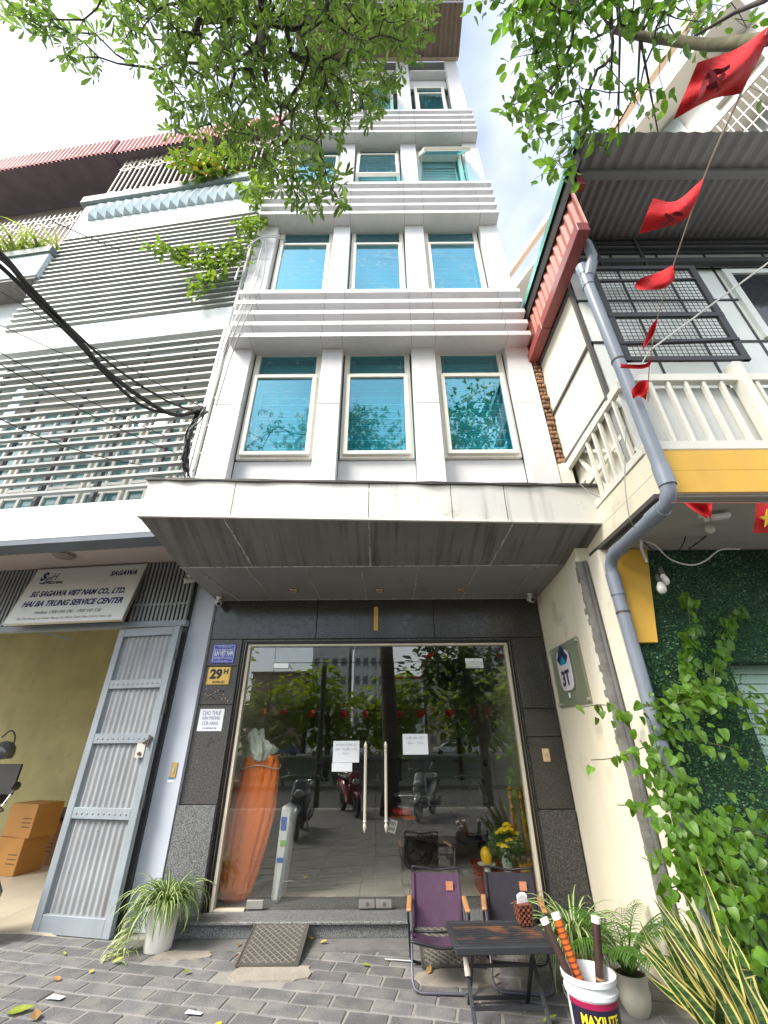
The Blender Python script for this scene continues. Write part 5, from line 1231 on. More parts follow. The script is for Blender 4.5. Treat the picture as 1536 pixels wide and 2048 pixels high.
# wiring on the balcony soffit
for pts, r_, m_, lb in ((((1420, 1016), (1460, 1006), (1500, 996), (1536, 988)), .007, cab, 'black wire along the front of the balcony soffit'), (((1378, 1098), (1430, 1060), (1480, 1025), (1520, 990)), .007, cab, 'black wire running diagonally over the balcony soffit'),
        (((1284, 1080), (1300, 1096), (1320, 1112), (1345, 1112), (1365, 1090), (1378, 1050), (1388, 1024)), .006, cab, 'black wire looping under the soffit to the red flag'), (((1284, 1082), (1310, 1090), (1340, 1118), (1380, 1130), (1410, 1122), (1440, 1100), (1480, 1098)), .007, M('cable_white', (.6, .6, .58), .5), 'pale wire looping over the top of the hedge'),
        (((1290, 1064), (1310, 1058), (1350, 1064), (1385, 1064)), .007, M('cable_white', (.6, .6, .58), .5), 'pale wire loop between downpipe and bulbs'), (((1282, 1080), (1284, 1100), (1294, 1124)), .012, M('cable_white', (.6, .6, .58), .5), 'short pale strap hanging beside the yellow board')):
    tag(MB().tube(bez([at(px, py, Y=-1.95) for px, py in pts], 7), r_, 6).build('soffit_wire', m_), lb, 'wire', 'wires under the balcony')
tag(MB().tube(bez([at(1160, 968, Y=-1.8), at(1180, 985, Y=-1.85), at(1205, 995, Y=-1.9), at(1213, 985, Y=-2.0)], 8), .005, 6).build('loose_wire', cabg), 'thin loose wire lying over the right end of the canopy', 'wire', 'wires under the balcony')
tag(MB().tube(bez([at(1252, 850, Y=-2.76), at(1250, 960, Y=-2.74), at(1258, 1030, Y=-2.7), at(1268, 1055, Y=-2.6)], 8), .004, 6).build('loose_wire', cabg), 'thin wire hanging down the cream side of the balcony slab', 'wire', 'wires under the balcony')

# flags -----------------------------------------------------------------
star_y = M('flag_yellow', (.80, .55, .06), .7)
dark_red = M('flag_dark_red', (.20, .004, .01), .8)
def cloth(name, lab, grid, m=red_flag, D=None, thick=.002):
    """grid: rows of (px, py, D) control points -> a smooth waved cloth"""
    rows_ = [bez([at(px, py, D=d) for px, py, d in r_], 5) for r_ in grid]; nr, nc = len(rows_), len(rows_[0])
    cols = [bez([rows_[i][j] for i in range(nr)], 5) for j in range(nc)]; n = len(cols[0]); o = cols[0][0]
    mb = MB(); mb.add([p - o for c in cols for p in c], [(j * n + i, j * n + i + 1, (j + 1) * n + i + 1, (j + 1) * n + i) for j in range(nc - 1) for i in range(n - 1)])
    t = thing(name, lab, 'flag', o, group='red flags on the line'); mb.build('cloth', m, t, smooth='all'); return t, o, cols
f1, o1, c1 = cloth('red_flag', 'largest red flag on the line, close overhead at the upper right', (((1552, 40, 1.30), (1478, 95, 1.34), (1395, 125, 1.30)), ((1522, 110, 1.32), (1452, 160, 1.28), (1372, 180, 1.34)), ((1480, 188, 1.34), (1420, 200, 1.36), (1346, 240, 1.36))))
def ribbon(mb, pts, w, nrm):
    pts = [Vector(p) for p in pts]; k = len(mb.v); n = len(pts)
    for i, p in enumerate(pts):
        d = (pts[min(i + 1, n - 1)] - pts[max(i - 1, 0)]).normalized(); s_ = d.cross(nrm).normalized() * (w / 2 * (.55 + .45 * math.sin(math.pi * i / (n - 1))))
        mb.v += [tuple(p - s_), tuple(p + s_)]
    for i in range(n - 1): mb.f.append((k + 2 * i, k + 2 * i + 1, k + 2 * i + 3, k + 2 * i + 2)); mb.m.append(0)
    return mb
def on(cols, u, v):
    j = min(len(cols) - 1, int(u * (len(cols) - 1))); i = min(len(cols[0]) - 1, int(v * (len(cols[0]) - 1))); return cols[j][i]
mb = MB(); off = Vector((0, 0, -.006)); 
vn = (Vector(CAM) - o1).normalized(); ribbon(mb, bez([at(px, py, D=1.27) - o1 for px, py in ((1390, 208), (1402, 190), (1408, 170), (1415, 155), (1428, 145), (1444, 142), (1460, 132))], 6), .016, vn)
ribbon(mb, bez([at(px, py, D=1.268) - o1 for px, py in ((1416, 140), (1428, 163), (1438, 182))], 6), .022, vn); ribbon(mb, bez([at(px, py, D=1.266) - o1 for px, py in ((1412, 176), (1432, 168), (1450, 146))], 6), .018, vn)
mb.build('emblem', dark_red, f1)
f2, o2, c2 = cloth('red_flag', 'second red flag down the line, against the dark grey roof sheets', (((1408, 355, 2.3), (1395, 395, 2.3), (1376, 435, 2.32)), ((1352, 402, 2.36), (1350, 425, 2.30), (1338, 452, 2.34)), ((1306, 396, 2.34), (1292, 430, 2.32), (1278, 468, 2.36))))
ribbon(ribbon(MB(), bez([at(px, py, D=2.26) - o2 for px, py in ((1318, 452), (1336, 442), (1350, 428), (1366, 430))], 6), .022, (Vector(CAM) - o2).normalized()), bez([at(px, py, D=2.255) - o2 for px, py in ((1330, 428), (1345, 440), (1352, 452))], 6), .02, (Vector(CAM) - o2).normalized()).build('emblem', dark_red, f2)
cloth('red_flag', 'third red flag down the line, folded before the wire mesh top', (((1346, 530, 2.9), (1350, 552, 2.9), (1348, 562, 2.92)), ((1318, 544, 2.96), (1325, 566, 2.9), (1325, 578, 2.92)), ((1282, 556, 2.9), (1270, 570, 2.94), (1278, 580, 2.9))))
cloth('red_flag', 'fourth red flag, twisted lengthwise before the wire mesh', (((1315, 636, 3.2), (1300, 655, 3.2), (1286, 690, 3.22)), ((1312, 655, 3.2), (1304, 675, 3.24), (1284, 700, 3.2)), ((1306, 668, 3.22), (1288, 695, 3.2), (1270, 716, 3.22))))
cloth('red_flag', 'fifth red flag, blown out thin over the downpipe', (((1301, 712, 3.35), (1290, 728, 3.35), (1240, 728, 3.36)), ((1302, 726, 3.36), (1286, 732, 3.38), (1242, 733, 3.35)), ((1298, 734, 3.35), (1280, 738, 3.36), (1238, 736, 3.36))))
cloth('red_flag', 'crumpled red flag at the lower end of the line by the railing', (((1296, 760, 3.45), (1280, 762, 3.42), (1262, 780, 3.46)), ((1296, 775, 3.4), (1278, 785, 3.48), (1264, 790, 3.42)), ((1292, 800, 3.46), (1278, 792, 3.42), (1266, 798, 3.46))))
f7, o7, c7 = cloth('red_flag', 'small pink-red flag hanging under the yellow fascia', (((1368, 1005, 3.05), (1385, 1020, 3.0), (1412, 1036, 3.05)), ((1395, 1006, 3.02), (1402, 1018, 3.08), (1418, 1034, 3.02)), ((1424, 1006, 3.05), (1423, 1020, 3.02), (1421, 1038, 3.05))))
f8, o8, c8 = cloth('red_flag', 'red flag with a yellow star under the yellow fascia at the right edge', (((1512, 1006, 3.02), (1510, 1035, 3.0), (1506, 1066, 3.02)), ((1550, 1008, 3.05), (1548, 1036, 3.02), (1545, 1066, 3.05)), ((1590, 1008, 3.05), (1588, 1036, 3.05), (1584, 1064, 3.05))))
pts = []
for i in range(10):
    r_ = 19 if i % 2 == 0 else 8; a = R(90 + 36 * i + 12); pts.append(at(1538 + r_ * math.cos(a), 1036 - r_ * math.sin(a), D=2.985) - o8)
MB().prism(pts, (0, .006, 0)).build('star', star_y, f8)
tag(MB().tube(bez([at(px, py, D=d) for px, py, d in ((1600, -80, 1.1), (1536, 60, 1.3), (1478, 195, 1.42), (1408, 355, 2.3), (1347, 530, 2.9), (1315, 636, 3.2), (1301, 712, 3.35), (1297, 760, 3.45), (1296, 805, 3.5))], 8), .004, 6).build('flag_line', M('line_tan', (.42, .36, .28), .8)), 'tan cord carrying the red flags from overhead down to the balcony railing', 'cord')
tag(MB().tube([at(px, py, D=3.0) for px, py in ((1343, 1005), (1420, 1006), (1512, 1006), (1600, 1007))], .0025, 5).build('flag_line', M('line_red', (.45, .12, .10), .8)), 'thin red cord carrying flags under the yellow fascia', 'cord')
tag(MB().tube([at(1560, 508, Y=-2.95), at(1298, 702, Y=-2.82)], .009, 8).tube([at(1298, 702, Y=-2.82), at(1262, 765, Y=-2.8)], .005, 6).build('flag_rod', M('rod_pale', (.58, .55, .50), .4)), 'pale thin rod slanting over the wire mesh towards the downpipe', 'rod')
# ------------------------------------------------------------------ plants
vine_m = leafmat('vine_leaf', (0.065, 0.17, 0.012), (0.17, 0.33, 0.035), trans=.45, rough=.4, scale=3.0)
stem_m = M('vine_stem', (.10, .11, .04), .8, var=.3)
sH = leafshape(1.0, .86, lambda t: max(.03, (min(1, .72 + 1.9 * t)) * (1 - t ** 2.4) ** .75), .2, .26, 6)
VN = thing('climbing_vine', 'heart-leaved climbing vine covering the downpipe foot and hedge at the lower right', 'plant', (2.5, -1.85, 0)); vb = Vector((2.5, -1.85, 0))
def vine(paths, spread, dens, y0, size, per=1):
    tf = []; mb = MB()
    for path in paths:
        P_ = bez([at(px, py, Y=y) for px, py, y in path], 8); mb.tube([p - vb for p in P_], .004, 5)
        for a, b in zip(P_[:-1], P_[1:]):
            L = (b - a).length; k = rng.poisson(dens * L)
            for _ in range(k):
                c = np.array(a.lerp(b, rng.random())) + rng.normal(0, 1, 3) * np.array([spread, spread * .5, spread])
                c[1] = min(c[1], y0)
                d = np.array([rng.normal(0, .55), rng.normal(-.35, .3), rng.normal(-.75, .3)])
                tf.append((frame(d / np.linalg.norm(d), np.array([rng.normal(0, .55), -1.0, rng.normal(.55, .5)])), c, rng.uniform(*size)))
    return tf, mb
tfs = []; stems = MB()
for paths, sp_, dn, y0, sz in (
    ((((1385, 1420, -1.8), (1372, 1340, -1.75), (1380, 1260, -1.72), (1372, 1185, -1.72)),), .035, 70, -1.70, (.065, .10)),
    ((((1420, 1400, -1.8), (1440, 1290, -1.72), (1470, 1215, -1.72)),), .035, 52, -1.70, (.065, .10)),
    ((((1160, 1415, -1.45), (1210, 1410, -1.5), (1260, 1430, -1.7)), ((1182, 1520, -1.5), (1230, 1515, -1.6), (1300, 1490, -1.75)), ((1235, 1610, -1.55), (1280, 1610, -1.65), (1330, 1600, -1.8)), ((1285, 1715, -1.6), (1320, 1730, -1.75), (1350, 1700, -1.85)), ((1315, 1790, -1.7), (1345, 1775, -1.8), (1380, 1770, -1.9))), .028, 22, -1.45, (.06, .095)),
    ((((1300, 1440, -1.8), (1330, 1560, -1.82), (1350, 1660, -1.85), (1400, 1800, -1.9)), ((1280, 1480, -1.8), (1320, 1540, -1.8), (1380, 1600, -1.85))), .085, 115, -1.72, (.04, .09)),
    ((((1300, 1420, -1.82), (1380, 1400, -1.85), (1450, 1390, -1.85), (1530, 1420, -1.9), (1550, 1470, -1.9)), ((1330, 1450, -1.85), (1400, 1480, -1.85), (1480, 1500, -1.85)), ((1340, 1400, -1.8), (1380, 1380, -1.78), (1420, 1375, -1.78))), .075, 95, -1.72, (.04, .09)),
    ((((1400, 1650, -1.9), (1450, 1740, -2.0), (1500, 1850, -2.05), (1540, 1960, -2.1)), ((1380, 1700, -1.95), (1440, 1760, -2.0), (1540, 1800, -2.0)), ((1450, 1720, -1.95), (1540, 1720, -1.95)), ((1480, 1850, -2.05), (1510, 1950, -2.1), (1530, 2040, -2.15)), ((1400, 1640, -1.85), (1480, 1660, -1.88), (1560, 1680, -1.9)), ((1360, 1580, -1.85), (1410, 1660, -1.9), (1420, 1740, -1.95))), .10, 125, -1.75, (.042, .095)),
    ((((1500, 1620, -1.75), (1560, 1640, -1.75)),), .05, 40, -1.72, (.07, .10))):
    a, b = vine(paths, sp_, dn, y0, sz); tfs += a; k = len(stems.v); stems.v += b.v; stems.f += [tuple(i + k for i in f) for f in b.f]; stems.m += b.m
stems.build('stem', stem_m, VN); leaves('leaf', sH, tfs, vine_m, VN, 300, 'foliage'); print('vine', len(tfs))
# sprays on the townhouse screens
spr_m = leafmat('spray_leaf_yellow_green', (0.085, 0.165, 0.022), (0.18, 0.28, 0.05), trans=.45, rough=.4, scale=4)
sS = leafshape(1.0, .55, prof_obl, .2, .2, 3)
def spray(name, lab, paths, v, dens, spread, size, m, flowers=None):
    b = at(paths[0][0][0], paths[0][0][1], Y=v); t = thing(name, lab, 'plant', b); tf = []; mb = MB(); fl_ = []
    for path in paths:
        P_ = bez([at(px, py, Y=v + rng.normal(0, .04)) for px, py in path], 6); mb.tube([p - b for p in P_], .006, 5)
        for a, c in zip(P_[:-1], P_[1:]):
            for _ in range(rng.poisson(dens * (c - a).length)):
                q = np.array(a.lerp(c, rng.random())) + rng.normal(0, spread, 3) * np.array([1, .5, .8]); d = np.array([rng.normal(0, .7), rng.normal(-.3, .4), rng.normal(-.1, .6)])
                tf.append((frame(d / np.linalg.norm(d), np.array([rng.normal(0, .5), -.5, .9])), q, rng.uniform(*size)))
                if flowers and rng.random() < .2: fl_.append((frame(np.array([rng.normal(), -1, rng.normal()]), np.array([0, -1, .2])), q + np.array([0, -.06, 0]), rng.uniform(.07, .12)))
    mb.build('stem', stem_m, t); leaves('leaf', sS, tf, m, t, 120, 'foliage')
    if fl_: leaves('blossom', (np.array([(-.5, 0, 0), (0, -.3, .1), (.5, 0, 0), (.4, .5, .1), (0, .7, 0), (-.4, .5, .1)]), [(0, 1, 2, 3, 4, 5)]), fl_, flowers, t, 40, 'blossoms')
    return t
spray('creeper', 'bright yellow-green creeper hanging on the upper louvre screen and corner', (((300, 492), (340, 500), (380, 520)), ((520, 440), (490, 480), (450, 500), (400, 500), (345, 510)), ((480, 495), (440, 540), (395, 590)), ((525, 435), (505, 450), (470, 455)), ((345, 505), (370, 535), (420, 510)), ((430, 520), (410, 555), (400, 575)), ((490, 490), (470, 520), (420, 525))), -1.52, 75, .085, (.09, .17), spr_m)
spray('creeper', 'small yellow-green creeper tuft hanging from the parapet coping beside the narrow building', (((520, 350), (505, 372), (480, 385)), ((525, 360), (520, 390), (512, 415))), -1.5, 40, .09, (.12, .22), spr_m)
spray('flowering_shrub', 'yellow-flowered shrub pushing through the roof-terrace grille', (((360, 305), (385, 330), (420, 330)), ((400, 300), (440, 310), (480, 330)), ((380, 340), (430, 350), (490, 345)), ((440, 300), (470, 300), (500, 310)), ((360, 330), (400, 345), (440, 330))), -1.30, 45, .16, (.14, .26), leafmat('shrub_leaf', (.07, .14, .02), (.15, .24, .04), trans=.45, scale=3), M('blossom_yellow', (.80, .50, .02), .6))
# strap-leaved plants ----------------------------------------------------
var_m = leafmat('spider_leaf_green', (0.05, 0.13, 0.02), (0.10, 0.20, 0.04), trans=.35, scale=6)
cream_l_m = leafmat('spider_leaf_cream', (0.50, 0.55, 0.28), (0.62, 0.66, 0.38), trans=.35, scale=6, orand=.1)
def strap(mbs, base, dir_, L, W, arch, n=9, stripe=.34, up0=1.0, twist=0.0):
    """arching strap leaf with a pale stripe; adds to mbs with material 0 edge / 1 stripe"""
    d = Vector(dir_).normalized(); p = Vector(base); h = Vector((d.x, d.y, 0)); h = h.normalized() if h.length > 1e-5 else Vector((1, 0, 0)); ang = math.asin(max(-1, min(1, d.z)))
    side0 = Vector((-h.y, h.x, 0)); vs = []; stp = L / n
    for i in range(n + 1):
        t = i / n; w = W / 2 * max(.04, min(1, .5 + 2 * t) * (1 - t ** 2.6)); side = side0
        nrm = Vector((-h.x * math.sin(ang), -h.y * math.sin(ang), math.cos(ang)))
        if twist: side = (side0 * math.cos(twist * t) + nrm * math.sin(twist * t))
        for q, z in ((-1, .18), (-stripe, 0), (stripe, 0), (1, .18)): vs.append(p + side * (w * q) + nrm * (w * z))
        p = p + (h * math.cos(ang) + Vector((0, 0, math.sin(ang)))) * stp; ang -= arch / n * (1 + t)
    fs = []; ms = []
    k = len(mbs.v); mbs.v += [tuple(v) for v in vs]
    for i in range(n):
        for j in range(3): mbs.f.append((k + i * 4 + j, k + i * 4 + j + 1, k + i * 4 + j + 5, k + i * 4 + j + 4)); mbs.m.append(1 if j == 1 else 0)
    return mbs
def spider(name, lab, loc, h0, n, Lr, W, spread, mats, archr=(1.2, 2.2), upr=(.5, 1.4), limit=300, z0=0):
    t = thing(name, lab, 'plant', loc)
    for i in range(n):
        a = rng.uniform(0, 6.28); e = rng.uniform(*upr); r_ = rng.uniform(0, spread)
        mb = strap(MB(), (math.cos(a) * r_, math.sin(a) * r_, h0), (math.cos(a) * math.cos(e), math.sin(a) * math.cos(e), math.sin(e)), rng.uniform(*Lr), W * rng.uniform(.8, 1.2), rng.uniform(*archr), 7, twist=rng.normal(0, .4))
        mb.v = [(v[0], v[1], max(v[2], z0 + .004)) for v in mb.v]
        mb.build('leaf', mats, t, smooth='all')
    return t
soil = M('soil', (.03, .022, .015), 1, bump=.6, bscale=80)
def pot(parent, prof, m, n=28, soil_r=None, soil_z=None):
    o = MB().lathe(prof, n=n, cap=False).build('pot', m, parent, smooth=True)
    if soil_r: MB().lathe([(soil_r, soil_z), (.001, soil_z + .01)], n=20).build('soil', soil, parent)
    return o
potw = M('pot_white_glaze', (0.70, 0.69, 0.65), .3, var=.05, scale=3, spot=.5, spcol=(.25, .18, .12), spscale=7, spth=(.66, .72), streak=.2, sscale=(8, 8, .8))
# tall white pot with the trailing spider plant
PL = spider('spider_plant', 'bushy variegated spider plant in a tall white pot beside the left pillar', (-2.04, -.40, 0), .30, 160, (.28, .52), .030, .10, [var_m, cream_l_m], (1.3, 3.0), (.3, 1.4))
pot(PL, [(.02, .0), (.112, .0), (.118, .012), (.122, .10), (.134, .26), (.142, .315), (.136, .318), (.128, .27), (.11, .2)], potw, soil_r=.128, soil_z=.27)
for i in range(60):                                     # runner hanging over on the left down to the paving
    mb = strap(MB(), (-.13 - .0022 * i + rng.normal(0, .03), -.09 + rng.normal(0, .03), .30 - .0048 * i), (-1, rng.normal(-.3, .5), rng.uniform(-.3, .6)), rng.uniform(.14, .26), .018, rng.uniform(1.0, 2.4), 6, twist=rng.normal(0, .5))
    mb.v = [(v[0], v[1], max(v[2], .004)) for v in mb.v]; mb.build('leaf', [cream_l_m if i % 3 else var_m, cream_l_m], PL, smooth='all')
for i in range(26):
    mb = strap(MB(), (-.24 + rng.normal(0, .07), -.13 + rng.normal(0, .05), .02), (rng.normal(), rng.normal(), rng.uniform(0, .8)), rng.uniform(.08, .17), .016, 1.6, 5)
    mb.v = [(v[0], v[1], max(v[2], .003)) for v in mb.v]; mb.build('leaf', [cream_l_m if i % 2 else var_m, cream_l_m], PL, smooth='all')
# second spider plant and palm by the bucket
SP2 = spider('spider_plant', 'dense spider plant on the ground behind the paint bucket', (1.42, -1.15, 0), .26, 170, (.30, .56), .024, .10, [var_m, cream_l_m], (1.2, 2.6), (.4, 1.4))
pot(SP2, [(.02, .0), (.10, .0), (.12, .2), (.128, .24), (.12, .24), (.11, .2)], M('pot_terracotta', (.30, .14, .08), .8, var=.15), soil_r=.11, soil_z=.2)
palm_m = leafmat('palm_leaf', (.05, .14, .02), (.11, .22, .035), trans=.4, scale=5)
PM = thing('potted_palm', 'small feathery palm in a round cream pot between bucket and snake plant', 'plant', (1.67, -1.44, 0))
pot(PM, [(.02, 0), (.065, 0), (.09, .04), (.103, .10), (.098, .155), (.108, .18), (.11, .20), (.10, .203), (.095, .19)], M('pot_cream', (.52, .49, .42), .5, var=.08, spot=.4, spcol=(.3, .26, .2), spscale=6), soil_r=.092, soil_z=.19)
for i in range(24):
    a = rng.uniform(0, 6.28); e = rng.uniform(.9, 1.45); L = rng.uniform(.32, .58); h = Vector((math.cos(a), math.sin(a), 0)); p = Vector((math.cos(a) * .03, math.sin(a) * .03, .2)); ang = e; mb = MB(); pts = [p.copy()]
    for k in range(10): p = p + (h * math.cos(ang) + Vector((0, 0, math.sin(ang)))) * (L / 10); pts.append(p.copy()); ang -= .13
    mb.tube(pts, [.005 - .0004 * k for k in range(11)], 5); side = Vector((-h.y, h.x, 0))
    for k in range(4, 11):
        for s_ in (-1, 1):
            for q in (0, .5):
                b = pts[k - 1].lerp(pts[k], q); d = (side * s_ + (pts[k] - pts[k - 1]).normalized() * .9 + Vector((0, 0, -.15))); strap(mb, b, d, .11 * (1.25 - abs(k - 7) / 7), .011, .9, 4)
    mb.build('frond', [palm_m, palm_m], PM)
# snake plant
sn_m = bpy.data.materials.new('snake_leaf_banded'); t_, p_, o_ = nodes(sn_m)
n1 = nz(t_, 26, 3.0, stretch=(.5, .5, 2.2)); n2 = nz(t_, 4, 2)
lnk(t_, mixc(t_, ramp(t_, n1.outputs['Fac'], .42, .58, 0, 1), (0.018, 0.06, 0.014), (0.075, 0.15, 0.045)), p_.inputs['Base Color']); p_.inputs['Roughness'].default_value = .38
sn_y = M('snake_leaf_edge', (0.66, 0.58, 0.17), .4, var=.12, scale=8)
SN = thing('snake_plant', 'large yellow-edged snake plant at the lower right corner', 'plant', (1.96, -2.2, 0))
pot(SN, [(.02, 0), (.16, 0), (.2, .1), (.215, .16), (.22, .17), (.20, .17), (.19, .14)], M('pot_teal', (.35, .50, .46), .4), soil_r=.19, soil_z=.14)
def snake(base, tip, W, bend, tw):
    mb = MB(); base, tip = Vector(base), Vector(tip); n = 12; ax = (tip - base); L = ax.length; ax.normalize(); side = Vector((1, 0, 0)) - ax * ax.x; side.normalize(); nr = side.cross(ax); vs = []
    for i in range(n + 1):
        t = i / n; w = W / 2 * max(.03, min(1, .55 + 1.3 * t) * (1 - t ** 3.2)); c = base.lerp(tip, t) + Vector(bend) * (math.sin(math.pi * t * .5) ** 2 - t) + side * .006 * math.sin(9 * t + tw * 5)
        an = tw * (t * 1.2 + .1); s_ = side * math.cos(an) + nr * math.sin(an); n_ = nr * math.cos(an) - side * math.sin(an)
        for q, z in ((-1, .25), (-.68, .12), (0, -.05), (.68, .12), (1, .25)): vs.append(c + s_ * w * q + n_ * w * z)
    for v in vs: mb.v.append(tuple(v))
    for i in range(n):
        for j in range(4): mb.f.append((i * 5 + j, i * 5 + j + 1, i * 5 + j + 6, i * 5 + j + 5)); mb.m.append(1 if j in (0, 3) else 0)
    return mb
so = Vector(SN.location)
tips = [(1392, 1712), (1305, 1795), (1325, 1830), (1348, 1850), (1268, 1880), (1285, 1900), (1300, 1905), (1400, 1820), (1420, 1800), (1380, 1885), (1430, 1930), (1330, 1890), (1355, 1925), (1450, 1850), (1460, 1890), (1365, 1830), (1410, 1870), (1440, 1980), (1500, 1950), (1320, 1960), (1290, 1950), (1345, 1960), (1390, 1950), (1475, 1900), (1405, 1760), (1315, 1850), (1372, 1870), (1280, 1840), (1338, 1810), (1425, 1850), (1310, 1790), (1295, 1870), (1360, 1780), (1335, 1930), (1385, 1930), (1415, 1955), (1440, 1900), (1330, 1850), (1385, 1835)]
for i, (px, py) in enumerate(tips):
    Y = -2.22 + rng.uniform(-.20, .20); tp_ = at(px, py, Y=Y) - so
    a = rng.uniform(0, 6.28); bs_ = Vector((math.cos(a) * .09, math.sin(a) * .09, .15)) + Vector((tp_.x * .25, tp_.y * .2, 0))
    snake(bs_, tp_, rng.uniform(.055, .092), (rng.normal(0, .1), rng.normal(0, .06), 0), rng.normal(0, .7)).build('leaf', [sn_m, sn_y], SN, smooth='all')
# long bent yellowed leaf
P_ = bez([at(1440, 2040, Y=-2.2) - so, at(1452, 1990, Y=-2.22) - so, at(1470, 1952, Y=-2.24) - so, at(1500, 1946, Y=-2.2) - so, at(1528, 1942, Y=-2.18) - so], 5)
mb = MB()
for i, p in enumerate(P_):
    w = .03 * (1 - (i / (len(P_) - 1)) ** 2) + .003
    for q in (-1, -.7, 0, .7, 1): mb.v.append((p.x + .3 * w * q, p.y - .4 * w * abs(q), p.z + w * q))
for i in range(len(P_) - 1):
    for j in range(4): mb.f.append((i * 5 + j, i * 5 + j + 1, i * 5 + j + 6, i * 5 + j + 5)); mb.m.append(1 if j in (0, 3) else 0)
mb.build('leaf', [sn_m, sn_y], SN, smooth='all')
# grasses on the far-left balcony
grass_m = leafmat('balcony_strap_leaf', (.14, .22, .04), (.28, .36, .10), trans=.4, scale=4)

# ------------------------------------------------------------------ house beyond the townhouse, at the left edge
N = thing('neighbour_house', 'white house at the far left edge with a planted balcony under the red roof', 'building', toW(UW, .35, 0), TH)
MB().box(-6, -.02, .0, .25, 4.3, 10.3).build('front_wall', wl, N)
MB().box(-6, -.02, -.42, 0, 9.15, 9.85).build('balcony_band', wl2, N, bevel=.006)
MB().box(-6, .0, -.46, .02, 9.85, 10.02).build('balcony_edge', M('edge_green', (.17, .21, .20), .6), N)
MB().box(-6, -.02, -.40, 0, 9.08, 9.15).build('drip_mould', mould, N)
MB().box(-2.2, -1.1, -.03, 0, 7.0, 8.5).build('window', lfr, N); MB().box(-2.1, -1.2, -.04, -.03, 7.08, 8.42).build('window_pane', teal_glass if False else tglass, N)
MB().box(-6, -.02, .5, .6, 10, 14).build('terrace_wall', M('terrace_wall', (.33, .27, .24), .8), N)
mb = MB(); mb.corr((-6, -.45, 14.02), (5.85, 0, 0), (0, .02, .74), 50, .02, (0, -1, .05)); mb.build('roof_band', red_m, N)
MB().hexa([(-6, -.425, 14.03), (-.15, -.425, 14.03), (-.15, 3, 14.3), (-6, 3, 14.3)], [(-6, -.42, 14.7), (-.15, -.42, 14.7), (-.15, 3, 14.9), (-6, 3, 14.9)]).build('roof_underside', dark_eave, N)
gbars(-3.6, -.1, 10.9, 12.6, .1, 26, N)
nb = toW(UW, .35, 0)
BG = thing('balcony_grass', 'pale strap-leaved plants along the balcony of the far-left house', 'plant', toW(UW - 1.4, .15, 10.0), TH)
for i in range(300):
    a = rng.uniform(0, 6.28); strap(MB(), (rng.uniform(-2.2, 1.35), rng.uniform(-.2, .1), 0), (math.cos(a) * .5, math.sin(a) * .5 - .2, rng.uniform(.7, 1.4)), rng.uniform(.5, 1.0), .05, rng.uniform(.8, 2.0), 6).build('leaf', [grass_m, cream_l_m if i % 3 == 0 else grass_m], BG)
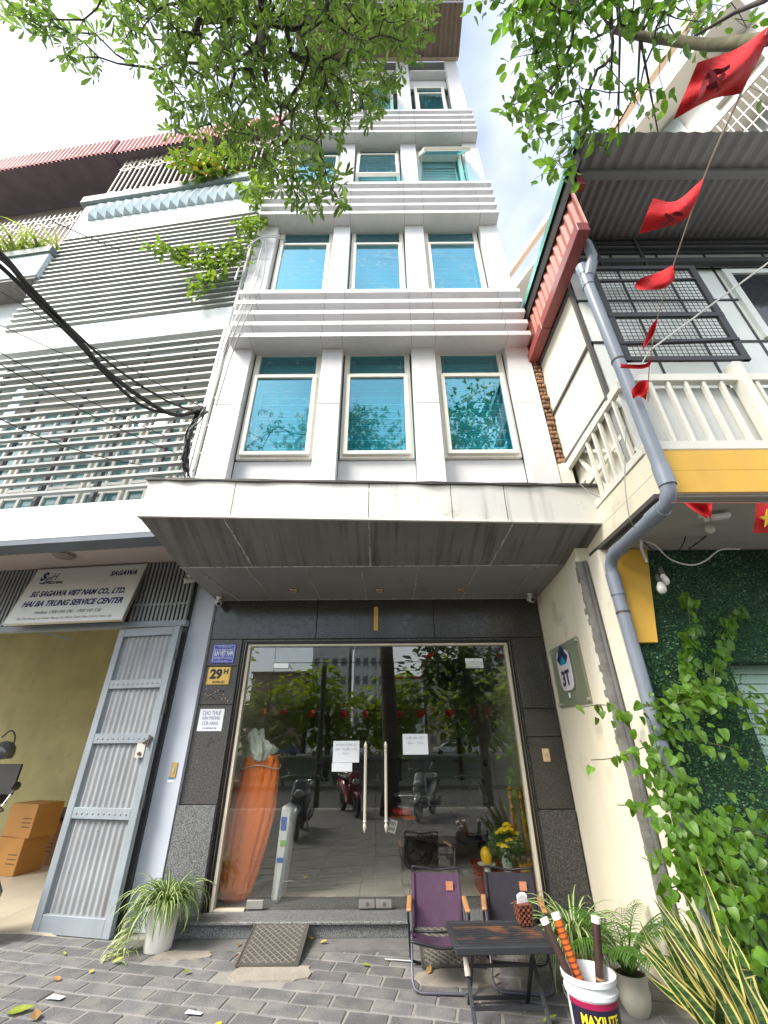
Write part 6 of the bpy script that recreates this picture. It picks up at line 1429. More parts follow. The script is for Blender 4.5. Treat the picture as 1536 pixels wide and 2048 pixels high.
# ------------------------------------------------------------------ furniture on the pavement
tube_blk = M('chair_tube_black', (.022, .022, .026), .4, metal=.3); tube_gry = M('chair_tube_worn', (.12, .12, .15), .4, metal=.4)
wood = M('armrest_wood', (.40, .20, .08), .5, var=.2, scale=12); tan_patch = M('patch_tan', (.50, .20, .11), .6, var=.1)
def fabric(name, c): return M(name, c, .85, var=.12, scale=7, bump=.35, bscale=420, rvar=.05)
def chair(lab, x, y, rz, fm):
    c = thing('folding_chair', lab, 'chair', (x, y, 0), rz, 'folding chairs at the low black table')
    hw = .215
    def U(y0, z0, y1, z1, rad=.06, hw_=hw):   # U-shaped leg frame: ground bar at (y0,z0), posts up to (y1,z1)
        v0 = Vector((0, y1 - y0, z1 - z0)).normalized()
        L = Vector((-hw_, y1, z1)); pts = [Vector((-hw_, y1, z1)), Vector((-hw_, y0, z0)) + v0 * rad, Vector((-hw_ + .018, y0, z0)) + v0 * .018, Vector((-hw_ + rad, y0, z0)), Vector((hw_ - rad, y0, z0)), Vector((hw_ - .018, y0, z0)) + v0 * .018, Vector((hw_, y0, z0)) + v0 * rad, Vector((hw_, y1, z1))]
        return MB().tube(pts, .0095, 10)
    U(-.235, .012, .10, .44).build('leg_frame', tube_gry, c, smooth='all')
    U(.235, .012, -.20, .44, hw_=hw + .02).build('leg_frame', tube_blk, c, smooth='all')
    bk = MB(); bt = []
    for s_ in (-1, 1): bk.tube([(s_ * (hw - .012), .03, .20), (s_ * (hw - .012), .16, .42), (s_ * (hw - .012), .235, .625)], .009, 8)
    bk.tube(bez([(-hw + .012, .235, .625), (-hw * .5, .236, .618), (0, .245, .602), (hw * .5, .24, .612), (hw - .012, .235, .62)], 5), .009, 8)
    bk.build('back_frame', tube_blk, c, smooth='all')
    # back cloth, gently hollow
    n = 10; vs = []; fs = []
    for i in range(n + 1):
        t = i / n
        for j in range(9):
            s_ = -1 + j / 4; z = .27 + .315 * t; y = .075 + .148 * t + .02 * (1 - s_ * s_) + .004 * math.sin(9 * t + s_ * 3); vs.append((s_ * (hw - .012), y, z))
    for i in range(n):
        for j in range(8): fs.append((i * 9 + j, i * 9 + j + 1, i * 9 + j + 10, i * 9 + j + 9))
    b = MB().add(vs, fs).build('backrest', fm, c, smooth='all')
    MB().box(.085, .145, .178, .181, .48, .54).build('logo_patch', tan_patch, b)
    hem = MB()
    for s_ in (-1, 1): hem.tube([(s_ * (hw - .02), .074, .27), (s_ * (hw - .02), .148, .43), (s_ * (hw - .02), .222, .585)], .016, 8)
    hem.build('side_hem', fm, b, smooth='all')
    vs = []; fs = []
    for i in range(9):
        t = i / 8
        for j in range(9):
            s_ = -1 + j / 4; vs.append((s_ * (hw - .012), .08 - .33 * t, .245 + .03 * t - .028 * (1 - s_ * s_) - .012 * math.sin(math.pi * t)))
    for i in range(8):
        for j in range(8): fs.append((i * 9 + j, i * 9 + j + 1, i * 9 + j + 10, i * 9 + j + 9))
    MB().add(vs, fs).build('seat', fm, c, smooth='all')
    MB().tube(bez([(-hw, -.25, .285), (-hw * .5, -.255, .272), (0, -.258, .255), (hw * .5, -.255, .262), (hw, -.25, .275)], 5), .010, 8).tube([(-hw, .08, .245), (hw, .08, .245)], .009, 8).build('seat_bar', tube_blk, c, smooth='all')
    for s_ in (-1, 1): MB().box(s_ * (hw + .012) - .02, s_ * (hw + .012) + .02, -.22, .12, .44, .462).build('armrest', wood, c, bevel=.007)
    return c
chair('purple fabric folding chair with tan patch in front of the glass door', .41, -.97, R(-4), fabric('cloth_purple', (.062, .028, .060)))
chair('dark navy folding chair with tan patch behind the table beside the pillar', 1.02, -.98, R(-10), fabric('cloth_navy', (.014, .012, .020)))
TBL = thing('folding_table', 'low black slotted folding table with rusty stains', 'table', (.775, -1.50, 0), R(1.5))
tb_m = M('table_black', (.026, .028, .032), .42, var=.2, scale=6, spot=.0); tw, td, th_ = .335, .235, .42
rust = M('table_rust', (.026, .028, .032), .45, spot=.9, spcol=(.20, .08, .035), spscale=5.5, spth=(.46, .60), var=.2)
MB().box(-tw, tw, -td, -td + .035, th_ - .04, th_).box(-tw, tw, td - .035, td, th_ - .04, th_).box(-tw, -tw + .035, -td + .035, td - .035, th_ - .04, th_).box(tw - .035, tw, -td + .035, td - .035, th_ - .04, th_).build('table_rim', tb_m, TBL, bevel=.005)
for i in range(11):
    y = -td + .05 + (2 * td - .1) * i / 10; MB().box(-tw + .03, tw - .03, y - .0135, y + .0135, th_ - .012, th_ - .003).build('table_slat', rust if 2 < i < 9 else tb_m, TBL)
mb = MB()
for i in range(24): x = -tw + .05 + (2 * tw - .1) * i / 23; mb.box(x - .009, x + .009, -td + .03, td - .03, th_ - .013, th_ - .0055)
mb.build('cross_strip', rust, TBL)
for s_ in (-1, 1):
    MB().bar((s_ * .235, -.20, 0), (s_ * .235, .12, th_ - .04), .026, .018).build('leg', tb_m, TBL, bevel=.003)
    MB().bar((s_ * .205, .20, 0), (s_ * .205, -.12, th_ - .04), .026, .018).build('leg', tb_m, TBL, bevel=.003)
MB().bar((-.205, .19, .03), (.205, .19, .03), .018).bar((-.235, -.12, .10), (.235, -.12, .10), .018).bar((-.235, .0, .255), (.235, .0, .255), .016).build('stretcher', tb_m, TBL)
MB().tube([(-.235, -.03, .215), (-.235, -.012, .255), (-.235, .006, .295)], .021, 10).build('tape_wrap', M('tape_dirty', (.45, .40, .35), .8, var=.3, scale=30), TBL)
# napkin basket
nbp = Vector((1.01, -1.36, .42)); NB = thing('napkin_basket', 'woven brown napkin basket on the black table', 'basket', nbp, R(8))
wk = M('wicker_brown', (.15, .045, .025), .5, var=.3, scale=40); wk2 = M('wicker_red', (.24, .08, .045), .45, var=.3, scale=40)
MB().hexa([(-.037, -.037, 0), (.037, -.037, 0), (.037, .037, 0), (-.037, .037, 0)], [(-.047, -.047, .115), (.047, -.047, .115), (.047, .047, .115), (-.047, .047, .115)]).build('basket_core', M('wicker_dark', (.03, .012, .008), .7), NB)
for zi in range(7):
    mb = MB(); z = .004 + zi * .016; w_ = .039 + .0105 * (z / .115) + .0
    for s_ in range(4):
        for k in range(5):
            a = -w_ + 2 * w_ * k / 5; b_ = a + 2 * w_ / 5
            if (k + zi + s_) % 2 == 0:
                q = [(a, -w_ - .004), (b_, -w_ - .004)]
                an = s_ * math.pi / 2; p0 = [(x * math.cos(an) - y * math.sin(an), x * math.sin(an) + y * math.cos(an)) for x, y in q]
                mb.bar((p0[0][0], p0[0][1], z + .008), (p0[1][0], p0[1][1], z + .008), .006, .014)
    mb.build('weave_band', wk2 if zi % 2 else wk, NB)
MB().hexa([(-.049, -.049, .112), (.049, -.049, .112), (.049, .049, .112), (-.049, .049, .112)], [(-.05, -.05, .122), (.05, -.05, .122), (.05, .05, .122), (-.05, .05, .122)]).build('basket_rim', wk, NB, bevel=.003)
NK = thing('napkins', 'folded white paper napkins standing in the woven basket', 'napkins', nbp + Vector((0, 0, .115)), R(8))
for k, (x, y, a) in enumerate(((-.012, -.01, .2), (.008, .004, -.1), (.0, .02, .35))):
    mb = MB(); mb.prism([(-.033, 0, 0), (.033, 0, 0), (.036, 0, .045), (.022, 0, .062), (-.010, 0, .055), (-.036, 0, .042)], (0, .008, 0)); mb.build('napkin', paper_m, NK, loc=(x, y, 0), rot=(R(8) - R(6) * k, a * .4, a), bevel=.002)
# paint bucket and the rolls standing in it
bkw = M('bucket_white', (.70, .72, .73), .35, var=.05, scale=4, spot=.3, spcol=(.3, .3, .3), spscale=20, spth=(.68, .74))
BK = thing('paint_bucket', 'white plastic paint bucket with a red and black label', 'bucket', (1.235, -1.87, 0), R(0))
MB().lathe([(.01, .002), (.128, .0), (.132, .006), (.143, .27), (.152, .272), (.153, .29), (.146, .292), (.148, .325), (.158, .327), (.160, .352), (.150, .354), (.148, .33), (.140, .28), (.126, .012), (.01, .012)], n=48, cap=False).build('shell', bkw, BK, smooth=True)
def band(r0, z0, r1, z1, a0, a1, m, name, par):
    mb = MB(); n = 40; vs = []
    for i in range(n + 1):
        a = a0 + (a1 - a0) * i / n; vs += [(r0 * math.cos(a), r0 * math.sin(a), z0), (r1 * math.cos(a), r1 * math.sin(a), z1)]
    mb.add(vs, [(2 * i, 2 * i + 2, 2 * i + 3, 2 * i + 1) for i in range(n)]); return mb.build(name, m, par, smooth='all')
def br(z): return .1325 + .0107 * (z - .006) / .264 + .0012
band(br(.08), .08, br(.25), .25, -R(170), -R(10), M('label_black', (.012, .010, .03), .4), 'label_black', BK); band(br(.235) + .0006, .235, br(.262) + .0006, .262, -R(172), -R(8), M('label_crimson', (.30, .008, .06), .4), 'label_stripe', BK)
band(br(.0) + .0006, .05, br(.135) + .0006, .135, -R(170), -R(10), M('label_red', (.62, .03, .02), .4), 'label_red', BK); band(br(.0) + .0012, .02, br(.085) + .0012, .078, -R(165), -R(15), bkw, 'label_pale', BK)
def wrap(s, size, m, zc, a_mid, width, bold, z_r=.0):
    o = text(s, size, m, BK, (0, 0, 0), name='lettering', bold=bold, extrude=.0006); me = o.data; xs = [v.co.x for v in me.vertices]; w_ = max(xs) - min(xs); k = width / w_
    for v in me.vertices:
        x, y, z = v.co.x * k, v.co.y, v.co.z; zz = zc + y; r_ = br(zz) + .002 + z; a = a_mid + x / r_; v.co = (r_ * math.cos(a), r_ * math.sin(a), zz)
    o.rotation_euler = (0, 0, 0); me.update()
wrap('MAXILITE', .062, M('label_yellow', (.78, .66, .03), .4), .188, -R(97), .225, .022)
wrap('SƠN NƯỚC TRONG NHÀ', .024, M('label_pink', (.75, .45, .42), .5), .108, -R(95), .19, .012)
MB().tube([(.158, 0, .30)] + [(.165 * math.cos(a), .06 * math.sin(a) - .0, .30 - .14 * math.sin(a)) for a in np.linspace(.1, 3.04, 14)] + [(-.158, 0, .30)], .002, 6).build('handle_wire', M('wire_galv', (.4, .4, .4), .4, metal=.7), BK)
rollm = M('roll_dark_brown', (.045, .022, .018), .5, var=.25, scale=20, streak=.4, scol=(.02, .012, .01), sscale=(60, 60, 2))
capm = M('roll_cap_white', (.72, .68, .62), .6, spot=.3, spscale=30)
def roll(lab, top, bot, r_, m, rings=None):
    top, bot = Vector(top), Vector(bot); t = thing('incense_tube', lab, 'tube', bot); d = (top - bot); L = d.length; d.normalize()
    MB().tube([Vector((0, 0, 0)), d * (L - .03)], r_, 16).build('tube', m, t, smooth=True)
    MB().tube([d * (L - .03), d * L], r_ + .003, 16).build('end_cap', capm, t, smooth=True)
    if rings:
        mb = MB()
        for k in range(18): mb.tube([d * (.02 + k * (L - .06) / 18), d * (.02 + k * (L - .06) / 18 + .007)], r_ + .0025, 14)
        mb.build('ring_band', rings, t, smooth=True)
    else: MB().tube([d * L * .45, d * (L * .45 + .012)], r_ + .002, 14).build('ring_band', M('roll_band_tan', (.35, .2, .1), .6), t)
roll('dark brown tube leaning left out of the paint bucket', at(1087, 1836, Y=-1.80), (1.20, -1.91, .10), .024, rollm)
roll('orange ringed tube leaning left out of the paint bucket', at(1110, 1826, Y=-1.77), (1.25, -1.85, .06), .026, M('roll_orange', (.55, .12, .02), .45, var=.2, scale=25), M('roll_ring_dark', (.22, .04, .012), .5))
roll('dark brown tube standing upright in the paint bucket', at(1191, 1833, Y=-1.84), (1.28, -1.83, .06), .025, rollm)
# ramp plates
ramp_m = M('ramp_plate', (.075, .07, .06), .6, var=.2, scale=5, spot=.3, spcol=(.16, .15, .13), spscale=8); ramp_l = M('ramp_ridge', (.20, .19, .165), .6, var=.15)
def ramp_plate(lab, x0, x1, y0, y1, zt):
    t = thing('ramp_plate', lab, 'ramp', ((x0 + x1) / 2, (y0 + y1) / 2, 0)); w, h = (x1 - x0) / 2, (y1 - y0) / 2; tilt = lambda y: .006 + (zt - .012) * (y + h) / (2 * h)
    MB().hexa([(-w, -h, .0), (w, -h, .0), (w, h, .0), (-w, h, .0)], [(-w, -h, .012), (w, -h, .012), (w, h, zt), (-w, h, zt)]).build('plate', ramp_m, t, bevel=.003)
    mb = MB(); s_ = .06; n = int((w + h) * 2 / s_)
    for sg in (-1, 1):
        for k in range(-n, n):
            c = k * s_; pts = []
            # line x*sg + y = c clipped to the plate
            a_ = [(x, c - sg * x) for x in (-w + .03, w - .03)] + [(sg * (c - y), y) for y in (-h + .03, h - .03)]
            a_ = sorted({(round(x, 5), round(y, 5)) for x, y in a_ if -w + .0299 <= x <= w - .0299 and -h + .0299 <= y <= h - .0299})
            if len(a_) >= 2 and math.dist(a_[0], a_[-1]) > .03: mb.bar((a_[0][0], a_[0][1], .012 + (zt - .012) * (a_[0][1] + h) / (2 * h)), (a_[-1][0], a_[-1][1], .012 + (zt - .012) * (a_[-1][1] + h) / (2 * h)), .007, .007)
    mb.build('tread_ridge', ramp_l, t)
    e = MB()
    for p, q in (((-w, -h), (w, -h)), ((w, -h), (w, h)), ((w, h), (-w, h)), ((-w, h), (-w, -h))): e.bar((p[0], p[1], .012 + (zt - .012) * (p[1] + h) / (2 * h)), (q[0], q[1], .012 + (zt - .012) * (q[1] + h) / (2 * h)), .012, .010)
    e.build('edge_frame', ramp_m, t); return t
ramp_plate('tilted cross-ridged ramp plate leaning on the step in front of the left door', -1.235, -.73, -.76, -.225, .115)
ramp_plate('cross-ridged ramp plate under the folding chairs', .28, .78, -.80, -.23, .115)
# fallen leaves, scraps
fy = leafmat('fallen_yellow', (.55, .38, .02), (.68, .50, .05), trans=.1, orand=.15); fg = leafmat('fallen_green', (.20, .28, .03), (.35, .40, .06), trans=.1); fb = leafmat('fallen_brown', (.28, .16, .06), (.40, .25, .10), trans=.1)
LFM = {}
for k, (px, py, m_, s_, lb) in enumerate(((640, 1885, fy, .07, 'yellow fallen leaf by the ramp plate on the step edge'), (627, 1878, fy, .05, 'small yellow fallen leaf beside a larger one at the step'), (725, 1928, fg, .07, 'green fallen leaf on the pavers right of the ramp plate'), (383, 1942, fg, .08, 'green-yellow fallen leaf on the pavers in front of the pot'), (178, 1945, fy, .06, 'yellow fallen leaf on the pavers before the gate leaf'),
        (120, 1960, fb, .09, 'pale brown fallen leaf on the pavers at the left'), (12, 2026, fg, .16, 'long pale green fallen leaf at the left edge of the pavers'), (72, 2040, fb, .12, 'long tan fallen leaf at the lower left'), (442, 2042, fy, .10, 'bright yellow fallen leaf at the bottom of the pavers'), (224, 1925, fg, .09, 'green fallen leaf beside the spider runners'), (130, 1909, fg, .06, 'small green fallen leaf before the gate'), (480, 1886, fb, .07, 'brown fallen leaf left of the ramp plate'), (477, 1915, fb, .06, 'tan scrap of leaf at the lower left corner of the ramp plate'), (855, 1948, fb, .09, 'orange-brown fallen leaf under the purple chair'), (1085, 2043, fg, .10, 'green fallen leaf at the foot of the table'))):
    p = at(px, py, Z=.012); V_, F_ = leafshape(1.0, .5, prof_obl, .25, -.15, 4)
    mb = MB().add([tuple(v * s_) for v in V_], F_); o = mb.build('fallen_leaf', m_, loc=p, rot=(random.uniform(-.2, .2), random.uniform(-.2, .2), random.uniform(0, 6.28))); tag(o, lb, 'leaf', 'fallen leaves on the pavers')
for px, py, w_, h_, lb in ((112, 1995, .12, .06, 'flat white scrap of paper on the pavers at the left'), (388, 2026, .12, .04, 'flat white paper scrap on the pavers at the bottom')):
    p = at(px, py, Z=.008); mb = MB(); mb.add([(-w_ / 2, -h_ / 2, 0), (w_ / 2, -h_ / 2 * .8, .004), (w_ / 2 * .9, h_ / 2, 0), (-w_ / 2, h_ / 2, .003)], [(0, 1, 2, 3)]); tag(mb.build('paper_scrap', paper_m, loc=p, rot=(0, 0, R(-15))), lb, 'paper')
tag(MB().tube([at(770, 1918, Z=.012), at(826, 1922, Z=.012)], .006, 8).build('thin_rod', steel), 'thin metal rod on the paving left of the chair feet', 'rod')

# ------------------------------------------------------------------ scooters
sc_blk = M('scooter_black', (.075, .075, .085), .15, coat=.6, var=.1); tyre = M('tyre_rubber', (.045, .045, .045), .8, var=.2); seat_m = M('seat_vinyl', (.07, .07, .07), .55); rim_m = M('rim_dark', (.16, .16, .17), .35, metal=.6)
red_lens = M('lens_red', (.50, .02, .01), .15, coat=.5); amber = M('lens_orange', (.55, .13, .02), .2); chrome = M('chrome', (.75, .75, .75), .12, metal=1)
def scooter(lab, loc, rz, body=sc_blk, plate_m=white_m):
    s = thing('motor_scooter', lab, 'scooter', loc, rz, 'parked scooters')            # faces +x, wheels on z=0
    for x in (-.62, .64):
        wl_ = MB().lathe([(.17, -.04), (.22, -.05), (.245, -.035), (.255, 0), (.245, .035), (.22, .05), (.17, .04), (.17, -.04)], (x, 0, .255), 24, axis='y', cap=False).build('wheel', tyre, s, smooth=True)
        w2 = MB().lathe([(.172, -.035), (.15, -.03), (.15, .03), (.172, .035)], (x, 0, .255), 24, axis='y', cap=False).lathe([(.045, -.05), (.045, .05)], (x, 0, .255), 12, axis='y')
        for k in range(5): a = k * 2 * math.pi / 5; w2.bar((x + .04 * math.cos(a), 0, .255 + .04 * math.sin(a)), (x + .155 * math.cos(a), 0, .255 + .155 * math.sin(a)), .03, .022)
        w2.build('rim', rim_m, wl_)
    def loft(secs):   # (x, halfwidth, zlow, zhigh)
        mb = MB(); n = 12; vs = []
        for x, w, a, b in secs:
            for k in range(n):
                t = 2 * math.pi * k / n; ct, st_ = math.cos(t), math.sin(t); vs.append((x, w * math.copysign(abs(ct) ** .7, ct), (a + b) / 2 + (b - a) / 2 * math.copysign(abs(st_) ** .7, st_)))
        fs = [(i * n + k, i * n + (k + 1) % n, (i + 1) * n + (k + 1) % n, (i + 1) * n + k) for i in range(len(secs) - 1) for k in range(n)]
        return mb.add(vs, fs + [tuple(range(n - 1, -1, -1)), tuple(range((len(secs) - 1) * n, len(secs) * n))])
    loft([(-.92, .05, .68, .74), (-.80, .12, .58, .76), (-.5, .17, .42, .74), (-.2, .18, .34, .72), (.0, .14, .28, .55), (.10, .15, .22, .34), (.35, .15, .22, .32)]).build('body', body, s, smooth='all')
    loft([(-.78, .10, .74, .79), (-.55, .14, .74, .83), (-.2, .15, .72, .83), (.02, .10, .68, .78)]).build('seat', seat_m, s, smooth='all')
    mb = MB()   # leg shield and nose
    mb.hexa([(.34, -.17, .25), (.42, -.17, .25), (.42, .17, .25), (.34, .17, .25)], [(.44, -.20, .66), (.54, -.14, .66), (.54, .14, .66), (.44, .20, .66)]).hexa([(.44, -.20, .66), (.54, -.14, .66), (.54, .14, .66), (.44, .20, .66)], [(.38, -.12, .94), (.47, -.09, .94), (.47, .09, .94), (.38, .12, .94)])
    mb.build('front_shield', body, s, bevel=.03, smooth=True)
    loft([(.42, .06, .42, .50), (.60, .075, .46, .56), (.80, .05, .40, .48), (.88, .03, .34, .40)]).build('front_mudguard', body, s, smooth='all')
    MB().ball((.55, 0, .72), .09, (.5, 1.2, .8)).build('headlight', M('headlamp', (.5, .52, .55), .1, coat=.5), s, smooth='all')
    MB().tube([(.62, -.06, .3), (.5, -.06, .6), (.42, 0, .95)], .02, 8).tube([(.62, .06, .3), (.5, .06, .6)], .02, 8).build('fork', rim_m, s)
    hb_ = MB().tube(bez([(.30, -.36, .98), (.40, -.2, 1.01), (.42, 0, .99), (.40, .2, 1.01), (.30, .36, .98)], 5), .014, 8).build('handlebar', rim_m, s, smooth='all')
    for y in (-1, 1):
        MB().tube([(.31, y * .33, .985), (.26, y * .42, .96)], .018, 8).build('grip', black_m, hb_)
        mr = MB().tube([(.38, y * .24, 1.0), (.39, y * .30, 1.12), (.38, y * .33, 1.16)], .006, 6).build('mirror_arm', chrome, s); MB().ball((.375, y * .36, 1.19), .055, (.25, 1.2, .8), 12, 8).build('mirror', black_m, mr, smooth='all')
    MB().hexa([(-.93, -.10, .62), (-.78, -.14, .62), (-.78, .14, .62), (-.93, .10, .62)], [(-.95, -.08, .69), (-.76, -.14, .70), (-.76, .14, .70), (-.95, .08, .69)]).build('tail_light', red_lens, s, bevel=.015)
    MB().hexa([(-.86, -.13, .57), (-.70, -.165, .57), (-.70, .165, .57), (-.86, .13, .57)], [(-.90, -.115, .615), (-.72, -.16, .615), (-.72, .16, .615), (-.90, .115, .615)]).build('indicator', amber, s, bevel=.01)
    MB().bar((-.80, 0, .60), (-1.0, 0, .40), .10, .012).build('rear_mudguard', black_m, s); np_ = MB().box(-.095, .095, -.003, .003, -.07, .07).build('number_plate', plate_m, s, loc=(-.985, 0, .50), rot=(R(-20), 0, R(-90)))
    mk = MB()
    for rr in (-.03, .03):
        for c in range(4): mk.box(-.075 + .04 * c, -.05 + .04 * c, -.005, -.003, rr - .018, rr + .018)
    mk.build('plate_digits', M('digit_grey', (.12, .12, .13), .5), np_)
    MB().ball((-.97, 0, .60), .02, n=8, k=6).build('reflector', red_lens, s)
    MB().tube([(-.15, -.17, .22), (-.5, -.18, .26), (-.78, -.19, .33)], [.03, .055, .05], 12).build('exhaust', M('exhaust_dark', (.05, .05, .05), .4, metal=.6), s, smooth=True)
    gr = MB(); gr.tube(bez([(-.45, -.15, .80), (-.75, -.15, .84), (-.92, -.08, .84), (-.92, .08, .84), (-.75, .15, .84), (-.45, .15, .80)], 5), .012, 8); gr.build('grab_rail', chrome, s, smooth='all')
    MB().bar((-.1, .1, .25), (-.18, .2, .02), .02).bar((-.1, -.1, .25), (-.18, -.2, .02), .02).build('centre_stand', rim_m, s)
    return s
scooter('black scooter parked inside behind the right glass door, tail towards the street', (.95, 1.75, .126), R(28))
scooter('grey scooter on the pavement mirrored in the left glass door', (-1.75, -4.65, 0), R(85), M('scooter_grey', (.12, .13, .16), .2, coat=.5), M('plate_yellow', (.75, .6, .05), .5))
scooter('red scooter parked by the kerb, mirrored beside the printed door notice', (-.95, -7.3, 0), R(70), M('scooter_red', (.20, .02, .025), .2, coat=.5))
scooter('silver scooter parked by the kerb, mirrored low between the door handles', (.95, -6.6, 0), R(110), M('scooter_silver', (.35, .36, .38), .25, metal=.3))
scooter('black scooter entering the left edge before the townhouse gate', toW(atL(24, 1740, .75).x - .98, .75, 0), TH + R(4))
# ------------------------------------------------------------------ things in the shop, right behind the glass
bag_o = M('tarp_orange', (.85, .19, .02), .5, var=.2, scale=3, bump=.8, bscale=14, streak=.3, scol=(.30, .04, .01), sscale=(12, 12, .8))
OB = thing('tarp_sack', 'tall orange tarpaulin sack leaning behind the left glass panel', 'sack', (-1.60, .34, .126))
mb = MB(); n = 64; secs = [(.0, .09, -.02), (.03, .13, -.02), (.12, .165, -.02), (.25, .19, -.01), (.45, .215, .01), (.65, .235, .03), (.85, .24, .05), (1.0, .235, .07), (1.12, .225, .085), (1.2, .21, .09), (1.26, .205, .095), (1.30, .19, .10), (1.31, .12, .10)]; vs = []
for z, r_, dx in secs:
    for k in range(n): t = 2 * math.pi * k / n; w_ = 1 + .07 * math.sin(4 * t + z * 3) + .09 * abs(math.sin(7 * t - z * 1.2)) + .05 * math.sin(17 * t + 5 * math.sin(z * 3)); vs.append((dx + r_ * w_ * math.cos(t), r_ * .38 * w_ * math.sin(t), z + (.035 * math.sin(5 * t) if z > 1.15 else 0)))
mb.add(vs, [(i * n + k, i * n + (k + 1) % n, (i + 1) * n + (k + 1) % n, (i + 1) * n + k) for i in range(len(secs) - 1) for k in range(n)] + [tuple(range(n - 1, -1, -1)), tuple(range((len(secs) - 1) * n, len(secs) * n))]); mb.build('sack', bag_o, OB, smooth='all')
MB().tube([(.10 + .235 * math.cos(a), .105 * math.sin(a), 1.22 + .02 * math.sin(3 * a)) for a in np.linspace(0, 6.28, 24)], .006, 6).build('tie_cord', M('cord_white', (.6, .58, .5), .8), OB)
pb_m = M('plastic_bag', (.55, .60, .56), .35, var=.1, bump=.6, bscale=18)
mb = MB(); n = 28; vs = []; secs2 = [(.0, .10), (.03, .15), (.10, .16), (.17, .13), (.22, .09), (.26, .10), (.30, .06)]
for i, (z, r_) in enumerate(secs2):
    for k in range(n): t = 2 * math.pi * k / n; w_ = 1 + .22 * math.sin(3 * t + 4 * z) + .12 * math.sin(7 * t - 9 * z) + .08 * math.sin(13 * t + i); vs.append((r_ * w_ * math.cos(t) + .05 * math.sin(i), r_ * .7 * w_ * math.sin(t), z + .04 * math.sin(2 * t + i)))
mb.add(vs, [(i * n + k, i * n + (k + 1) % n, (i + 1) * n + (k + 1) % n, (i + 1) * n + k) for i in range(len(secs2) - 1) for k in range(n)] + [tuple(range(n - 1, -1, -1)), tuple(range((len(secs2) - 1) * n, len(secs2) * n))])
PB = tag(mb.build('plastic_bag', pb_m, loc=(-1.56, .33, 1.42)), 'pale crumpled plastic bag resting on top of the orange sack', 'bag')
CB = thing('cement_sack', 'white printed sack squeezed beside the orange tarpaulin sack', 'sack', (-1.17, .42, .126)); MB().hexa([(-.05, -.16, 0), (.05, -.16, 0), (.05, .16, 0), (-.05, .16, 0)], [(-.02, -.16, .86), (.12, -.16, .80), (.12, .16, .80), (-.02, .16, .86)]).build('sack', M('sack_white', (.60, .64, .66), .7, var=.08, bump=.5, bscale=12), CB, bevel=.035, smooth=True)
MB().box(-.01, .05, -.166, -.158, .62, .74).build('blue_print', M('print_blue', (.02, .10, .45), .6), CB); MB().box(.0, .06, -.166, -.158, .48, .53).build('green_print', M('print_green', (.20, .45, .08), .6), CB); MB().box(-.02, .05, -.166, -.158, .34, .38).build('blue_print', M('print_blue', (.02, .10, .45), .6), CB)
# altar corner at the right
lac = M('lacquer_red', (.28, .035, .015), .3, coat=.3, var=.1); post_w = M('turned_wood', (.24, .085, .018), .35, coat=.4, var=.3, scale=18)
AL = thing('altar_stand', 'low red lacquered altar stand behind the right glass panel', 'stand', (1.38, .62, .126)); MB().box(-.36, .30, -.26, .24, .0, .20).build('cabinet', lac, AL, bevel=.01); MB().box(-.40, .34, -.30, .26, .20, .235).build('top', lac, AL, bevel=.006)
def turned(lab, x, y):
    t = thing('turned_post', lab, 'post', (x, y, .361)); pr = []
    for i in range(40):
        z = .72 * i / 39; pr.append((.036 + .006 * math.sin(z * 9) + (.010 if i in (4, 5, 30, 31, 35, 36) else 0) - (.008 if i in (3, 6, 29, 32, 34, 37) else 0), z))
    MB().lathe(pr, n=18).build('shaft', post_w, t, smooth='all'); MB().ball((0, 0, .745), .035, (1, 1, .8)).build('finial', post_w, t, smooth='all'); return t
turned('left of the two turned wooden posts behind the right glass panel', 1.46, .42); turned('right of the two turned wooden posts behind the right glass panel', 1.575, .40)
yel = M('petal_yellow', (.80, .58, .01), .6, var=.1, scale=20); grn = leafmat('flower_foliage', (.02, .07, .015), (.05, .13, .03), trans=.3)
FV = thing('flower_vase', 'yellow chrysanthemums in a vase on the altar stand', 'flowers', (1.32, .36, .361)); MB().lathe([(.01, 0), (.05, 0), (.06, .08), (.04, .16), (.05, .19)], n=16).build('vase', M('vase_glass', (.35, .45, .40), .15), FV, smooth=True)
for i in range(16):
    a = rng.uniform(0, 6.28); r_ = rng.uniform(.03, .17); zt_ = rng.uniform(.22, .42); tip = Vector((math.cos(a) * r_, math.sin(a) * r_ * .7 - .03, zt_)); MB().tube(bez([(0, 0, .12), tip * .55 + Vector((0, 0, .06)), tip], 4), .003, 5).build('stem', grn, FV)
    if i < 11:
        mb = MB()
        for k in range(14): b = k * 2.4; q = .010 + .0026 * k; mb.ball((tip.x + q * math.cos(b), tip.y + q * math.sin(b), tip.z + .012 - .0016 * k), .018, (1, 1, .5), 6, 4)
        mb.build('blossom', yel, FV)
tf = []
for i in range(240):
    a = rng.uniform(0, 6.28); r_ = rng.uniform(0, .17); d = np.array([math.cos(a), math.sin(a), rng.uniform(-.3, .8)]); tf.append((frame(d, np.array([0, -.3, 1])), np.array([1.32 + r_ * math.cos(a), .36 + r_ * .7 * math.sin(a), .361 + rng.uniform(.10, .32)]), rng.uniform(.05, .09)))
leaves('leaf', sS, tf, grn, FV, 60, 'foliage')
DP = thing('offering_plate', 'white footed plate holding a yellow melon on the altar stand', 'plate', (1.09, .36, .361)); MB().lathe([(.04, 0), (.035, .03), (.09, .055), (.10, .065), (.085, .06), (.01, .045)], n=20).build('dish', white_m, DP, smooth=True)
tag(MB().ball((0, 0, .065), .065, (.95, .95, 1.25), 16, 12).build('melon', M('melon_yellow', (.75, .48, .02), .35, var=.1), loc=(1.095, .36, .43), smooth='all'), 'yellow oval melon on the white footed plate', 'fruit')
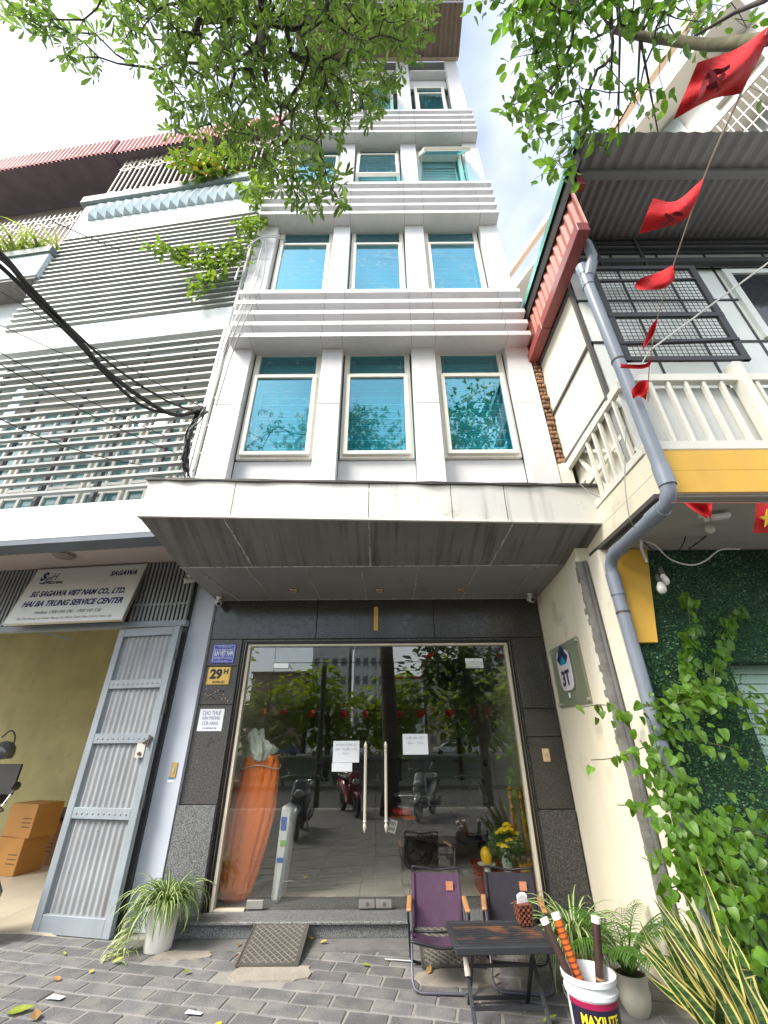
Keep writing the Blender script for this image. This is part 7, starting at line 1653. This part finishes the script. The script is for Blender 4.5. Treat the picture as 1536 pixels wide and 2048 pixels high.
tag(MB().hexa([(-.06, -.04, 0), (.06, -.04, 0), (.06, .04, 0), (-.06, .04, 0)], [(-.075, -.05, .075), (.075, -.05, .075), (.075, .05, .075), (-.075, .05, .075)]).build('gold_box', M('gold_paper', (.75, .40, .04), .25, metal=.6), loc=(1.50, .33, .361), bevel=.006), 'small gold paper box beside the flower vase', 'box')
# ------------------------------------------------------------------ goods in the left room
card = M('cardboard', (.42, .20, .05), .75, var=.12, scale=3, spot=.2, spcol=(.25, .12, .04), spscale=6); tape = M('tape_amber', (.52, .28, .06), .2, var=.1); 
def carton(lab, px, py, v, w, d, h, rz, z=0.012):
    p = at(px, py, Z=.012); t = thing('carton', lab, 'box', p + LV * (d * .5) + Vector((0, 0, z - .012)), TH + rz); MB().box(-w / 2, w / 2, -d / 2, d / 2, 0, h).build('box', card, t, bevel=.006); MB().box(-.03, .03, -d / 2 - .002, d / 2 + .002, h, h + .002).build('tape', tape, t)
    mb = MB()
    for k in range(3): mb.box(w * .1, w * .42, -d / 2 - .002, -d / 2, h * .3 + k * .05, h * .3 + k * .05 + .012)
    mb.build('print', M('carton_print', (.12, .06, .03), .7), t); return t
b1_ = carton('large taped cardboard carton standing in the townhouse room by the gate leaf', 85, 1728, 2.0, .62, .5, .50, R(-22))
carton('cardboard carton partly cut by the left edge, front of the room', 0, 1752, 1.75, .5, .4, .42, R(-8)); carton('cardboard carton stacked on the front one at the left edge', 8, 1752, 1.78, .55, .4, .40, R(-12), .432)
p = b1_.location; BGG = thing('cloth_bundle', 'dark brown cloth bundle on top of the cardboard carton', 'bundle', p + Vector((.05, 0, .503)), TH - R(20)); MB().box(-.26, .22, -.16, .16, 0, .17).build('bundle', M('cloth_dark_brown', (.07, .04, .03), .8, var=.3, bump=.6, bscale=20), BGG, bevel=.06, smooth=True); MB().box(-.26, -.02, -.172, -.16, .03, .12).build('label_panel', M('label_grey', (.25, .26, .28), .5), BGG)
p = atL(18, 1560, 2.0); MN = thing('monitor', 'dark flat screen standing above the cartons at the left edge', 'monitor', toW(p.x - .05, 2.0, p.z - .16), TH - R(10)); MB().box(-.25, .2, -.01, .02, 0, .34).build('screen', black_m, MN, bevel=.005); MB().box(-.05, .05, -.06, .08, -.1, 0).build('foot', black_m, MN)
p = atL(10, 1500, 1.9); HG = thing('hanging_helmet', 'black helmet hanging in the townhouse room at the left edge', 'helmet', toW(p.x - .02, 1.9, p.z - .05), TH); MB().lathe([(.001, .16), (.08, .14), (.13, .08), (.14, 0), (.12, -.05), (.06, -.06)], n=18).build('shell', sc_blk, HG, smooth=True); MB().tube(bez([(.12, 0, .0), (.1, 0, .2), (0, 0, .28), (-.1, 0, .2)], 5), .01, 6).build('strap', black_m, HG)
